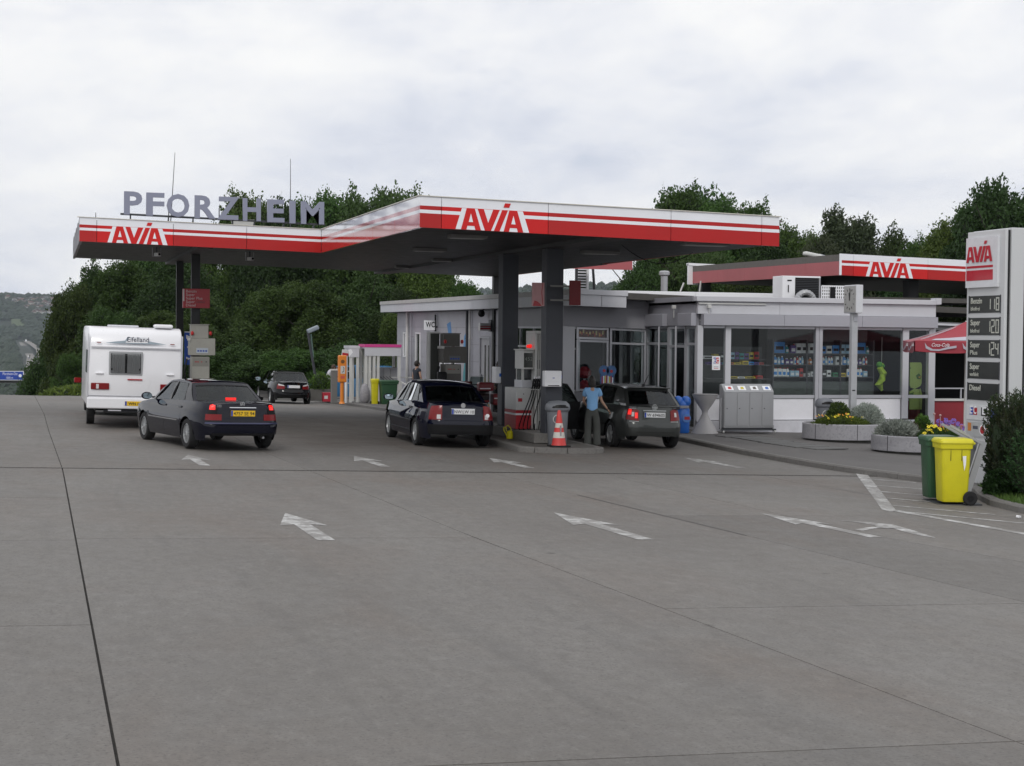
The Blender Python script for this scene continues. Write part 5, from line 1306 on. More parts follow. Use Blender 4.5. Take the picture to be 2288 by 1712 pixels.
# ---- black saloon driving off in the distance
blk = carpaint('paint_black', (.003, .003, .004))
spec = dict(L=4.47, W=1.74, H=1.40, n=4.4, taper=.06, wr=.32, yr=-1.35, yf=1.37, sill=.2, bump_bot=.32, crown=.035,
            inset=[(.15, .06), (.3, .02), (.5, .0), (.66, .0), (.84, .04), (.96, .11), (1.02, .16)], rin=[(.15, .10), (.26, .03), (.36, .0), (.55, .0), (.6, .05), (.92, .07), (1.0, .14), (1.08, .22)],
            shoulder=[(-2.23, .93), (-1.7, .98), (-1.2, .97), (.9, .91), (1.5, .85), (2.1, .72), (2.23, .66)])
bm_p = (9.62, 68.6)
bc = Car('saloon_car', 'black saloon further off, leaving past the emergency telephone', 'car', place(*bm_p), R(3), spec, blk, TILT)
bc.body(); bc.wheels(5)
bc.greenhouse(dict(lines=[(-1.55, -1.0, 1.32), (-1.2, -.8, 1.345), (-.9, -.7, 1.36), (-.1, -.08, 1.375), (0, 0, 1.375), (.95, .3, 1.35), (1.2, .42, 1.33)], panes=[0, 0, 1, 0, 1, 0], wb=.77, wt=.60, rc=.03, ys=.1, bow=.13))
bc.mirrors(.8, .98, .24, .17)
for sg_ in (1, -1):
    a, b = (8.5, 17) if sg_ > 0 else (bc.NN - 8.5, bc.NN - 17)
    bc.patch('tail_lamp', LAMPR, a, b, .66, .82, .012, zf=lambda t: (.66, .79 + .05 * t)); bc.patch('indicator_lamp', LAMPW, a + sg_ * .6, b - sg_ * 1.2, .80, .87, .014, zf=lambda t: (.775 + .03 * t, .82 + .05 * t))
bc.plate(0, .76, .52, .115, PLW, '', .1); bc.patch('bumper', blk, -17, 17, .33, .575, .022, nz=4); bc.patch('bumper_line', DGREY, -14, 14, .45, .46, .026)
MB().lathe([(0, .01), (.04, .01), (.042, 0)], 16, (0, -2.16, .93), axis='y').build('emblem', CHROME, bc.root)

# ---- two touring motorcycles in the lane beyond the island
def motorcycle(x, y, rz, lab, c):
    t = thing('motorcycle', lab, 'motorcycle', place(x, y), rz, group='motorcycles in the lane beyond the island')
    for yy, w_ in ((-.72, .08), (.75, .055)):
        w = child_empty('wheel', t, (0, yy, .31)); MB().lathe([(.22, -w_), (.29, -w_), (.31, -w_ * .4), (.31, w_ * .4), (.29, w_), (.22, w_)], 24, axis='x').build('tyre', RUBBER, w, smooth=True); MB().cyl((-w_ * .8, 0, 0), (w_ * .8, 0, 0), .21, n=16).build('rim', DGREY, w)
    MB().prism([(-.5, .45), (.4, .3), (.6, .6), (.62, .95), (.2, 1.0), (-.1, .84), (-.75, .86), (-.8, .7)], -.16, .16, 'yz').build('body', c, t, bevel=.05)
    MB().prism([(-.75, .87), (-.1, .85), (.1, .92), (-.1, .95), (-.7, .97)], -.15, .15, 'yz').build('seat', BLACK, t, bevel=.03)
    MB().add([(-.25, .66, .9), (.25, .66, .9), (.2, .45, 1.32), (-.2, .45, 1.32)], [(0, 1, 2, 3)]).build('windscreen', GLASSCAR, t); MB().bar((-.26, .64, .95), (-.21, .45, 1.33), .02).bar((-.21, .45, 1.33), (.21, .45, 1.33), .02).build('screen_rim', WHITE, t)
    MB().bar((-.38, .42, 1.08), (.38, .42, 1.08), .03).build('handlebar', BLACK, t)
    cr = M('case_red', (.20, .012, .018), .35, coat=.3)
    MB().cbox((0, -.88, 1.06), (.46, .36, .26)).build('top_case', cr, t, bevel=.05); MB().box(-.2, .12, -1.075, -1.062, .99, 1.02).build('reflector', WHITE, t)
    for sx in (-1, 1):
        MB().cbox((sx * .32, -.72, .68), (.2, .5, .34)).build('pannier', cr, t, bevel=.05); MB().box(sx * .32 - .07, sx * .32 + .07, -.985, -.972, .70, .73).build('reflector', WHITE, t)
    MB().box(-.1, .1, -1.0, -.985, .38, .54).build('number_plate', PLY, t); MB().box(-.1, .1, -1.0, -.97, .60, .66).build('tail_lamp', LAMPR, t); MB().prism([(-.9, .34), (-.86, .34), (-.8, .75), (-.86, .75)], -.1, .1, 'yz').build('mudguard', BLACK, t)
motorcycle(12.50, 46.9, R(-4), 'dark red touring motorcycle with yellow plate just left of the left thick column', M('bike_dark', (.03, .012, .014), .3, coat=.4)); motorcycle(11.95 + .02, 48.2, R(6), 'dark touring motorcycle mostly hidden behind the navy saloon', M('bike_black', (.015, .015, .017), .3, coat=.4))

# ---- blue van parked beyond the telephone
blu = carpaint('paint_blue', (.045, .17, .33))
spec = dict(L=4.6, W=1.8, H=1.75, n=4.4, taper=.05, wr=.32, yr=-1.4, yf=1.45, sill=.22, bump_bot=.26, crown=.04,
            inset=[(.15, .06), (.3, .02), (.5, .0), (.7, .0), (.9, .03), (1.05, .08), (1.12, .12)], rin=[(.15, .10), (.3, .0), (.6, .0), (.7, .04), (1.1, .08)], fin=[(.15, .1), (.3, 0), (.6, 0), (.8, .1), (1.1, .2)],
            shoulder=[(-2.3, 1.08), (.6, 1.05), (1.3, 1.0), (1.9, .86), (2.3, .74)])
bv = Car('people_carrier', 'blue people carrier parked behind the emergency telephone', 'car', place(13.9, 76.5), R(98), spec, blu, TILT)
bv.body(); bv.wheels(6)
bv.greenhouse(dict(lines=[(-2.18, -1.95, 1.66), (-1.9, -1.8, 1.68), (-1.1, -1.05, 1.70), (-1.0, -.95, 1.70), (-.15, -.12, 1.71), (-.05, -.03, 1.71), (1.05, .35, 1.68), (1.5, .55, 1.64)], panes=[0, 1, 0, 1, 0, 1, 0], wb=.82, wt=.68, rc=.04, ys=.2, bow=.1))
bv.mirrors(1.05, 1.15, .2, .16)

# ---- caravan
cv_loc = place(1.93, 41.55)
cv = thing('caravan', 'white caravan with curtained rear window waiting at the left lane', 'caravan', cv_loc, 0, rot=(TILT[0], TILT[1], R(.6)))
CW, CL, CZ, CH = 2.16, 4.6, .50, 2.42
CVW = M('caravan_white', (.86, .86, .885), .3, var=.025, scale=1.2, coat=.4, dirt=.06)
def cshape(z0, z1):   # side silhouette, y-z
    return [(-CL / 2, CZ + .02), (-CL / 2 - .03, 1.3), (-CL / 2 + .03, 2.0), (-CL / 2 + .10, 2.22), (-CL / 2 + .22, 2.35), (-CL / 2 + .45, CH), (CL / 2 - .7, CH), (CL / 2 - .3, 2.3), (CL / 2, 1.7), (CL / 2, CZ + .02)]
o = MB().prism(cshape(0, 0), -CW / 2, CW / 2, 'yz').build('body', CVW, cv, bevel=.05, smooth=True)
yr_ = -CL / 2
mb = MB(); mb.box(-CW / 2 - .012, CW / 2 + .012, yr_ - .055, yr_ + .3, CZ - .02, .74); mb.build('bumper', CVW, cv, bevel=.03)
MB().box(-CW / 2 + .01, CW / 2 - .01, yr_ - .03, yr_ - .018, .775, .79).build('lower_seam', GREYM, cv)
MB().box(-CW / 2 + .05, CW / 2 - .03, yr_ - .03, yr_ - .005, 1.93, 1.965).build('upper_ledge', CVW, cv, bevel=.01); MB().box(-CW / 2 + .05, CW / 2 - .03, yr_ - .028, yr_ - .006, 1.915, 1.928).build('upper_seam', GREYP, cv)
for sx in (-1, 1):
    MB().box(sx * (CW / 2 + .004) - .012, sx * (CW / 2 + .004) + .012, yr_ - .02, yr_ + .03, .76, 2.24).build('corner_rail', GREYP, cv)
    MB().cyl((sx * 1.02, -.3, .33), (sx * .84, -.3, .33), .33, n=24).build('tyre', RUBBER, cv)
    tl = MB().box(-.21, .21, -.03, 0, 0, .155).build('tail_lamp', LAMPR, cv, bevel=.02, loc=(sx * .82 - (.02 if sx > 0 else -.02), yr_ - .024, .93))
    MB().box(-.09, -.03, -.036, -.0305, .02, .13).build('reversing_lamp', LAMPW, tl, loc=(0, 0, 0))
    MB().box(-.05, .05, -.02, 0, 0, .02).build('marker_lamp', LAMPR, cv, loc=(sx * .85, yr_ - .01, 2.03))
    MB().box(-.09, .09, -.05, 0, 0, .03).build('grab_handle', CVW, cv, bevel=.01, loc=(sx * .82, yr_ - .025, 1.30))
wn = MB().box(-.39, .39, -.03, .0, 1.285, 1.84).build('window', M('caravan_window_frame', (.36, .37, .38), .4), cv, bevel=.03, loc=(-.22, yr_ - .02, 0))
MB().box(-.345, .345, -.006, -.001, 1.33, 1.79).build('window_void', BLACK, wn, loc=(0, -.03, 0))
CURT = M('curtain', (.50, .49, .50), .9, var=.1)
for s0, s1 in ((-.33, -.02), (.03, .33)):
    rows = []
    for j in range(6):
        z = 1.335 + .45 * j / 5; pinch = 1 - .25 * (1 - abs(j / 5 - .3) / .7 if j < 3 else 0)
        rows.append([(s0 + (s1 - s0) * i / 24 * 1, -.045 - .008 * math.sin(i * 1.7 + j * .2), z) for i in range(25)])
    MB().grid(rows).build('curtain', CURT, wn, smooth=True)
MB().add([(-.34, -.06, 1.335), (.34, -.06, 1.335), (.34, -.06, 1.785), (-.34, -.06, 1.785)], [(0, 1, 2, 3)]).build('pane', glass('caravan_glass', (.72, .74, .74), .02, .5), wn)
for x in (-.32, .32): MB().box(x - .015, x + .015, -.067, -.0625, 1.40, 1.44).build('latch', BLACK, wn)
MB().box(-.17, .17, -.02, 0, 0, .03).build('reflector', SIGNRED, cv, loc=(-.0, yr_ - .03, 1.165))
MB().box(-.26, .26, -.01, 0, 0, .105).build('number_plate', PLY, cv, loc=(.04, yr_ - .058, .56)); text('lettering', 'WN HL 5', .085, INK, cv, (-.14, yr_ - .0695, .58), bold=.02, width=.40); MB().box(-.258, -.215, -.012, -.0102, .003, .102).build('country_band', BLUES, cv, loc=(.04, yr_ - .058, .56))
TEAL = M('decal_grey_teal', (.27, .33, .38), .4)
def rearz(z): return yr_ - .032 + max(0, (z - 2.0)) * .33
mb = MB(); 
pl_ = [(-.72, 2.03), (.72, 2.03), (.45, 2.075), (.3, 2.10), (-.25, 2.10), (-.5, 2.07)]
mb.add([(x, rearz(z) - .004, z) for x, z in pl_], [tuple(range(6))]); mb.build('decal', TEAL, cv)
MB().add([(x, rearz(z) - .008, z) for x, z in [(-.26, 2.055), (.28, 2.055), (.30, 2.175), (-.20, 2.175)]], [(0, 1, 2, 3)]).build('decal_field', CVW, cv)
MB().add([(x, rearz(z) - .010, z) for x, z in [(-.28, 2.06), (-.235, 2.06), (-.16, 2.165), (.28, 2.170), (.28, 2.178), (-.20, 2.178)]], [(0, 1, 2, 3, 4, 5)]).build('decal_swoosh', TEAL, cv)
text('lettering', 'Eifelland', .165, M('decal_ink', (.05, .06, .09), .5), cv, (-.20, rearz(2.08) - .014, 2.08), bold=.004, width=.50, rx=R(-16))
MB().box(-.7, .0, -1.0, -.1, CH, CH + .045).build('roof_hatch', GREYP, cv, bevel=.02, loc=(.1, -.6, 0)); MB().box(-.22, .22, -.22, .22, 0, .09).build('roof_vent', CVW, cv, bevel=.04, loc=(.66, -1.8, CH))
MB().box(-.35, .35, -.1, .8, .32, .418).box(-.9, .9, yr_ + .2, CL / 2 - .3, .42, .5).build('chassis', BLACK, cv); MB().tube([(-.7, yr_ + .1, .42), (.7, yr_ + .1, .42)], .03, 8).build('rear_bar', DGREY, cv); MB().cbox((-.45, yr_ + .02, .44), (.3, .06, .03)).build('step', GREYP, cv)
sw = MB().box(-.006, 0, -.1, 1.0, 1.3, 1.85).build('side_window', DARKG, cv, loc=(-CW / 2 - .002, yr_ + .6, 0)); MB().box(-.004, 0, -.14, 1.04, 1.26, 1.30).build('side_trim', GREYP, cv, loc=(-CW / 2 - .002, yr_ + .6, 0))
MB().tube([(0, CL / 2, .45), (0, CL / 2 + 1.2, .45)], .05, 8).build('drawbar', DGREY, cv)
# towing car ahead of the caravan, only its left side shows
spec = dict(L=4.4, W=1.72, H=1.42, n=4.4, taper=.05, wr=.30, yr=-1.3, yf=1.3, sill=.2, bump_bot=.32, crown=.03, inset=[(.15, .06), (.3, .02), (.6, .0), (.84, .04), (1.02, .14)], rin=[(.15, .1), (.3, 0), (.6, 0), (1, .1)], shoulder=[(-2.2, .95), (.9, .9), (2.2, .66)])
tow = Car('tow_car', 'red car pulling the white caravan, only its left mirror and flank showing', 'car', place(1.86, 47.4), R(1), spec, carpaint('paint_red', (.28, .012, .014)), TILT)
tow.body(); tow.wheels(6); tow.greenhouse(dict(lines=[(-1.9, -1.5, 1.35), (-1.2, -1.0, 1.37), (-.1, -.1, 1.39), (0, 0, 1.39), (.9, .3, 1.36), (1.1, .4, 1.34)], panes=[0, 1, 0, 1, 0], wb=.76, wt=.60))
MB().cbox((-1.05, .75, .90), (.2, .1, .15)).build('towing_mirror', carpaint('paint_red2', (.28, .012, .014)), tow.root, bevel=.03); MB().bar((-.95, .78, .90), (-.82, .8, .92), .05).build('arm', BLACK, tow.root)
# ------------------------------------------------------------------ pump island furniture
IS = .12
pl = thing('pump_plinth', 'low concrete plinth carrying the near pump and the two thick columns', 'plinth', on(10.9, 36.5, IS))
MB().box(-.40, .08, -1.9, 2.0, 0, .22).build('block', KERBM, pl, bevel=.015); MB().box(.083, .42, -1.0, 2.0, 0, .22).build('block', KERBM, pl, bevel=.015)
def hosed_pump():
    t = thing('fuel_pump', 'red and white fuel pump with four black hoses between the two thick columns', 'fuel pump', on(10.95, 36.35, IS + .22))
    mb = MB(); b = MB().box(-.44, -.04, -.22, .75, .02, .98)
    o = MB().box(-.44, -.06, -.22, .75, .46, .98).build('cabinet', M('pump_white', (.58, .58, .57), .4, dirt=.15), t, bevel=.012)
    MB().box(-.44, -.06, -.218, .75, .02, .34).build('lower_panel', SIGNRED, t, bevel=.008); MB().box(-.44, -.06, -.217, .75, .345, .385).build('white_band', WHITE, t); MB().box(-.44, -.06, -.219, .75, .39, .455).build('red_band', SIGNRED, t)
    MB().box(-.055, .02, -.15, .75, .02, .96).build('side_panel', OFFW, t)
    MB().box(-.39, -.29, -.226, -.2205, .66, .74).build('logo', SIGNRED, t); MB().cyl((-.26, -.226, .84), (-.26, -.2195, .84), .012, n=8).build('lock', BLACK, t)
    h = MB().box(.06, .30, -.12, .55, 0, 2.28).build('hose_tower', M('pump_tower', (.40, .40, .375), .45, dirt=.2), t, bevel=.008)
    MB().box(.02, .06, -.2, .55, 0, 2.25).box(.30, .345, -.2, .55, 0, 2.25).box(.02, .345, -.2, .55, 2.255, 2.32).build('tower_frame', OFFW, t)
    for i in range(5): MB().box(.068 + i * .047, .090 + i * .047, -.165, -.121, .02, 2.24).build('rib', OFFW, t)
    for i in range(4): MB().box(.093 + i * .047, .112 + i * .047, -.15, -.121, 1.43, 1.64).build('slot', BLACK, t)
    d = MB().box(-.24, .015, -.14, .6, 1.42, 1.86).build('display_box', OFFW, t, bevel=.01); MB().box(-.235, -.02, -.15, -.1405, 1.46, 1.80).build('display', M('lcd_dark', (.05, .055, .05), .25), t)
    MB().box(-.27, .0, -.2, .6, 1.862, 1.89).build('hood', OFFW, t)
    for i, ch in enumerate('452'): text('digits', ch, .12, M('lcd_pale', (.25, .27, .24), .5), t, (-.21 + i * .065, -.152, 1.62), width=.05)
    MB().bar((-.22, 0, .98), (-.22, 0, 1.42), .05).bar((-.22, .45, .98), (-.22, .45, 1.42), .05).build('mast', OFFW, t); MB().box(-.24, .01, .1, .5, .985, 1.415).build('back_plate', DARKG, t); MB().box(-.26, -.02, -.1, .55, .985, 1.16).build('shelf_box', GREYP, t)
    MB().ball((-.06, -.06, 1.96), .05).build('signal_lamp', LAMPLIT, t); MB().ball((-.11, -.04, 1.955), .04).build('signal_lamp', LAMPLIT, t)
    for i in range(4):
        x = -.02 + i * .055; y = -.24
        n_ = MB().tube([(x, y, 1.16), (x - .02, y - .03, 1.05), (x - .05, y - .02, .96)], [.022, .03, .022], 8).bar((x + .01, y, 1.20), (x, y, 1.12), .035, .05).build('nozzle', BLACK, t)
        MB().bar((x + .03, y, 1.25), (x - .005, y - .01, 1.17), .014).build('spout', CHROME, n_); MB().cyl((x - .055, y - .02, .93), (x - .05, y - .02, .955), .027, n=10).build('collar', OFFW, n_)
        pts_ = []
        for k in range(18):
            q = k / 17; xx = x - .055 - (.26 + .05 * i) * math.sin(q * PI * .5) ** 1.2 - .05 * q; zz_ = .94 - .9 * q ** .9
            if i == 3: xx += .05
            pts_.append((xx + .10 * i * q, y - .04 - .10 * math.sin(q * PI), zz_))
        x3 = pts_[-1]; pts_ += [(x3[0] + .06, y - .08, -.06), (x3[0] + .16, y - .06, -.07), (x3[0] + .28, y - .02, .0), (x3[0] + .33, y + .08, .2)]
        MB().tube(pts_, .0135, 7).build('hose', BLACK, t, smooth=True)
hosed_pump()
def t_pump(x, y, lab, lean=0, dark=False, base=False):
    c1 = M('pump_beige', (.36, .355, .32), .5, dirt=.15) if not dark else M('pump_dim', (.11, .105, .095), .55, dirt=.2)
    t = thing('fuel_pump', lab, 'fuel pump', on(x, y, IS), 0, group='tall grey fuel pumps')
    MB().box(-.24, .24, -.2, .35, .12, 1.56).build('cabinet', c1, t, bevel=.01); MB().box(-.22, .22, -.206, -.201, 1.30, 1.55).build('keypad_panel', M('pump_panel', (.25, .245, .22), .5), t)
    for i, dx in enumerate((-.14, -.10, -.06, .03, .15)): MB().box(dx - .015, dx + .015, -.214, -.207, 1.41, 1.435).build('button', SIGNRED if i < 4 else BLACK, t)
    MB().box(-.2, .2, -.212, -.201, .18, .21).build('vent', BLACK, t)
    MB().box(-.29, .39, -.24, .40, 1.60, 2.06).build('display_box', c1, t, bevel=.01); MB().box(-.12, .20, -.246, -.241, 1.66, 1.80).build('notice', M('notice', (.45, .50, .56), .5) if not dark else M('notice_dark', (.14, .15, .16), .5), t)
    for i in range(4): MB().box(-.09 + .07 * i, -.04 + .07 * i, -.249, -.2465, 1.70, 1.74).build('notice_print', BLUES, t)
    MB().box(-.31, -.28, -.3, .42, 2.0, 2.075).build('edge_trim', OFFW, t)
    MB().box(-.25, .22, -.1, .35, 2.065, 2.42).build('head_box', c1, t, bevel=.01); MB().box(-.27, .24, -.12, .36, 2.425, 2.445).build('head_cover', c1, t)
    for dx in (-.22, .27): MB().ball((dx, -.14, 2.20), .05, sc=(.9, .9, 1.2)).build('signal_lamp', M('lamp_red_dull', (.55, .03, .03), .3), t)
    if base:
        MB().box(-.42, .42, -.45, .4, .0, .10).build('foot', KERBM, t); MB().box(-.46, .44, -.5, -.06, .86, .95).build('shelf', OFFW, t, bevel=.02); MB().box(-.40, .38, -.42, -.22, .1, .85).build('front_box', GREYP, t)
    for i in range(3): MB().tube([(-.34, .0 + .1 * i, 1.5), (-.40, .0 + .1 * i, 1.2), (-.36, .05 + .1 * i, .5), (-.30, .05 + .1 * i, .2)], .016, 6).build('hose', BLACK, t)
    return t
t_pump(3.98, 44.6, 'tall beige fuel pump with two red lamps by the left steel columns', base=True)
t_pump(10.97, 44.3, 'dim grey fuel pump above the navy saloon, before the WC wall', dark=True)
t = thing('pump_cupboard', 'dark cupboard with white edge beside the dim pump above the navy saloon', 'cupboard', on(10.62, 44.9, IS)); MB().box(-.14, .12, -.1, .3, 0, 2.42).build('cabinet', M('cupboard_dark', (.07, .075, .068), .5), t, bevel=.01); MB().box(-.165, -.142, -.1, .3, 0, 2.42).build('edge', OFFW, t); MB().box(-.16, .12, -.11, .3, 2.425, 2.46).build('lid', OFFW, t)
t = thing('nozzle_holder', 'black hose nozzle holder hanging beside the dim pump', 'holder', on(10.60, 43.9, IS)); MB().cbox((0, 0, 1.2), (.26, .2, .30)).build('holster', BLACK, t, bevel=.04); MB().bar((.02, 0, 1.05), (.05, 0, .02), .14).build('stand', BLACK, t)
# towel dispenser on the right column
t = thing('towel_dispenser', 'white paper towel dispenser fixed to the right thick column', 'dispenser', (10.88, 34.63, sight(1240, 864, 34.6).z))
MB().box(-.20, .20, -.20, -.0, -.0, .36).build('casing', WHITE, t, bevel=.02); MB().box(-.175, .155, -.212, -.201, .11, .33).build('flap', WHITE, t, bevel=.006); MB().box(-.12, .14, -.206, -.2005, .02, .035).build('slot', BLACK, t); MB().cyl((.205, -.1, .22), (.225, -.1, .22), .05, n=12).build('knob', BLUES, t); MB().box(-.02, .03, -.216, -.2125, .19, .205).build('logo', BLUES, t)
t = thing('towel_dispenser', 'narrow white towel dispenser on the left thick column, seen edge on', 'dispenser', (10.56, 37.95, sight(1116, 856, 38).z))
MB().box(-.1, .055, -.16, .16, 0, .40).build('casing', WHITE, t, bevel=.02); MB().box(.0, .05, -.168, -.161, .16, .24).build('logo', BLUEB, t)
# advertising panels strapped to the right column
p0, p1 = sight(1190, 684, 34.5), sight(1217, 632, 34.5)
t = thing('advertising_panel', 'faded pink and red advertising panel strapped to the left of the right column', 'sign', (p0.x, 34.5, p0.z)); w, h = p1.x - p0.x, p1.z - p0.z
MB().box(0, w, 0, .08, 0, h).build('panel', M('panel_pink', (.55, .30, .31), .5, var=.15, dirt=.15), t, bevel=.005); MB().prism([(.01, .0), (w * .78, .0), (w * .6, h * .12), (w * .4, h * .20), (w * .15, h * .24), (.02, h * .1)], -.004, -.001).build('print', SIGNRED, t); MB().tube([(w * .85, -.004, h * .98), (w * .76, -.004, h * .6), (w * .86, -.004, h * .05)], .008, 4).build('print_line', SIGNRED, t)
p0, p1 = sight(1252, 684, 35.3), sight(1284, 630, 34.6)
t = thing('advertising_panel', 'dark red advertising panel seen from behind, right of the right column', 'sign', (11.17, 35.1, p0.z))
MB().box(0, .26, -.9, -.86, .0, h * 1.05).build('panel', M('panel_back', (.16, .012, .016), .6), t)
for z in (.09, h - .12): MB().box(-.42, .24, -.84, -.80, z, z + .035).build('strap', M('strap_zinc', (.18, .18, .17), .5), t)
# fuel list on the far column
p0, p1 = sight(409, 688, 45.6), sight(469, 646, 45.6)
t = thing('fuel_list_sign', 'dark red sign listing fuel kinds on the left steel column', 'sign', (p0.x, 45.6, p0.z)); w, h = p1.x - p0.x, p1.z - p0.z
MB().box(0, w, 0, .22, 0, h).build('panel', SIGNRED, t, bevel=.005); MB().box(-.0, .035, -.004, -.001, h * .35, h * .98).build('edge_strip', OFFW, t)
for i, s in enumerate(('Benzin', 'Super', 'Super Plus', 'Super', 'Diesel')): text('lettering', s, .105, M('sign_letter_dull', (.62, .46, .46), .5), t, (.08, -.003, h - .105 - i * .097), bold=.01, width=(.29, .24, .45, .24, .26)[i])
text('lettering', 'verbleit', .09, M('sign_letter_dark', (.12, .03, .04), .5), t, (.36, -.003, h - .105 - 3 * .097), width=.24)
# blue arrow board
p0, p1 = sight(412, 815, 49), sight(429, 741, 49)
t = thing('arrow_board', 'narrow blue board with white arrows behind the left steel columns', 'sign', (p0.x, 49, p0.z)); w, h = p1.x - p0.x, p1.z - p0.z; w *= 1.5
MB().box(0, w, 0, .03, 0, h).build('panel', M('board_blue', (.01, .09, .50), .4), t); MB().box(0, w, -.005, -.001, h - .03, h).build('rim', WHITE, t)
for z in (.12, .78): MB().prism([(.05, h * z), (.18, h * (z + .06)), (.05, h * (z + .12))], -.006, -.001).build('arrow', WHITE, t)
MB().box(.08, .18, -.006, -.001, h * .5, h * .56).build('mark', WHITE, t)
MB().bar((w / 2, .06, -1.4), (w / 2, .06, h), .05).build('post', DGREY, t)
t = thing('watering_can', 'small yellow watering can on the island beside the red pump foot', 'watering can', on(10.34, 36.2, IS + .0)); t.scale = (.72, .72, .72)
MB().lathe([(.0, .0), (.105, 0), (.115, .05), (.105, .22), (.06, .26)], 16, (.06, 0, 0)).build('vessel', YEL, t, smooth=True); MB().tube([(-.02, 0, .06), (-.14, 0, .28), (-.13, 0, .38)], .02, 8).build('spout', YEL, t); MB().tube([(-.05, 0, .25), (-.08, 0, .38), (.0, 0, .43), (.08, 0, .36), (.12, 0, .24)], .018, 8).build('handle', YEL, t)
def litter_bin(x, y, z, lab, h=.98, s=1.0):
    t = thing('litter_bin', lab, 'bin', (x, y, z))
    MB().lathe([(.19, 0), (.205, .03), (.24, h * .76), (.26, h * .78), (.27, h * .82)], 24, sx=s, sy=s).build('bucket', BINGREY, t, smooth=True)
    mb = MB(); n = 24; rows = []
    for r_, z_ in ((.275, h * .80), (.285, h * .84), (.265, h * .93), (.19, h * 1.0), (.0, h * 1.02)): rows.append([(r_ * math.cos(2 * PI * i / n) * s, r_ * math.sin(2 * PI * i / n) * s, z_) for i in range(n)])
    mb.grid(rows, closed=True); mb.build('hood', BINGREY, t, smooth=True)
    ry = []
    for a in [-.75 + 1.5 * i / 10 for i in range(11)]: ry.append([((.282 if z_ < .9 else .262) * s * math.sin(a), -(.282 if z_ < .9 else .262) * s * math.cos(a) - .005, h * z_) for z_ in (.855, .93 - .03 * (a / .75) ** 2)])
    MB().grid(ry).build('opening', BLACK, t); MB().tube([(.12 * math.cos(q) - .06, -.262, h * .60 + .10 * math.sin(q)) for q in [PI * .6 + i * PI * .9 / 10 for i in range(11)]], .008, 5).build('emblem', OFFW, t)
litter_bin(10.92, 34.22, G3(10.9, 34.2) + IS, 'rounded grey litter bin behind the traffic cone')
t = thing('traffic_cone', 'red and white striped traffic cone on a black foot at the island nose', 'traffic cone', on(10.80, 33.72, IS)); t.scale = (.88, .88, .98); CW_ = M('cone_white', (.62, .60, .55), .6, dirt=.25); CR_ = M('cone_red', (.62, .05, .045), .5, dirt=.1)
MB().prism([(-.24, -.24), (.24, -.24), (.24, .24), (-.24, .24)], 0, .035, 'xy').build('foot', RUBBER, t, bevel=.01)
cone = [(.19, .035), (.18, .06), (.155, .20), (.130, .33), (.108, .43), (.088, .53), (.068, .66), (.040, .80), (.030, .82)]
for i, (a, b) in enumerate(((0, 2), (2, 3), (3, 4), (4, 5), (5, 6), (6, 8))):
    MB().lathe(cone[a:b + 1], 20).build('stripe', CR_ if i in (0, 2, 4) else CW_, t, smooth=True) if i < 5 else MB().lathe(cone[6:], 20).build('tip', CR_, t, smooth=True)
MB().box(-.012, .012, -.16, -.09, .25, .48).build('slot_mark', GREYM, t)
t = thing('display_rack', 'dark red display rack standing behind the navy saloon near the pale door', 'rack', on(12.7, 49.5, .02)); MB().box(-.24, .24, -.02, .2, .5, 1.15).build('frame', M('rack_red', (.22, .03, .035), .6), t)
for i in range(4):
    for j in range(3): MB().box(-.22 + .11 * i, -.125 + .11 * i, -.05, -.021, .54 + .2 * j, .71 + .2 * j).build('compartment', M('rack_item_%d' % ((i + j) % 3), ((.22, .05, .04), (.16, .10, .06), (.12, .09, .09))[(i + j) % 3], .6), t)
MB().box(-.2, .2, 0, .15, 0, .5).build('base', DGREY, t)

# ------------------------------------------------------------------ pavement furniture in front of the shop
PH = KH
MET = M('recycling_metal', (.37, .375, .39), .42, .35, var=.05, scale=2, dirt=.08)
t = thing('recycling_station', 'four-door grey metal recycling station under the shop window', 'recycling station', on(17.42, 40.25, PH), R(-1)); UW = 1.44
MB().prism([(-.36, .13), (.0, .13), (.0, 1.30), (-.12, 1.32), (-.36, 1.12)], 0, UW, 'yz').build('body', MET, t, bevel=.02)
for i in range(4):
    x0 = .01 + i * UW / 4; x1 = x0 + UW / 4 - .02
    d = MB().box(x0 + .008, x1 - .003, -.375, -.362, .19, 1.085).build('door', MET, t, bevel=.006); MB().cyl((x0 + .07, -.382, .66), (x0 + .07, -.3755, .66), .014, n=8).build('keyhole', BLACK, d)
    fl = MB().add([(x0 + .01, -.372, 1.105), (x1 - .005, -.372, 1.105), (x1 - .005, -.165, 1.285), (x0 + .01, -.165, 1.285), (x0 + .01, -.352, 1.105), (x1 - .005, -.352, 1.105), (x1 - .005, -.145, 1.285), (x0 + .01, -.145, 1.285)], [(0, 1, 2, 3), (4, 7, 6, 5), (0, 4, 5, 1), (1, 5, 6, 2), (2, 6, 7, 3), (3, 7, 4, 0)]).build('flap', MET, t)
    q = lambda u, v: (x0 + .06 + u * .22, -.330 + v * .13 - .006, 1.146 + v * .113 + .005)
    lb = MB().add([q(0, 0), q(1, 0), q(1, 1), q(0, 1)], [(0, 1, 2, 3)]).build('label_plate', WHITE, t)
    q2 = lambda u, v: (x0 + .06 + u * .22, -.330 + v * .13 - .010, 1.146 + v * .113 + .008)
    MB().add([q2(.3, .25), q2(.75, .25), q2(.7, .8), q2(.35, .75)], [(0, 1, 2, 3)]).build('pictogram', (M('pic_red', (.55, .04, .04)), M('pic_yellow', (.6, .5, .05)), M('pic_dark', (.12, .10, .09)), M('pic_blue', (.1, .2, .55)))[i], lb)
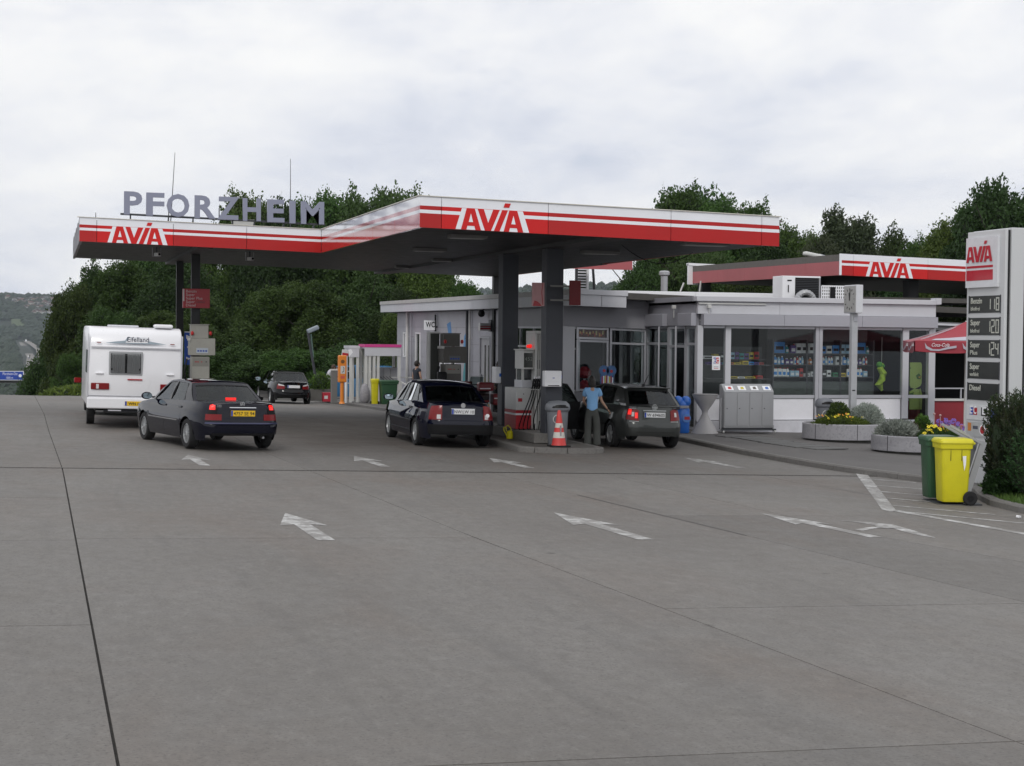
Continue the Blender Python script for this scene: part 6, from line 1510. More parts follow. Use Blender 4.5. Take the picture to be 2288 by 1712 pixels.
for x in (-.09, UW + .02): MB().cyl((x if x < 0 else x - .02, -.34, .04), (x if x < 0 else x - .02, -.34, .95 if x < 0 else .2), .022, n=10).build('guide_post', MET, t); 
for x in (-.05, UW + .0): MB().cyl((x, -.42, .035), (x + .03, -.42, .035), .035, n=12).build('castor', OFFW, t)
MB().box(-.08, UW + .06, -.40, -.34, .07, .11).box(0, UW, -.33, -.02, .09, .128).build('chassis', DGREY, t)
t = thing('bistro_table', 'grey hourglass-shaped standing table beside the recycling station', 'table', on(16.80, 39.75, PH)); CLM = M('table_cover', (.42, .41, .41), .7, var=.06, dirt=.1)
n = 28; rows = []
for z, r_ in ((0, .36), (.2, .25), (.4, .13), (.52, .075), (.6, .085), (.8, .22), (1.0, .335), (1.02, .34)): rows.append([((r_ * (1 + .035 * math.cos(4 * a))) * math.cos(a), (r_ * (1 + .035 * math.cos(4 * a))) * math.sin(a), z) for a in [2 * PI * i / n for i in range(n)]])
MB().grid(rows, closed=True).build('cover', CLM, t, smooth=True); MB().lathe([(.345, 1.022), (.35, 1.03), (.345, 1.045), (0, 1.047)], 28).build('table_top', M('table_top', (.26, .255, .26), .5), t, smooth=True)
t = thing('ice_cream_bin', 'bright blue ice cream bin with heart-shaped top beside the hatchback', 'bin', on(16.12, 39.7, PH + .0))
MB().lathe([(.19, 0), (.21, .03), (.215, .62), (.19, .66)], 20, sy=.9).build('bucket', BLUEB, t, smooth=True)
MB().ball((-.11, 0, .83), .155, 14, 8, sc=(.9, .85, 1)).ball((.11, 0, .83), .155, 14, 8, sc=(.9, .85, 1)).ball((0, 0, .75), .16, 14, 8, sc=(1.1, .85, .9)).build('heart_top', BLUEB, t, smooth=True)
MB().box(-.12, .12, -.21, -.17, .66, .73).build('opening', GREYM, t)
MB().cyl((.06, -.215, .40), (.06, -.185, .40), .115, n=20).build('emblem_disc', M('emblem_blue', (.10, .25, .62), .4), t); MB().box(-.01, .14, -.222, -.2155, .36, .44).build('emblem', SIGNRED, t)
t = thing('ice_cream_sign', 'small blue ice cream sign with round tops behind the hatchback roof', 'sign', on(15.40, 43.6, PH)); MB().box(-.20, .20, 0, .05, .9, 1.45).build('panel', M('ice_blue', (.05, .13, .36), .5), t)
for x in (-.1, .12): MB().cyl((x, -.01, 1.52), (x, .04, 1.52), .15, n=18).build('round_top', M('ice_blue2', (.06, .15, .34), .5), t)
MB().cyl((-.1, -.015, 1.52), (-.1, -.0105, 1.52), .045, n=14).cyl((.12, -.015, 1.50), (.12, -.0105, 1.50), .045, n=14).build('emblem', SIGNRED, t)
for i in range(8): MB().box(-.17 + .045 * i, -.14 + .045 * i, -.006, -.001, uni(.95, 1.3), uni(1.32, 1.4)).build('print', (SIGNRED, WHITE, YEL)[i % 3], t)
MB().bar((0, .02, 0), (0, .02, .9), .05).build('post', DGREY, t)
# clock on its post
zc = sight(1895, 700, 38).z; zt_ = sight(1895, 637, 38).z; cx_0 = sight(1888, 660, 38).x; cx_1 = sight(1926, 660, 38).x
t = thing('street_clock', 'square two-faced station clock on a grey post before the shop window', 'clock', on(20.22, 38, PH), 0)
bz = G3(20.22, 38) + PH; ch = zt_ - zc
cb = child_empty('clock_head', t, ((cx_0 + cx_1) / 2 - 20.22, 0, zc - bz), (0, 0, R(-90)))
s_ = ch / 2
MB().box(-s_ * .92, s_ * .92, -.10, .10, 0, ch).build('casing', M('clock_case', (.66, .67, .70), .4), cb, bevel=.015)
MB().box(-s_ * .85, s_ * .85, -.108, -.101, .03, ch - .03).build('dial', M('clock_dial', (.40, .395, .38), .45), cb)
for i in range(12):
    a = 2 * PI * i / 12; r0_, r1_ = s_ * .62, s_ * .78; cxx, czz = 0, ch / 2
    MB().bar((r0_ * math.sin(a) * .95, -.112, czz + r0_ * math.cos(a)), (r1_ * math.sin(a) * .95, -.112, czz + r1_ * math.cos(a)), .02, .006).build('hour_mark', INK, cb)
MB().bar((0, -.118, ch / 2 - .03), (-.03, -.118, ch / 2 + s_ * .45), .03, .006).build('hour_hand', INK, cb); MB().bar((0, -.122, ch / 2 - .04), (.035, -.122, ch / 2 + s_ * .70), .022, .006).build('minute_hand', INK, cb)
MB().box(-.085, .085, -.07, .07, 0, zc - bz - .002).build('post', M('clock_post', (.44, .45, .47), .45, .1, dirt=.15), t, bevel=.01, loc=(0, 0, 0)); MB().box(-.05, .03, -.078, -.0705, 1.28, 1.31).build('plate', INK, t); MB().box(-.04, .06, -.09, -.071, zc - bz - .2, zc - bz - .1).build('bracket', ALU, t)
litter_bin(20.02, 39.2, G3(20, 39.2) + PH, 'dark grey litter bin in front of the white panels beside the clock post', 1.02, .9)

# planters with flowers
FLY = M('petal_yellow', (.75, .62, .02), .6, var=.15); FLP = M('petal_purple', (.16, .08, .38), .6, var=.2); FLR = M('petal_wine', (.34, .10, .16), .6, var=.2); FLO = M('petal_orange', (.70, .28, .03), .6, var=.15)
SOIL = M('soil', (.05, .045, .03), .95)
def planter(x, y, r, h, lab, drop=.0):
    t = thing('planter', lab, 'planter', on(x, y, PH)); n = 40
    ring = lambda rr, z: [(rr * math.cos(2 * PI * i / n), rr * math.sin(2 * PI * i / n), z) for i in range(n)]
    MB().grid([ring(r, .07), ring(r, h - .02), ring(r - .015, h), ring(r - .07, h), ring(r - .075, h - .06)], closed=True).build('rim', PLANTM, t); MB().grid([ring(r, .07), ring(r - .1, .068)], closed=True).build('rim_base', PLANTM, t)
    MB().lathe([(r - .09, 0), (r - .09, .07)], n).build('foot', M('planter_foot', (.09, .088, .08), .9, dirt=.4), t); MB().lathe([(r - .08, h - .07), (0, h - .03)], n).build('soil', SOIL, t)
    for i in range(6): a = 2 * PI * i / 6 + .35; MB().cbox((r * math.cos(a), r * math.sin(a), (h + .07) / 2), (.012, .012, h - .08), rot=(0, 0, a)).build('joint_line', DGREY, t)
    return t
def tuft(name, lab, cat, loc, n, rx, ry, rz_, leaf, lw, mat, droop=0.0, up=.6, group=None, parts=None, seed=1, core=.72, kind='ball'):
    """a low plant: a dense clump of separate small leaves round a dark inner mass"""
    random.seed(seed); t = thing(name, lab, cat, loc, group=group); mb = MB()
    for i in range(n):
        u = uni(-1, 1); a = uni(0, 2 * PI); rr = math.sqrt(1 - u * u); u = abs(u) * .95 - .12
        k = uni(.62, 1.08) * (1 + .18 * noise.noise(Vector((rr * math.cos(a) * 2.2, rr * math.sin(a) * 2.2, u * 2 + seed))))
        c = Vector((rr * math.cos(a) * rx * k, rr * math.sin(a) * ry * k, max(.0, u * rz_ * k) + .02))
        out = Vector((math.cos(a) * rr, math.sin(a) * rr, u + up)).normalized(); d = (out + Vector((uni(-.6, .6), uni(-.6, .6), uni(-.5, .5) - droop))).normalized()
        s = d.cross(Vector((uni(-1, 1), uni(-1, 1), uni(-1, 1)))).normalized(); l = leaf * uni(.6, 1.3); w = lw * uni(.7, 1.2)
        mb.add([c - d * l * .5, c + s * w, c + d * l * .5, c - s * w], [(0, 1, 2, 3)])
    mb.build('foliage', mat, t)
    MB().ball((0, 0, rz_ * .12), 1, 10, 6, sc=(rx * core, ry * core, rz_ * core)).build('dark_core', COREM if mat is not LEAFS else M('silver_inner', (.15, .17, .15), .9, var=.3, scale=10), t)
    random.seed(seed + 99); return t
def blossoms(t, n, rx, ry, z0, z1, mats, r=.028, cx=0, cy=0):
    for i in range(n):
        a = uni(0, 2 * PI); q = math.sqrt(rnd()); c = Vector((cx + q * rx * math.cos(a), cy + q * ry * math.sin(a), uni(z0, z1)))
        mb = MB(); tilt = Vector((uni(-.5, .5), uni(-1.0, -.2), uni(.3, 1))).normalized(); s = tilt.cross(Vector((0, 0, 1))).normalized(); u = s.cross(tilt).normalized()
        m_ = mats[i % len(mats)]
        for k in range(5):
            b = 2 * PI * k / 5; p = c + (s * math.cos(b) + u * math.sin(b)) * r * .6; mb.add([p + (s * math.cos(g) + u * math.sin(g)) * r * .55 for g in [2 * PI * j / 6 for j in range(6)]], [tuple(range(6))])
        mb.add([c + tilt * .004 + (s * math.cos(g) + u * math.sin(g)) * r * .3 for g in [2 * PI * j / 5 for j in range(5)]], [tuple(range(5))], 1)
        mb.build('blossom', [m_, M('blossom_eye', (.10, .05, .02), .7)], t)
X1p, Y1p = 19.78, 37.6
planter(X1p, Y1p, 1.07, .46, 'round concrete planter with silver bush before the white shop panels')
zt1 = PH + .43
t = tuft('bedding_plants', 'bright green low bedding plants with yellow flowers in the planter by the clock', 'plants', on(X1p - .25, Y1p - .25, zt1), 5200, .72, .62, .22, .07, .012, leafmat('leaf_bright', (.060, .105, .018), (.10, .16, .03)), seed=3); blossoms(t, 26, .5, .4, .15, .27, [FLY, FLY, FLO], .034, -.1, .1); blossoms(t, 8, .6, .5, .12, .2, [FLY], .028, .2, -.2)
tuft('dark_shrub', 'small dark green shrub behind the yellow flowers in the planter by the clock', 'shrub', on(X1p + .02, Y1p + .35, zt1 + .05), 3000, .34, .32, .55, .08, .016, LEAF, seed=4)
tuft('silver_shrub', 'silver grey leafy shrub at the right of the planter by the clock', 'shrub', on(X1p + .62, Y1p + .0, zt1 + .0), 5200, .50, .46, .62, .11, .011, LEAFS, seed=5, droop=.2)
X2p, Y2p = 19.62, 33.6
planter(X2p, Y2p, 1.10, .42, 'round concrete planter with pansies nearer the price pylon')
zt2 = PH + .39
tuft('silver_shrub', 'silver grey shrub on the left of the pansy planter', 'shrub', on(X2p - .52, Y2p + .1, zt2), 5200, .50, .46, .40, .10, .011, LEAFS, seed=6, droop=.2)
t = tuft('pansies', 'low pansies with violet, wine and yellow blooms in the nearer planter', 'flowers', on(X2p + .42, Y2p - .25, zt2), 4200, .62, .55, .22, .06, .014, LEAF, seed=7); blossoms(t, 34, .34, .25, .26, .40, [FLP], .036, .25, .1); blossoms(t, 24, .3, .25, .14, .28, [FLR, FLR, FLP], .034, .28, -.15); blossoms(t, 20, .28, .22, .08, .28, [FLY], .038, -.35, -.2); blossoms(t, 8, .1, .1, .1, .25, [FLO, FLY], .034, -.02, -.2)
t = tuft('dark_bedding', 'dark brownish green plants along the back of the nearer planter', 'plants', on(X2p - .0, Y2p + .62, zt2), 3000, .70, .32, .32, .07, .014, leafmat('leaf_brown', (.045, .035, .025), (.07, .055, .035)), seed=8)
tuft('green_shrub', 'small bright green shrub behind the nearer planter, in front of the red counter', 'shrub', on(X2p + .45, Y2p + .62, zt2), 2600, .26, .26, .52, .07, .014, leafmat('leaf_bright2', (.05, .09, .015), (.08, .13, .02)), seed=9)
t = tuft('silver_bedding', 'low silver leaved plant at the right edge of the nearer planter', 'plants', on(X2p + .95, Y2p + .1, zt2), 2000, .26, .3, .26, .09, .01, LEAFS, seed=10)
for i, dx in enumerate((.66, .82)):
    t = thing('flower_spike', 'pale pink flower spike in front of the red counter, %s one' % ('left' if i == 0 else 'right'), 'flower', on(X2p + dx, Y2p + .45, zt2 + .1)); MB().tube([(0, 0, 0), (.01, 0, .2), (.0, 0, .38 - .03 * i)], .012, 6).build('stem', M('spike_pink', (.45, .28, .27), .7, var=.2, scale=30), t); MB().ball((0, 0, .40 - .03 * i), .03).build('head', M('spike_pink', (.45, .28, .27), .7), t)
planter(19.55, 28.6, 1.05, .40, 'round concrete planter behind the bins with yellow flowers, right of the yellow bin')
t = tuft('yellow_bedding', 'yellow and orange bedding flowers in the planter behind the bins', 'flowers', on(19.4, 28.3, PH + .37), 3600, .85, .8, .18, .06, .014, LEAF, seed=11); blossoms(t, 60, .8, .72, .10, .20, [FLY, FLY, FLO], .034, -.1, -.2)
tuft('wine_shrub', 'dark wine red low shrub above the yellow flowers behind the bins', 'shrub', on(19.7, 29.0, PH + .35), 4600, .80, .6, .48, .07, .016, leafmat('leaf_wine', (.035, .012, .014), (.06, .02, .022)), seed=12)

# price pylon
PX_, PYL, PW = 16.28, 25.05, 1.22
bx = G3(PX_, PYL) + PH - .03; PHH = sight(2253, 511, 25.05).z - bx
py = thing('price_pylon', 'tall white fuel price pylon with red logo and dark price panels', 'sign', (PX_, PYL, bx))
PYW = M('pylon_white', (.60, .61, .62), .35, var=.04, scale=1, coat=.3, dirt=.06)
MB().box(0, .06, 0, PW, 0, PHH).build('casing', PYW, py, bevel=.01)
MB().box(.065, .11, .02, PW - .02, 0, PHH - .02).build('gap', INK, py); MB().box(.115, .38, -.02, PW, 0, PHH + .02).build('rear_casing', PYW, py, bevel=.01); MB().box(.385, .44, .02, PW - .02, 0, PHH - .02).build('gap', INK, py); MB().box(.445, .75, 0, PW, 0, PHH + .01).build('rear_casing', PYW, py, bevel=.01)
def on_face(name, y0, y1, z0, z1, mat, off=.0, th=.01, par=None): return MB().box(-off - th, -off, y0, y1, z0, z1).build(name, mat, par or py)
zf = lambda py_: sight(2205, py_, 25.6).z - bx
on_face('logo_box', .17, PW - .03, zf(642), zf(529), M('pylon_box_white', (.72, .73, .76), .3, coat=.4), 0, .05)
def face_logo():
    capz = .285; logo(py, (-.054, PW - .06, zf(585)), (0, -1), (-1, 0), capz, f=lambda x, y: 0, frame=False, white=M('pylon_box_white', (.72, .73, .76)), squeeze=.97, red=M('pylon_red', (.50, .012, .03), .3, coat=.4))
face_logo()
PR = M('pylon_red', (.50, .012, .03), .3)
on_face('stripe', .30, PW - .06, zf(598), zf(593), PR, .051, .004); on_face('stripe', .30, PW - .06, zf(626), zf(603), PR, .051, .004)
PDK = M('price_panel', (.035, .038, .036), .18, var=.1)
SEG = M('price_digit', (.55, .56, .50), .5, var=.05)
def digit(par, ch, y, z, w, h, mat, off):
    segs = {'0': 'abcdef', '1': 'bc', '2': 'abged', '4': 'fgbc', '8': 'abcdefg', '5': 'afgcd', '6': 'afgedc'}[ch]; t_ = w * .22
    R_ = dict(a=(0, w, h - t_, h), d=(0, w, 0, t_), g=(t_, w - t_, h / 2 - t_ / 2, h / 2 + t_ / 2), b=(w - t_, w, h / 2 + t_ * .1, h - t_ * 1.1), c=(w - t_, w, t_ * 1.1, h / 2 - t_ * .1), f=(0, t_, h / 2 + t_ * .1, h - t_ * 1.1), e=(0, t_, t_ * 1.1, h / 2 - t_ * .1))
    mb = MB()
    for s in segs: a, b, c, d_ = R_[s]; mb.box(off - .003, off, y - b, y - a, z + c, z + d_)
    mb.build('digit', mat, par)
rowspec = ((661, 699, 'Benzin', 'bleifrei', '118'), (710, 749, 'Super', 'bleifrei', '120'), (760, 799, 'Super', 'Plus', '124'), (809, 847, 'Super', 'verbleit', ''), (857, 895, 'Diesel', '', ''))
for a, b, l1, l2, dg in rowspec:
    z1, z0 = zf(a), zf(b); p = on_face('price_panel', .12, PW - .10, z0, z1, PDK, .0, .008); hh = z1 - z0
    for yy0, yy1, zz0, zz1 in ((.105, .12, z0 - .01, z1 + .01), (PW - .10, PW - .085, z0 - .01, z1 + .01)): on_face('panel_rim', yy0, yy1, zz0, zz1, DGREY, 0, .014)
    text('lettering', l1, .145, SEG, p, (-.010, PW - .16, z1 - .135), rz=R(-90), width=.36 if l1 != 'Super' else .31, bold=.01)
    if l2: text('lettering', l2, .12 if l2 == 'Plus' else .10, SEG, p, (-.010, PW - .16, z0 + .045), rz=R(-90), width=.24 if l2 == 'Plus' else .29)
    for i, ch in enumerate(dg): digit(p, ch, .52 - i * .135, z0 + .035, .105, hh - .07, SEG, -.0085)
for (a, b, items) in ((906, 940, (('E', BLUES, .86), ('C', SIGNRED, .74), ('E', INK, .52), ('o', BLUES, .22))),):
    z1, z0 = zf(a), zf(b); p = on_face('emblem_panel', .10, PW - .08, z0, z1, M('emblem_white', (.66, .67, .68), .4), 0, .012)
    on_face('emblem', .92, 1.04, z0 + .09, z1 - .05, BLUES, .012, .003, p); on_face('emblem', .79, .915, z0 + .09, z1 - .05, SIGNRED, .012, .003, p); on_face('emblem', .46, .66, z0 + .08, z1 - .04, INK, .012, .003, p)
    text('lettering', 'E', .2, WHITE, p, (-.0155, 1.03, z0 + .11), rz=R(-90), width=.09, bold=.02); text('lettering', 'C', .2, WHITE, p, (-.0155, .905, z0 + .11), rz=R(-90), width=.09, bold=.02); text('lettering', 'E', .18, WHITE, p, (-.0155, .62, z0 + .11), rz=R(-90), width=.12, bold=.03)
    MB().cyl((-.012, .26, (z0 + z1) / 2), (-.018, .26, (z0 + z1) / 2), .10, n=20).build('emblem', M('emblem_blue2', (.06, .10, .28), .5), p)
z1, z0 = zf(945), zf(978); p = on_face('emblem_panel', .10, PW - .08, z0, z1, M('emblem_grey', (.45, .46, .46), .4), 0, .012)
on_face('emblem', .98, 1.09, z0 + .1, z1 - .02, M('emblem_orange', (.6, .22, .05), .5), .012, .003, p); on_face('emblem', .76, .92, z0 + .14, z1 - .07, M('emblem_slate', (.08, .09, .12), .5), .012, .003, p)
MB().cyl((-.012, .60, (z0 + z1) / 2), (-.018, .60, (z0 + z1) / 2), .10, n=20).build('emblem', WHITE, p); MB().cyl((-.0181, .60, (z0 + z1) / 2), (-.022, .60, (z0 + z1) / 2), .07, n=16).build('emblem', SIGNRED, p)
on_face('emblem', .24, .46, z0 + .03, z1 - .02, M('emblem_orange', (.6, .22, .05), .5), .012, .003, p); MB().cyl((-.0151, .35, (z0 + z1) / 2), (-.020, .35, (z0 + z1) / 2), .085, n=18).build('emblem', WHITE, p); text('lettering', 'DKV', .09, INK, p, (-.0205, .42, (z0 + z1) / 2 - .03), rz=R(-90), width=.14, bold=.03)
q0 = on_face('notice', .0, .0, 0, 0, WHITE) if 0 else None
MB().box(.44, .62, -.026, -.021, zf(762), zf(758)).box(.44, .62, -.026, -.021, zf(769), zf(767)).build('blue_mark', BLUES, py)

# wheeled bins at the kerb
def wheelie(x, y, rz, mat, lab, h=1.07, grp=None, w=.56, d=.62, lid=None):
    t = thing('wheeled_bin', lab, 'bin', on(x, y), rz, group=grp); n_ = 6
    def ring(z, hx, hy, ox=0): 
        r_ = .05; pts = []
        for cx_c, cy_c, a0 in ((hx - r_, hy - r_, 0), (-hx + r_, hy - r_, 90), (-hx + r_, -hy + r_, 180), (hx - r_, -hy + r_, 270)):
            for k in range(4): a = R(a0 + 30 * k); pts.append((cx_c + r_ * math.cos(a) + ox, cy_c + r_ * math.sin(a), z))
        return pts
    hb = h * .93
    rows = [ring(.05, w * .40, d * .36), ring(.08, w * .42, d * .38), ring(hb * .75, w * .47, d * .44), ring(hb - .09, w * .48, d * .455), ring(hb - .085, w * .53, d * .50), ring(hb, w * .54, d * .51)]
    MB().grid(rows, closed=True).add(rows[0], [tuple(range(16))]).build('tub', mat, t, smooth=True)
    for k in (-.10, .08): MB().box(k * w * 2 - .004, k * w * 2 + .004, -d * .462, -d * .44, hb * .72, hb - .1).build('rib', M('bin_rib_dark', (.10, .09, .01), .6), t)
    rows = [ring(hb + .003, w * .56, d * .54), ring(hb + .04, w * .555, d * .535), ring(hb + .075, w * .50, d * .48), ring(h, w * .30, d * .30)]
    MB().grid(rows, closed=True).add(rows[-1], [tuple(range(16))]).build('lid', lid or mat, t, smooth=True)
    MB().tube([(w * .50, -d * .4, hb - .02), (w * .60, -d * .36, hb), (w * .60, d * .36, hb), (w * .50, d * .4, hb - .02)], .018, 8).build('handle', lid or mat, t, smooth=True)
    for sy in (-1, 1):
        wh = MB().lathe([(.06, 0), (.10, .002 * sy), (.115, -.01 * sy), (.115, -.045 * sy), (.10, -.05 * sy)], 20, axis='y').build('wheel', RUBBER, t, loc=(w * .46, sy * (d * .49), .115), smooth=True)
        MB().lathe([(0, .002 * sy), (.05, .003 * sy), (.06, -.004 * sy)], 16, axis='y').build('hub', BLACK, wh)
    return t
# yellow bin seen from its side: wheels to the right
def pos_at(px, py): 
    d = Vector(_f + _r * ((px - CX) / F_PX) - _u * ((py - CY) / F_PX)); s = -EYE / (d.z - GX * d.x - GY * d.y); return d.x * s, d.y * s
bxp = pos_at(2138, 1131)
yb = wheelie(bxp[0] + .10, bxp[1] + .32, R(-14), YEL, 'yellow wheeled bin with a white torn sticker at the kerb', 1.08, w=.50, d=.52)
MB().prism([(.09, .80), (.15, .805), (.145, .66), (.12, .56)], -.247, -.243).build('sticker', WHITE, yb)
wheelie(bxp[0] + .23, bxp[1] + .98, R(-14), GRN, 'dark green wheeled bin half hidden behind the yellow bin', 1.08, w=.50, d=.52)
gb_ = thing('bin_trolley', 'grey metal bin stand leaning behind the yellow bin', 'bin stand', on(bxp[0] + .52, bxp[1] + .62), R(-14))
MB().prism([(-.16, .02), (-.08, .02), (.22, 1.03), (-.08, 1.05)], -.02, .02, 'xz').build('panel', BINGREY, gb_); MB().bar((-.06, -.2, .05), (.24, -.2, 1.02), .10, .05).build('rail', STEEL, gb_)
for dy in (-.2, .25): MB().bar((.22, dy, .98), (-.32, dy, 1.28), .07, .04).build('arm', STEEL, gb_)
MB().box(-.62, .12, -.55, .35, .0, .02).build('base_plate', DGREY, gb_)
lt = thing('cigarette_packet', 'small crumpled white packet lying in the gutter by the kerb', 'litter', on(*pos_at(2276, 1158), .004)); MB().cbox((0, 0, .02), (.08, .05, .035), rot=(.2, .1, .5)).build('carton', WHITE, lt, bevel=.006)

# parasol
ux, uy = 21.47, 37.0; UZ = sight(2042, 761, 37).z; ub = G3(22.9, 38.4) + PH
pr = thing('parasol', 'large red Coca-Cola parasol beside the glazed shop front', 'parasol', (ux + 1.914, uy + .735, ub), R(-24)); uz = UZ - ub; apx = uz + .52; h_ = 1.47; VR = M('parasol_red', (.33, .035, .052), .7, var=.08); VS = M('parasol_silver', (.46, .44, .50), .6, var=.08); VP = M('parasol_pale', (.34, .11, .13), .75, var=.1)
cor = [(-h_, -h_), (h_, -h_), (h_, h_), (-h_, h_)]
for k in range(4):
    a, b = Vector((*cor[k], 0)), Vector((*cor[(k + 1) % 4], 0)); rows = []
    for j in range(7):
        t_ = j / 6; rows.append([tuple((a.lerp(b, i / 8) * (1 - t_)) + Vector((0, 0, uz + (apx - uz) * t_ - .07 * math.sin(PI * t_) - .03 * math.sin(PI * i / 8) * (1 - t_)))) for i in range(9)])
    o = MB().grid(rows).build('canopy_panel', VR if k != 3 else VP, pr, smooth=True)
    d_ = (b - a).normalized(); nrm = Vector((d_.y, -d_.x, 0)); rr = [[], [], []]
    for i in range(17):
        q = a.lerp(b, i / 16) + nrm * (.012 + .02 * math.sin(i * .9)); sc_z = .27 + .03 * abs(math.sin(i * PI / 8)); base_z = uz - .03 * math.sin(PI * i / 16)
        for w_, z_ in enumerate((base_z, base_z - sc_z * .5, base_z - sc_z)): rr[w_].append((q.x, q.y, z_))
    MB().grid(rr).build('valance', VR if k != 3 else VP, pr, smooth=True)
    if k in (0, 3):
        n2 = Vector((nrm.x, nrm.y, 0)) * .045
        for g in range(3 if k == 0 else 2):
            s0 = .08 + g * (.32 if k == 0 else .48); f_ = lambda s, z: tuple(a.lerp(b, s) + n2 + Vector((0, 0, uz - .02 + z)))
            sw_ = [f_(s0 + .0, -.03), f_(s0 + .02, -.12), f_(s0 + .07, -.20), f_(s0 + .13, -.20), f_(s0 + .19, -.14), f_(s0 + .27, -.10), f_(s0 + .27, -.16), f_(s0 + .19, -.20), f_(s0 + .12, -.245), f_(s0 + .05, -.235), f_(s0 + .01, -.18)]
            MB().add(sw_, [tuple(range(len(sw_)))]).build('wave_print', VS, pr)
            te = text('lettering', 'Coca-Cola', .13, WHITE, pr, f_(s0 + (.06 if k == 0 else .32), -.13) if k == 0 else f_(s0 + .30, -.13), rz=0 if k == 0 else R(-90), shear=.35, width=.44, depth=.002)
# silver wave across the front panel of the parasol
rows = []
for i in range(13):
    u = i / 12; r_ = []
    for t_ in (.05 + .10 * u, .16 + .16 * math.sin(u * PI) + .10 * u): p = (Vector((-h_, -h_, 0)).lerp(Vector((h_, -h_, 0)), .12 + .8 * u)) * (1 - t_); r_.append((p.x, p.y - .006, uz + (apx - uz) * t_ - .07 * math.sin(PI * t_) - .03 * math.sin(PI * (.12 + .8 * u)) * (1 - t_) + .012))
    rows.append(r_)
MB().grid(rows).build('wave_print', VS, pr)
MB().cyl((0, 0, 0), (0, 0, apx + .02), .028, n=10).build('pole', OFFW, pr); MB().lathe([(.3, 0), (.3, .06), (.06, .1)], 20).build('foot', GREYM, pr)
for k in range(4): MB().bar((cor[k][0] * .98, cor[k][1] * .98, uz - .02), (0, 0, apx - .06), .02).build('rib', ALU, pr)
# green cut-out board standing in the last bay, and green plush hanging in the window
GBM = M('board_green', (.30, .40, .10), .6, var=.1, scale=3)
p0, p1 = sight(2030, 915, 41.35), sight(2058, 810, 41.35)
t = thing('cutout_board', 'tall pale green cut-out advertising board behind the last window bay', 'advertising board', (p0.x, 41.3, p0.z)); w, h = p1.x - p0.x, p1.z - p0.z
MB().prism([(0, h * .52), (w * .1, h * .46), (w * .45, h * .44), (w * .9, h * .5), (w, h * .56), (w, h * .95), (w * .92, h), (0, h)], 0, .03).build('upper_shape', GBM, t); MB().prism([(0, 0), (w * .8, 0), (w * .82, h * .43), (w * .4, h * .44), (0, h * .38)], .0, .03).build('lower_shape', GBM, t); MB().prism([(w * .86, 0), (w * 1.05, 0), (w * 1.08, h * .3), (w * .92, h * .45), (w * .86, h * .42)], .0, .03).build('arm_shape', GBM, t)
DG_ = M('board_leaf', (.06, .14, .03), .6)
for pl2 in ([(w * .5, h * .72), (w * .75, h * .77), (w * .95, h * .70), (w * .9, h * .64), (w * .6, h * .65)], [(0, h * .34), (w * .35, h * .37), (w * .3, h * .31), (0, h * .28)], [(0, h * .90), (w * .1, h * .88), (w * .02, h * .86)]): MB().prism(pl2, -.006, -.001).build('leaf_print', DG_, t)
MB().prism([(w * .68, h * .69), (w * .9, h * .71), (w * .85, h * .66)], -.010, -.0065).build('berry_print', M('board_orange', (.5, .25, .04), .6), t)
p0, p1 = sight(1962, 872, 41.6), sight(1978, 812, 41.6)
t = thing('hanging_toy', 'yellow green plush shape hanging inside the shop window', 'toy', (p0.x, 41.6, p0.z)); h = p1.z - p0.z; YG = M('plush_lime', (.42, .60, .05), .7, var=.15, scale=20)
MB().tube([(.12, 0, h), (.05, 0, h * .82), (.16, 0, h * .62), (.12, 0, h * .4), (.02, 0, h * .2), (.13, 0, 0)], [.05, .09, .11, .10, .12, .05], 10).build('body', YG, t, smooth=True); MB().ball((.03, 0, h * .95), .09).ball((.14, 0, h * .9), .06).build('top', M('plush_green', (.10, .35, .05), .7), t); MB().bar((.1, 0, h + .02), (.1, 0, h + .75), .008).build('string', OFFW, t)

# ------------------------------------------------------------------ shop interior: shelving with goods
SH = M('shelf_metal', (.10, .10, .11), .5, .2); Ysh = 42.0
sx0, sx1 = sight(1728, 800, Ysh).x, sight(1952, 800, Ysh).x
def hz(py): return sight(1840, py, Ysh).z
rackf = thing('shop_shelving', 'dark metal shelving behind the large shop windows', 'shelving', (0, 0, 0))
MB().box(sx0, sx1, Ysh + .42, Ysh + .45, GB + .12, hz(750)).build('back_panel', M('shelf_back', (.10, .105, .11), .7), rackf); MB().box(sx0, sx1, Ysh + .40, Ysh + .455, hz(764), hz(720)).build('head_panel', M('shelf_head', (.18, .18, .19), .6), rackf)
for py_ in (790, 815, 842): MB().box(sx0, sx1, Ysh, Ysh + .42, hz(py_) - .03, hz(py_)).build('shelf', SH, rackf)
MB().box(sx0, sx1, Ysh, Ysh + .41, GB + .12, hz(853)).build('base_cabinet', M('cabinet_green', (.10, .115, .11), .5), rackf)
for q in range(4): x = sx0 + (sx1 - sx0) * q / 3; MB().box(x - .02, x + .02, Ysh - .01, Ysh + .42, GB + .12, hz(760)).build('upright', SH, rackf)
GC = {'blue': (.06, .28, .70), 'white': (.82, .84, .86), 'pale blue': (.36, .58, .76), 'red': (.50, .05, .05), 'orange': (.62, .20, .04), 'violet': (.14, .09, .32), 'yellow': (.60, .48, .06), 'black': (.03, .03, .035), 'green': (.05, .25, .12), 'turquoise': (.05, .35, .38)}
t = thing('sales_display', 'dark red rounded sales display behind the left shop window', 'display', (15.25, 45.2, G(15.2, 45.2) + .12))
for z_, r_ in ((1.25, .20), (.85, .17)): MB().lathe([(r_ * .5, 0), (r_, .08), (r_, .22), (r_ * .4, .34)], 16, (0, 0, z_)).build('bowl', M('display_red', (.26, .02, .03), .5), t, smooth=True)
MB().cyl((0, 0, 0), (0, 0, 1.3), .03).build('stand', ALU, t)
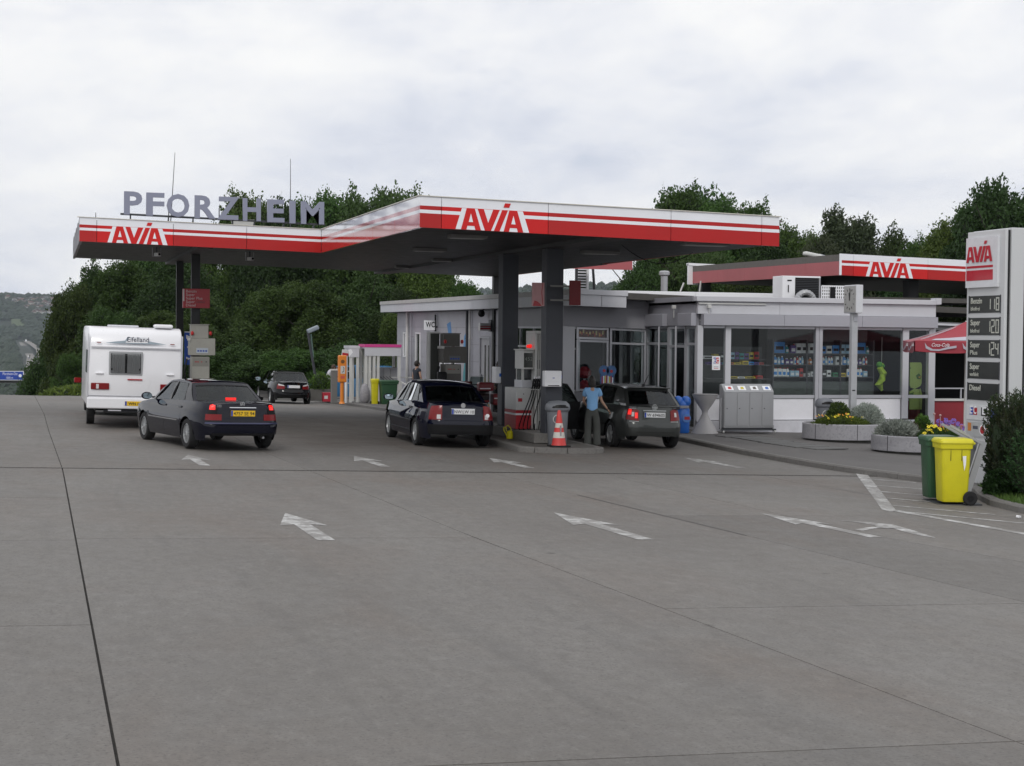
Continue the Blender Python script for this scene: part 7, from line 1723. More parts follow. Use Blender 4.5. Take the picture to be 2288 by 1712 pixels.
def goods(kind, colr, x, z, w, h, lab, y=Ysh + .06, grp=None):
    t = thing(kind, lab, kind.replace('_', ' ').split()[-1], (x, y, z), 0, group=grp or 'goods on the shop shelves'); m_ = M('goods_' + colr.replace(' ', '_'), GC[colr], .4, var=.08)
    if kind in ('bottle', 'spray_can', 'oil_canister'):
        if kind == 'oil_canister': MB().box(-w / 2, w / 2, 0, w * .5, 0, h * .8).build('body', m_, t, bevel=.015); MB().cyl((w * .2, w * .25, h * .8), (w * .2, w * .25, h * .93), w * .14, n=8).build('cap', M('goods_red', GC['red'], .4), t)
        else: MB().lathe([(w * .5, 0), (w * .5, h * .68), (w * .22, h * .85), (w * .2, h * .88)], 12, (0, w / 2, 0)).build('body', m_, t, smooth=True); MB().cyl((0, w / 2, h * .88), (0, w / 2, h), w * .24, n=8).build('cap', M('goods_white' if colr != 'white' else 'goods_red', GC['white' if colr != 'white' else 'red'], .4), t)
        MB().box(-w * .34, w * .34, -.006, -.002, h * .18, h * .5).build('print', M('goods_white' if colr != 'white' else 'goods_blue', GC['white' if colr != 'white' else 'blue'], .4), t)
    else:
        MB().box(-w / 2, w / 2, 0, .2, 0, h).build('carton', m_, t, bevel=.004); MB().box(-w * .36, w * .36, -.006, -.001, h * .3, h * .62).build('print', M('goods_black' if colr != 'black' else 'goods_white', GC['black' if colr != 'black' else 'white'], .4), t)
ordn = ('first', 'second', 'third', 'fourth', 'fifth', 'sixth', 'seventh', 'eighth', 'ninth', 'tenth', 'eleventh', 'twelfth', 'thirteenth', 'fourteenth', 'fifteenth', 'sixteenth', 'seventeenth', 'eighteenth', 'nineteenth', 'twentieth')
ordn += ('twenty', 'thirty')
def ordw(k): return ordn[k] if k < 20 else ('twenty-' if k < 29 else 'thirty-') + ordn[(k - 20) % 10] if k not in (29, 39) else 'thirtieth'
def shelf_row(z, y, x0, items, where, front=0):
    x = x0; k = 0; end = (sx1 if front == 0 else dx1) - .1
    for kind, colr, w, h, gap in (items * 3):
        w *= 1.05; h *= 1.18; gap = gap * .22 + .008
        if x + w > end: break
        x += w / 2; lab = '%s %s on the %s, %s from the left' % (colr, {'box': 'carton', 'bottle': 'bottle', 'spray_can': 'spray can', 'oil_canister': 'canister'}[kind], where, ordw(k))
        goods('carton' if kind == 'box' else kind, colr, x, z + .001, w, h, lab, y); x += w / 2 + gap; k += 1
shelf_row(hz(790), Ysh + .06, sx0 + .05, [('box', 'blue', .32, .27, .06), ('bottle', 'turquoise', .10, .19, .2), ('oil_canister', 'violet', .16, .24, .03), ('box', 'white', .15, .24, .03), ('box', 'white', .2, .24, .08), ('box', 'white', .12, .24, .24), ('box', 'white', .16, .22, .05), ('box', 'blue', .14, .17, .03), ('box', 'white', .17, .19, .05), ('box', 'blue', .2, .2, .14), ('box', 'pale blue', .14, .22, .04), ('box', 'pale blue', .14, .22, .03), ('box', 'blue', .13, .22, 0)], 'top shelf behind the windows')
shelf_row(hz(815), Ysh + .06, sx0 + .04, [('bottle', 'blue', .11, .22, .01), ('bottle', 'pale blue', .09, .18, .02), ('bottle', 'blue', .09, .2, .14), ('bottle', 'violet', .12, .15, .04), ('bottle', 'violet', .1, .15, .08), ('spray_can', 'white', .065, .2, .01), ('spray_can', 'red', .065, .2, .01), ('spray_can', 'white', .065, .2, .01), ('spray_can', 'pale blue', .065, .2, .2), ('bottle', 'orange', .1, .17, .02), ('bottle', 'orange', .1, .17, .25), ('box', 'black', .22, .18, .08), ('spray_can', 'white', .07, .2, .01), ('spray_can', 'pale blue', .07, .2, .05), ('spray_can', 'white', .07, .2, .01), ('spray_can', 'white', .07, .2, .35), ('box', 'white', .2, .2, .05)], 'middle shelf behind the windows')
shelf_row(hz(842), Ysh + .06, sx0 + .03, [('oil_canister', 'white', .13, .24, .01), ('oil_canister', 'white', .12, .24, .01), ('oil_canister', 'white', .12, .23, .01), ('bottle', 'white', .09, .22, .05), ('oil_canister', 'pale blue', .13, .18, .02), ('oil_canister', 'pale blue', .13, .18, .03), ('box', 'red', .1, .2, .2), ('box', 'white', .15, .08, .12), ('box', 'white', .32, .12, .04), ('box', 'black', .13, .14, .06), ('box', 'white', .12, .16, .3), ('box', 'green', .15, .1, .12), ('box', 'yellow', .2, .09, .1)], 'lower shelf behind the windows')
# lower counter display at the left
Yd = 41.85; dx0, dx1 = sight(1578, 810, Yd).x, sight(1722, 810, Yd).x; hz2 = lambda p: sight(1650, p, Yd).z
ds = thing('magazine_display', 'dark stepped magazine display behind the left shop window', 'display', (0, 0, 0))
for p_, yy in ((803, Yd + .25), (815, Yd), (846, Yd)): MB().box(dx0, dx1, yy, yy + .3, hz2(p_) - .025, hz2(p_)).build('shelf', SH, ds)
MB().box(dx0, dx1, Yd + .6, Yd + .63, GB + .12, hz2(775)).build('back_panel', M('shelf_back', (.10, .105, .11), .7), ds)
shelf_row(hz2(803), Yd + .30, dx0 + .03, [('box', 'white', .3, .08, .02), ('box', 'yellow', .14, .12, .18), ('box', 'black', .12, .14, .1), ('box', 'violet', .14, .16, .02), ('box', 'pale blue', .12, .16, .02), ('box', 'violet', .12, .17, .03), ('box', 'turquoise', .13, .14, .01), ('box', 'violet', .13, .14, .02), ('box', 'yellow', .13, .17, .02), ('box', 'red', .15, .18, .0)], 'upper step of the magazine display', 1)
shelf_row(hz2(815), Yd + .05, dx0 + .06, [('box', 'violet', .14, .06, .04), ('box', 'red', .12, .05, .06), ('box', 'violet', .12, .05, .05), ('box', 'turquoise', .1, .05, .3), ('box', 'orange', .16, .05, .04), ('box', 'yellow', .2, .05, .12), ('box', 'yellow', .18, .09, .01), ('box', 'blue', .15, .07, 0)], 'middle step of the magazine display', 1)
shelf_row(hz2(846), Yd + .05, dx0 + .75, [('box', 'yellow', .22, .05, .02), ('box', 'white', .2, .04, .02), ('box', 'yellow', .3, .045, .03), ('box', 'red', .2, .07, .02)], 'bottom step of the magazine display', 1)

# ------------------------------------------------------------------ left background: telephone, booths, bins, lamp
def at_g(px, Y): p = sight(px, 900, Y); return (p.x, Y, G3(p.x, Y) + KH)
t = thing('emergency_telephone', 'orange emergency telephone pillar at the far kerb', 'telephone', at_g(764, 63)); ztop = sight(765, 794, 63).z - t.location.z; k_ = ztop / 1.85
MB().cyl((0, 0, 0), (0, 0, ztop * .48), .075, n=14).lathe([(.12, 0), (.1, .06), (.075, .08)], 14).build('post', ORANGE, t, smooth=True)
hd = MB().box(-.165, .165, -.12, .12, ztop * .44, ztop).build('head', ORANGE, t, bevel=.04); MB().cyl((.0, -.128, ztop * .87), (.0, -.1205, ztop * .87), .075, n=16).build('mouthpiece', M('phone_dark', (.16, .07, .02), .6), hd)
MB().box(-.085, .095, -.127, -.1205, ztop * .62, ztop * .78).build('sign_plate', OFFW, hd); MB().tube([(-.03, -.13, ztop * .65), (.04, -.13, ztop * .67), (.05, -.13, ztop * .73), (.02, -.13, ztop * .76)], .012, 5).build('handset_pictogram', INK, hd); MB().box(-.08, .08, -.127, -.1205, ztop * .52, ztop * .58).build('button', M('phone_red', (.6, .12, .08), .5), hd)
t = thing('service_pillar', 'grey service pillar left of the orange telephone', 'pillar', at_g(746, 64)); MB().box(-.12, .12, -.1, .1, 0, sight(746, 828, 64).z - t.location.z).build('post', M('pillar_grey', (.17, .17, .165), .7, dirt=.2), t, bevel=.01); MB().box(-.14, .14, -.12, .12, sight(746, 828, 64).z - t.location.z, sight(746, 826, 64).z - t.location.z + .02).build('cap', OFFW, t)
t = thing('water_station', 'white pole with small tilted white and red sign head behind the orange telephone', 'sign', at_g(773, 65)); zt_ = sight(768, 790, 65).z - t.location.z
MB().cyl((0, 0, 0), (0, 0, zt_), .05, n=10).build('pole', WHITE, t); MB().cbox((-.05, 0, zt_ + .02), (.26, .1, .26), rot=(0, R(8), 0)).build('head', OFFW, t, bevel=.01); MB().cbox((-.05, -.055, zt_ - .03), (.25, .006, .10), rot=(0, R(8), 0)).build('red_band', SIGNRED, t); MB().prism([(.1, zt_ - .15), (.26, zt_ + .05), (.2, zt_ + .18), (.08, zt_ + .15)], -.05, .02).build('wing', WHITE, t)
Yb = 66
def shelter(name, lab, pxs, ptop, pbot_y, roofmat, Y=Yb, beam=.42):
    a = sight(pxs[0], ptop, Y); b = sight(pxs[-1], ptop, Y); t = thing(name, lab, 'shelter', (a.x, Y, G3(a.x, Y) + KH)); w = b.x - a.x; h = a.z - t.location.z
    for p in pxs:
        x = sight(p, ptop, Y).x - a.x
        for yy in (0, 1.1): MB().box(x - .055, x + .055, yy - .055, yy + .055, 0, h - .02).build('post', OFFW, t)
    MB().box(-.06, w + .06, -.08, -.0, h - beam, h).build('front_beam', GREYP, t); MB().box(-.06, w + .06, 0, 1.2, h - .06, h + .0).build('roof', GREYP, t)
    MB().box(-.08, w + .08, -.1, 1.25, h + .003, h + .12).build('roof_trim', roofmat, t)
    for z in (.75, 1.25): MB().box(0, w, 1.08, 1.12, z, z + .04).build('rail', OFFW, t)
    MB().box(.02, w - .02, 1.09, 1.10, .8, 1.9).build('pane', GLASSSHOP, t); return t
shelter('bottle_gas_shelter', 'pale grey framed shelter right of the orange telephone', (784, 799), 779, 0, GREYP, 66.5, .36)
shelter('phone_shelter', 'white framed shelter with magenta roof trim beside the building corner', (818, 826, 836, 845, 892), 776, 0, MAGENTA, 66, .36)
t = thing('parcel_lockers', 'grey metal lockers inside the magenta trimmed shelter', 'lockers', at_g(864, 66.8)); 
for i in range(3): MB().box(-.45 + .3 * i, -.16 + .3 * i, 0, .3, .55, 1.5).build('locker', STEEL, t, bevel=.01)
MB().box(-.45, .44, 0, .3, 0, .545).build('base', GREYM, t)
t = thing('handrail', 'white slanted handrail beside the building wall', 'handrail', at_g(880, 65))
mb = MB(); mb.bar((-.4, 0, .95), (.3, 0, .9), .05); mb.bar((.3, 0, .9), (1.1, -1.5, .40), .05); mb.bar((-.4, 0, .55), (.3, 0, .5), .04); mb.bar((.3, 0, .5), (1.1, -1.5, 0), .04)
for x, y, z in ((-.4, 0, .95), (.3, 0, .9), (1.1, -1.5, .4)): mb.bar((x, y, -.3), (x, y, z), .05)
for z in (.45, 1.05): mb.bar((.2, 1.5, z), (1.6, 1.5, z), .035)
mb.build('rail', OFFW, t)
t = thing('broom', 'thin brown broom leaning on the wall left of the toilet door', 'broom', (XW - .35, 66.2, G3(XW, 66) + .1)); MB().tube([(0, 0, 0), (.25, -.3, 1.45)], .015, 6).build('handle', M('broom_wood', (.28, .17, .09), .7), t); MB().cbox((0, 0, .05), (.3, .08, .1)).build('brush', BLACK, t)
pg = pos_at(860, 900); gx, gy = sight(867, 900, 64.0).x, 64.0
wheelie(gx, gy, R(90), GRN, 'green wheeled bin with bent tools on top near the far kerb', 1.10, w=.6, d=.74)
wheelie(sight(837, 900, 64.2).x, 64.2, R(90), YEL, 'narrow yellow edged bin left of the green bin at the far kerb', 1.14, w=.35, d=.30)
for i in range(4):
    p = sight(854 + 7 * i, 848, 63.9); t = thing('squeegee', 'thin dark squeegee handle lying across the green bin, %s' % ordn[i], 'squeegee', (p.x, 63.9, p.z), group='squeegees on the green bin'); MB().bar((-.10, 0, .12), (.12, 0, -.06), .02).build('handle', BLACK, t)
t = thing('leaning_lamp', 'leaning grey lamp post with oblong head beyond the black saloon', 'lamp', at_g(713, 72)); tp = sight(688, 742, 72); q = Vector((tp.x, 72, tp.z)) - Vector(t.location); MB().tube([(0, 0, 0), tuple(q)], .06, 8).build('post', DGREY, t); MB().cbox(tuple(q + Vector((.22, 0, .12))), (.56, .25, .2), rot=(0, R(-24), 0)).build('lamp_head', M('lamp_head', (.25, .29, .33), .4), t, bevel=.05)
MB().tube([tuple(q * .62 + Vector((.05, 0, 0))), tuple(q * .97 + Vector((.12, 0, 0)))], .035, 6).build('cable_duct', M('duct_green', (.10, .16, .14), .5), t)
lx = sight(1745, 580, 58)
t = thing('street_lamp', 'pale lamp head on a curved arm rising behind the faded red canopy side', 'lamp', (lx.x + 2.0, 58, G3(lx.x, 58))); a = Vector((sight(1868, 620, 58).x, 58, sight(1868, 620, 58).z)) - Vector(t.location); b_ = Vector((sight(1866, 590, 58).x, 58, sight(1866, 590, 58).z)) - Vector(t.location); c_ = Vector((sight(1850, 576, 58).x, 58, sight(1850, 576, 58).z)) - Vector(t.location); d_ = Vector((sight(1815, 570, 58).x, 58, sight(1815, 570, 58).z)) - Vector(t.location)
MB().tube([(a.x, 0, 0), tuple(a), tuple(b_), tuple(c_), tuple(d_ + Vector((.3, 0, 0)))], .06, 8).build('arm', STEEL, t, smooth=True); MB().cbox(tuple(d_), (.75, .3, .16), rot=(0, R(10), 0)).build('lamp_head', OFFW, t, bevel=.06)
# planter box, red crate by the pillar
t = thing('planter_tub', 'square concrete tub with bright green plant beyond the black saloon', 'planter', at_g(712, 70)); MB().box(-.45, .45, -.4, .4, 0, .5).build('tub', M('tub_concrete', (.14, .135, .125), .85, dirt=.3), t, bevel=.02)
tuft('tub_plant', 'bright green plant growing from the square concrete tub', 'plants', (at_g(716, 70)[0], 70, at_g(716, 70)[2] + .48), 1600, .62, .5, .80, .12, .03, leafmat('leaf_bright3', (.05, .10, .02), (.08, .15, .03)), seed=21)
t = thing('red_crate', 'small red crate with white label on the pavement beside the tub', 'crate', at_g(731, 67)); MB().box(-.2, .2, -.15, .15, 0, .38).build('box', M('crate_red', (.42, .02, .04), .5), t, bevel=.01); MB().box(-.15, .0, -.156, -.151, .12, .25).build('label_plate', OFFW, t)
t = thing('rain_sack', 'pale patterned sack standing between the shelters', 'sack', at_g(815, 65.6)); MB().lathe([(.12, 0), (.2, .1), (.2, .5), (.12, .75), (.05, .8)], 12).build('bag', M('sack', (.32, .31, .33), .9, var=.4, scale=12), t, smooth=True)
# ------------------------------------------------------------------ people
def skin_mesh(name, mat, parent, nodes, edges, sub=2):
    """nodes: list of (co, (rx, ry)); root is node 0"""
    me = bpy.data.meshes.new(name); me.from_pydata([n[0] for n in nodes], edges, []); me.materials.append(mat)
    o = bpy.data.objects.new(name, me); COL.objects.link(o); o.parent = parent
    sk = o.modifiers.new('skin', 'SKIN')
    if not me.skin_vertices: me.attributes
    for i, n in enumerate(nodes):
        sv = me.skin_vertices[0].data[i]; sv.radius = n[1]; sv.use_root = (i == 0)
    sk.use_smooth_shade = True; sk.branch_smoothing = .6
    sb = o.modifiers.new('sub', 'SUBSURF'); sb.levels = sub; sb.render_levels = sub
    return o
def person(label, loc, rz, H, shirt, trousers, pose='stand', hair=HAIR, sleeve=.5, shoes=BLACK, k=1.0):
    """local: +y is the way the figure faces"""
    t = thing('person', label, 'person', loc, rz); s = H / 1.75
    V3 = lambda x, y, z: (x * s, y * s, z * s)
    rd = lambda a, b=None: (a * s, (b or a) * s)
    P = dict(pel=(0, 0, .95), waist=(0, 0, 1.10), chest=(0, .0, 1.30), neck=(0, .0, 1.47), head=(0, .03, 1.60), top=(0, .03, 1.70),
             hl=(-.10, 0, .90), kl=(-.11, .02, .50), al=(-.11, -.02, .10), tl=(-.12, .13, .04), hr=(.10, 0, .90), kr=(.11, .02, .50), ar=(.11, -.02, .10), tr=(.12, .13, .04),
             sl=(-.18, 0, 1.41), el=(-.25, -.02, 1.12), wl=(-.25, .06, .88), sr=(.18, 0, 1.41), er=(.27, .0, 1.15), wr=(.26, .1, .92))
    if pose == 'door':      # weight on the left leg, right arm stretched down and out to the side, head bowed
        P.update(el=(-.235, .06, 1.13), wl=(-.17, .24, 1.02), er=(.25, .05, 1.14), wr=(.41, .12, .95), kr=(.13, .05, .50), ar=(.14, .02, .10), tr=(.17, .16, .04), head=(-.01, .08, 1.58), top=(-.02, .09, 1.67), neck=(0, .03, 1.46))
    if pose == 'bend': P.update(waist=(0, .04, 1.10), chest=(0, .14, 1.28), neck=(0, .24, 1.42), head=(0, .32, 1.50), top=(0, .36, 1.57), sl=(-.18, .16, 1.36), sr=(.18, .16, 1.36), el=(-.2, .3, 1.12), wl=(-.15, .46, 1.0), er=(.2, .3, 1.12), wr=(.15, .46, 1.0))
    g = lambda n_: Vector(P[n_])
    names = ['pel', 'waist', 'chest', 'neck', 'head', 'top', 'hl', 'kl', 'al', 'tl', 'hr', 'kr', 'ar', 'tr', 'sl', 'el', 'wl', 'sr', 'er', 'wr']
    rad = dict(pel=(.11, .08), waist=(.11, .08), chest=(.13, .09), neck=(.052, .055), head=(.078, .095), top=(.06, .075), hl=(.065, .065), kl=(.058, .06), al=(.038, .042), tl=(.04, .03), hr=(.065, .065), kr=(.058, .06), ar=(.038, .042), tr=(.04, .03), sl=(.055, .055), el=(.040, .040), wl=(.028, .026), sr=(.055, .055), er=(.040, .040), wr=(.028, .026))
    nodes = [(V3(*P[n_]), rd(*rad[n_])) for n_ in names]; ix = {n_: i for i, n_ in enumerate(names)}
    E_ = [('pel', 'waist'), ('waist', 'chest'), ('chest', 'neck'), ('neck', 'head'), ('head', 'top'), ('pel', 'hl'), ('hl', 'kl'), ('kl', 'al'), ('al', 'tl'), ('pel', 'hr'), ('hr', 'kr'), ('kr', 'ar'), ('ar', 'tr'), ('chest', 'sl'), ('sl', 'el'), ('el', 'wl'), ('chest', 'sr'), ('sr', 'er'), ('er', 'wr')]
    body = skin_mesh('body', SKIN, t, nodes, [(ix[a], ix[b]) for a, b in E_])
    # hands: palm and five fingers each
    for side, w_, e_ in ((-1, 'wl', 'el'), (1, 'wr', 'er')):
        w, e = g(w_), g(e_); d = (w - e).normalized(); x = d.cross(Vector((0, 0, 1))); x = x.normalized() if x.length > .1 else Vector((1, 0, 0)); n_ = x.cross(d)
        nd = [(V3(*(w + d * .01)), rd(.026, .018)), (V3(*(w + d * .055)), rd(.034, .016)), (V3(*(w + d * .085)), rd(.034, .013))]; ed = [(0, 1), (1, 2)]
        skin_mesh('hand', SKIN, t, nd, ed, 1)
        for f_ in range(5):
            if f_ < 4: b = w + d * .085 + x * (-.027 + .018 * f_); l = (.055, .065, .062, .048)[f_]; pts_ = [b, b + d * l * .55 - n_ * .006, b + d * l * .85 - n_ * .028]
            else: b = w + d * .03 - x * .03 * side; pts_ = [b, b - x * .028 * side + d * .025, b - x * .032 * side + d * .055]
            MB().tube([V3(*p) for p in pts_], [.0095 * s, .0085 * s, .0065 * s], 7).build('finger', SKIN, t, smooth=True)
    # shirt over torso and upper arms
    def mid(a, b, q): return tuple(g(a).lerp(g(b), q))
    sn = [(V3(0, 0, .83), rd(.195, .155)), (V3(*mid('pel', 'waist', .9)), rd(.168, .135)), (V3(*P['chest']), rd(.190, .140)), (V3(*mid('chest', 'neck', .92)), rd(.10, .09)),
          (V3(P['sl'][0], P['sl'][1], P['sl'][2] + .01), rd(.095, .09)), (V3(*mid('sl', 'el', sleeve)), rd(.070, .072)), (V3(P['sr'][0], P['sr'][1], P['sr'][2] + .01), rd(.095, .09)), (V3(*mid('sr', 'er', sleeve)), rd(.070, .072))]
    skin_mesh('shirt', shirt, t, sn, [(0, 1), (1, 2), (2, 3), (2, 4), (4, 5), (2, 6), (6, 7)])
    tn = [(V3(*mid('pel', 'waist', .12)), rd(.152, .118)), (V3(*mid('pel', 'hl', .3)), rd(.15, .12)), (V3(*mid('hl', 'kl', .15)), rd(.095, .105)), (V3(*P['kl']), rd(.080, .085)), (V3(*mid('kl', 'al', .5)), rd(.078, .084)), (V3(P['al'][0], P['al'][1], .06)), rd(.082, .10)] if 0 else None
    nodes = [(V3(0, 0, 1.08), rd(.150, .115)), (V3(0, 0, .90), rd(.178, .145))]; ed = [(0, 1)]
    for hn, kn, an in (('hl', 'kl', 'al'), ('hr', 'kr', 'ar')):
        i0 = len(nodes); nodes += [(V3(*mid(hn, kn, .2)), rd(.112, .125)), (V3(*P[kn]), rd(.098, .105)), (V3(*mid(kn, an, .55)), rd(.096, .105)), (V3(P[an][0], P[an][1] + .015, .055), rd(.100, .12))]
        ed += [(1, i0), (i0, i0 + 1), (i0 + 1, i0 + 2), (i0 + 2, i0 + 3)]
    skin_mesh('trousers', trousers, t, nodes, ed)
    for an, tn_ in (('al', 'tl'), ('ar', 'tr')):
        a, b = g(an), g(tn_); sh = MB(); c = (a + b) / 2 + Vector((0, .0, -.02)); sh.ball((0, 0, 0), 1, 12, 7, sc=(.048 * s, .135 * s, .05 * s)); o = sh.build('shoe', shoes, t, smooth=True); o.location = (c.x * s, c.y * s, .045 * s)
    hd = g('head') * s; mb = MB(); mb.ball((0, 0, 0), 1, 16, 10, sc=(.095 * s, .115 * s, .13 * s)); o = mb.build('hair', hair, t, smooth=True); o.location = (hd.x, hd.y - .028 * s, hd.z + .035 * s)
    if pose == 'door': mb = MB(); mb.ball((0, 0, 0), 1, 16, 10, sc=(.10 * s, .085 * s, .13 * s)); o = mb.build('hair', hair, t, smooth=True); o.location = (hd.x, hd.y - .055 * s, hd.z - .03 * s)
    fc = Vector((hd.x, hd.y + .088 * s, hd.z))
    MB().prism([(-.012 * s, -.02 * s), (.012 * s, -.02 * s), (.004 * s, .02 * s), (-.004 * s, .02 * s)], 0, .022 * s).build('nose', SKIN, t, loc=tuple(fc))
    for sx in (-1, 1):
        MB().ball((0, 0, 0), .010 * s, 8, 6).build('eye', BLACK, t, loc=(fc.x + sx * .03 * s, fc.y - .006 * s, fc.z + .022 * s)); MB().ball((0, 0, 0), 1, 8, 6, sc=(.008 * s, .018 * s, .028 * s)).build('ear', SKIN, t, loc=(hd.x + sx * .084 * s, hd.y, hd.z + .0))
    MB().box(-.022 * s, .022 * s, -.004, .004, -.004, .004).build('mouth', M('lip', (.35, .12, .10), .5), t, loc=(fc.x, fc.y - .004, fc.z - .045 * s))
    return t
wp = pos_at(1322, 1003)
person('person in light blue T-shirt and grey trousers beside the open car door', on(wp[0], wp[1]), R(-22), 1.68, SHIRT, TROUS, 'door', sleeve=.62, shoes=M('shoe_brown', (.10, .035, .025), .6)).scale = (.88, .92, 1)
person('person in white T-shirt and jeans bending at the blue people carrier', (sight(731, 880, 71).x, 71, G3(12, 71) + KH - .05), R(-85), 1.72, M('shirt_white', (.55, .54, .58), .85), M('jeans', (.05, .08, .15), .9), 'bend', hair=M('hair_brown', (.06, .035, .02), .7))
person('person in dark top and tan trousers standing at the WC door', (XW - 1.0, 62.2, G3(XW - 1, 62.2) + KH), R(-70), 1.78, M('top_dark', (.02, .024, .035), .85), M('tan_trousers', (.26, .19, .10), .9))
person('person in dark brown clothes half hidden behind the left thick column', (sight(1115, 850, 52).x, 52, G3(13, 52) + KH), R(200), 1.72, M('top_brown', (.05, .04, .03), .85), M('trousers_dark', (.02, .02, .02), .9))

# ------------------------------------------------------------------ trees and shrubs
def crown_mesh(name, lobes, n, leaf, mat, seed, spread=(.60, 1.16), core=.66, elong=1.6):
    random.seed(seed); mb = MB(); tot = sum(r ** 2 for *_, r in lobes)
    for (cx_c, cy_c, cz_c, r) in lobes:
        for i in range(int(n * r * r / tot)):
            u = uni(-.85, 1); a = uni(0, 2 * PI); q = math.sqrt(1 - u * u); d = Vector((q * math.cos(a), q * math.sin(a), u))
            k = uni(*spread) * (1 + .42 * noise.noise(Vector((d.x * 2.3 + cx_c, d.y * 2.3 + cy_c, d.z * 2.3 + seed))))
            c = Vector((cx_c, cy_c, cz_c)) + d * r * k
            for j in range(2):
                cc_ = c + Vector((uni(-1, 1), uni(-1, 1), uni(-1, 1))) * leaf * .9
                ax = (d * .5 + Vector((uni(-1, 1), uni(-1, 1), uni(-.9, .5)))).normalized(); s = ax.cross(Vector((uni(-1, 1), uni(-1, 1), uni(-1, 1)))).normalized()
                l = leaf * elong * .5 * uni(.6, 1.25); w = leaf * .5 * uni(.6, 1.1)
                mb.add([cc_ - ax * l, cc_ + s * w, cc_ + ax * l, cc_ - s * w], [(0, 1, 2, 3)])
    me = bpy.data.meshes.new(name); me.from_pydata(mb.v, [], mb.f); me.materials.append(mat); me.materials.append(COREM)
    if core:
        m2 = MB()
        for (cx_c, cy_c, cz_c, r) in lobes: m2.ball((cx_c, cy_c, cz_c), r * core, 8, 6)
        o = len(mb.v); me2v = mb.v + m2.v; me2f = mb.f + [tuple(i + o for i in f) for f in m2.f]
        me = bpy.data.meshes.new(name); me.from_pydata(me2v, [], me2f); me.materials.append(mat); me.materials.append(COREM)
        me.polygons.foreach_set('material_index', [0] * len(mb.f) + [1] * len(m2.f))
    me.update(); return me
def lobes_oval(seed, n, W, H, base, top_bias=1.0):
    random.seed(seed); out = []
    for i in range(n):
        z = uni(0, 1); rr = max(.25, 1 - ((z - .42) / .78) ** 2) ** .5; a = uni(0, 2 * PI); q = rnd() ** .5 * .80
        r = uni(.14, .24) * W
        zc_ = base + r * .5 + z * (H - base - r * 1.1) - (q * q) * .12 * H * z
        out.append((W * .5 * rr * q * math.cos(a), W * .5 * rr * q * math.sin(a), zc_, r * .72))
    return out
def wood_mesh(name, H, W, seed, base):
    random.seed(seed); mb = MB(); mb.tube([(0, 0, -.6), (.05, 0, H * .2), (.1, .05, H * .45), (0, 0, H * .75)], [.24, .19, .14, .06], 8)
    for i in range(9):
        z = uni(base, H * .7); a = uni(0, 2 * PI); l = W * uni(.25, .42); mb.tube([(.05, 0, z), (l * .5 * math.cos(a), l * .5 * math.sin(a), z + l * .35), (l * math.cos(a), l * math.sin(a), z + l * .7)], [.08, .05, .02], 6)
    return mb.mesh(name, BARK)
VAR = []
for i, (W, H, b_, n, leaf, mat, core) in enumerate(((8, 10, 1.2, 33000, .14, LEAF, .50), (8, 10, .9, 33000, .14, LEAF2, .50), (7, 10, 1.0, 28000, .13, LEAF, .46), (9, 9.5, 1.4, 36000, .15, LEAF2, .50), (8, 10, 1.0, 26000, .14, LEAFW, .5))):
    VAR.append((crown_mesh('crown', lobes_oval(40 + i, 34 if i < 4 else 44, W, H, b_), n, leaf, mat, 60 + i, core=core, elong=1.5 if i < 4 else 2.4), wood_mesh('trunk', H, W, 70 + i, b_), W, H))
def tree(v, px, Y, pytop, wpx, lab, rz=0, name='broadleaf_tree', group=None, sink=0, wide=.58):
    cm, wm, W, H = VAR[v]; p = sight(px, 800, Y); gz = G3(p.x, Y) - sink if Y < 100 else min(G3(p.x, Y), 0) - sink
    gz = max(gz, -9); top = sight(px, pytop, Y).z; h = top - gz; w = max(wpx * Y / F_PX * 1.03, wide * h * W / H)
    t = thing(name, lab, 'tree', (p.x, Y, gz), rz, group=group)
    for me, nm in ((cm, 'crown'), (wm, 'trunk')):
        o = bpy.data.objects.new(nm, me); COL.objects.link(o); o.parent = t; o.scale = (w / W, w / W, h / H)
TL = 'trees behind the black saloon'
specs = [(1, 122, 104, 735, 110), (0, 165, 100, 640, 150), (1, 215, 104, 585, 150), (2, 268, 96, 575, 190), (0, 330, 108, 560, 210), (1, 395, 92, 560, 200), (0, 440, 112, 520, 190), (2, 500, 100, 470, 170), (0, 556, 110, 432, 175), (1, 610, 95, 445, 170),
         (3, 655, 112, 455, 190), (0, 715, 100, 430, 190), (1, 775, 110, 425, 180), (3, 838, 98, 418, 190), (0, 905, 112, 433, 185), (2, 955, 94, 560, 180), (1, 1000, 104, 610, 190), (0, 1045, 98, 628, 150), (2, 690, 88, 620, 200), (1, 820, 90, 600, 210), (0, 600, 90, 640, 200), (1, 480, 90, 660, 180), (2, 350, 88, 690, 180), (0, 240, 90, 690, 160), (1, 900, 86, 640, 170)]
where = ('lowest at the left edge of the wood', 'next to the lowest one at the left edge', 'above the caravan', 'above the caravan roof', 'left of the steel columns', 'behind the steel columns', 'right of the steel columns', 'under the letter Z', 'behind the letters HE', 'behind the letter M', 'right of the letter M', 'over the canopy step', 'behind the left half of the canopy step', 'tallest, at the upper end of the canopy step', 'behind the corner of the raised fascia', 'left of the service building', 'over the WC wall roof', 'at the right end above the building roof', 'front row above the leaning lamp', 'front row above the magenta shelter', 'front row above the black saloon', 'front row right of the grey pump', 'front row above the caravan vent', 'front row behind the caravan', 'front row beside the building corner')
for i, (v, px, Y, pt, w) in enumerate(specs): tree(v, px, Y, pt, w, 'dark wood tree, ' + where[i], rz=i * 1.3, group=TL, sink=.5)
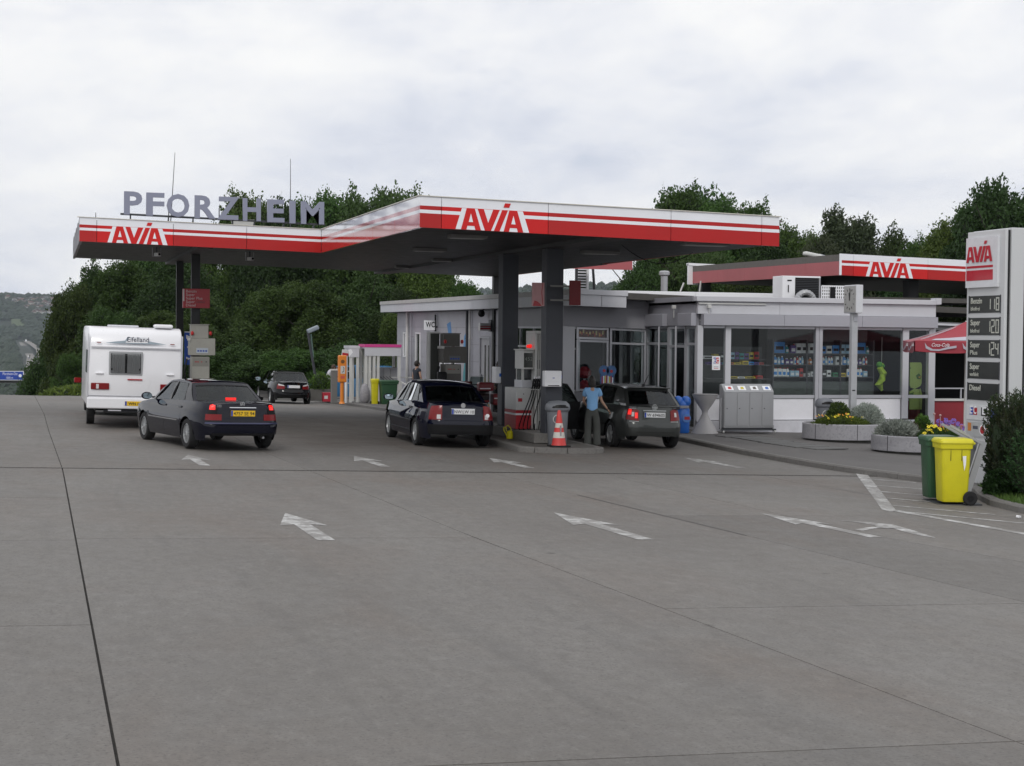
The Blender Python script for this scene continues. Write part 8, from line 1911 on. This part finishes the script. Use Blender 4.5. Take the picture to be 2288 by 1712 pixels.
sp2 = [(0, 1505, 92, 420, 120, 'rounded green treetop above the main canopy, left one of the tall group'), (3, 1575, 96, 414, 190, 'broad tall tree rising above the right half of the main canopy'), (2, 1600, 90, 434, 170, 'tall tree rising above the right end of the main canopy'), (0, 1665, 94, 455, 130, 'tree right behind the right end of the main canopy'), (1, 1725, 88, 510, 140, 'dark tree below the right end of the main canopy'), (1, 1420, 86, 560, 160, 'dark low tree between main canopy and faded red canopy'), (3, 1560, 84, 545, 220, 'dark spreading tree under the right end of the main canopy'), (2, 1650, 80, 575, 160, 'dark tree behind the vent pipe'),
       (0, 1772, 90, 508, 100, 'tree between the main canopy tip and the pale airy tree'), (1, 2010, 88, 505, 120, 'dark tree behind the right-hand logo of the lorry canopy'), (0, 2070, 86, 530, 100, 'dark tree left of the price pylon, behind the lorry canopy'), (3, 1960, 84, 590, 190, 'dark tree seen beneath the lorry canopy left part'), (1, 2080, 82, 600, 180, 'dark tree seen beneath the lorry canopy right part'), (0, 1880, 92, 600, 160, 'dark tree seen beneath the lorry canopy behind the clock')]
for i, (v, px, Y, pt, w, lab) in enumerate(sp2): tree(v, px, Y, pt, w, lab, rz=i * 2.1, group='trees behind the service building', wide=.62)
tree(4, 1885, 84, 463, 165, 'pale green airy tree behind the faded red canopy side', rz=.4, name='willow_tree', wide=.6); tree(4, 1830, 80, 520, 90, 'small pale airy tree left of the taller pale tree', rz=2.4, name='willow_tree', wide=.45)
tree(3, 2235, 62, 395, 220, 'near dark tree rising behind the price pylon', rz=.7); tree(0, 2150, 66, 478, 150, 'dark tree left of the near one behind the price pylon', rz=1.9)
# low dense undergrowth along the edge of the wood and behind the building
for i, (px, Y, pt, w) in enumerate(((150, 88, 790, 90), (560, 86, 770, 220), (660, 84, 780, 200), (780, 84, 760, 200), (450, 86, 780, 200), (330, 88, 780, 200), (880, 84, 700, 140))):
    tree(1 if i % 2 else 0, px, Y, pt, w, 'low dense bush at the foot of the wood, %s' % ('at the far left crest', 'behind the black saloon', 'behind the leaning lamp', 'behind the shelters', 'behind the grey pump', 'behind the caravan', 'at the building corner')[i], rz=i, name='bush', group='bushes at the foot of the wood', sink=.8)
# light weeds at the crest on the left
tuft('crest_weeds', 'lighter green weeds at the crest left of the caravan', 'plants', (sight(158, 850, 80).x, 80, G3(sight(158, 850, 80).x, 80) - .2), 3600, 1.5, 1.2, .9, .20, .05, leafmat('leaf_weed', (.06, .10, .02), (.10, .15, .03)), seed=31)
# evergreen shrubs on the verge at the right edge
def conifer_branchy(name, lab, loc, H, W, n, mat, seed, leaf=.09, lw=.012, up=.9):
    """feathery evergreen: many upright sprays of needle leaves"""
    random.seed(seed); t = thing(name, lab, 'shrub', loc); mb = MB(); st = MB()
    for b in range(n):
        a = uni(0, 2 * PI); z0 = uni(.02, .75) * H * .8; rr = W * .5 * uni(.35, 1.0) * (1 - (z0 / H) ** 2 * .55); top = Vector((rr * math.cos(a), rr * math.sin(a), min(H * 1.05, z0 + uni(.25, .55) * H * .55)))
        bot = Vector((rr * .35 * math.cos(a), rr * .35 * math.sin(a), z0 * .8)); st.tube([tuple(bot), tuple(bot.lerp(top, .6) + Vector((0, 0, .02))), tuple(top)], [.010, .006, .002], 4)
        for i in range(46):
            q = .2 + .8 * i / 45; c = bot.lerp(top, q); ax = ((top - bot).normalized() * up + Vector((uni(-1, 1), uni(-1, 1), uni(-.6, .8)))).normalized(); s = ax.cross(Vector((uni(-1, 1), uni(-1, 1), uni(-1, 1)))).normalized(); l = leaf * uni(.6, 1.3) * (1.1 - .4 * q)
            mb.add([c, c + ax * l * .5 + s * lw, c + ax * l, c + ax * l * .5 - s * lw], [(0, 1, 2, 3)])
    mb.build('foliage', mat, t); st.build('branches', BARK, t)
    MB().ball((0, 0, H * .36), 1, 10, 8, sc=(W * .30, W * .30, H * .36)).build('dark_core', COREM, t); return t  # solid ball coloured as the shaded inside of the shrub
def vz(x, y): return G3(x, y) + KH + .02
for (px, Y, H, W, n, lab, sd) in ((2248, 24.0, 2.0, .85, 260, 'tall feathery dark shrub before the price pylon', 1), (2300, 23.2, 2.1, 1.05, 330, 'tall feathery dark shrub at the right frame edge', 2), (2285, 25.2, 2.2, 1.0, 260, 'dark feathery shrub behind the two tall ones at the right', 5)):
    p = sight(px, 900, Y); conifer_branchy('yew_shrub', lab, (p.x, Y, vz(p.x, Y)), H, W, n, leafmat('leaf_yew_%d' % sd, (.020, .036, .014), (.040, .058, .022), (.075, .060, .03)), sd)
for (px, Y, H, W, n, lab, sd) in ((2312, 22.9, 1.3, 1.1, 330, 'dense blue green spreading spruce at the right frame edge, lower', 3), (2304, 23.5, 1.6, .9, 240, 'dense green spruce behind the lower one at the right frame edge', 4)):
    p = sight(px, 1000, Y); conifer_branchy('dwarf_spruce', lab, (p.x, Y, vz(p.x, Y)), H, W, n, leafmat('leaf_spruce_%d' % sd, (.026, .060, .020), (.045, .095, .032), (.07, .13, .045)), sd, .075, .009, .5)
p = sight(2262, 1060, 23.6)
tuft('ivy_shrub', 'dark glossy leaved low shrub over the grass at the kerb bend', 'shrub', (p.x, 23.6, vz(p.x, 23.6)), 5200, .42, .5, .55, .07, .03, LEAF2, seed=33)
random.seed(5)
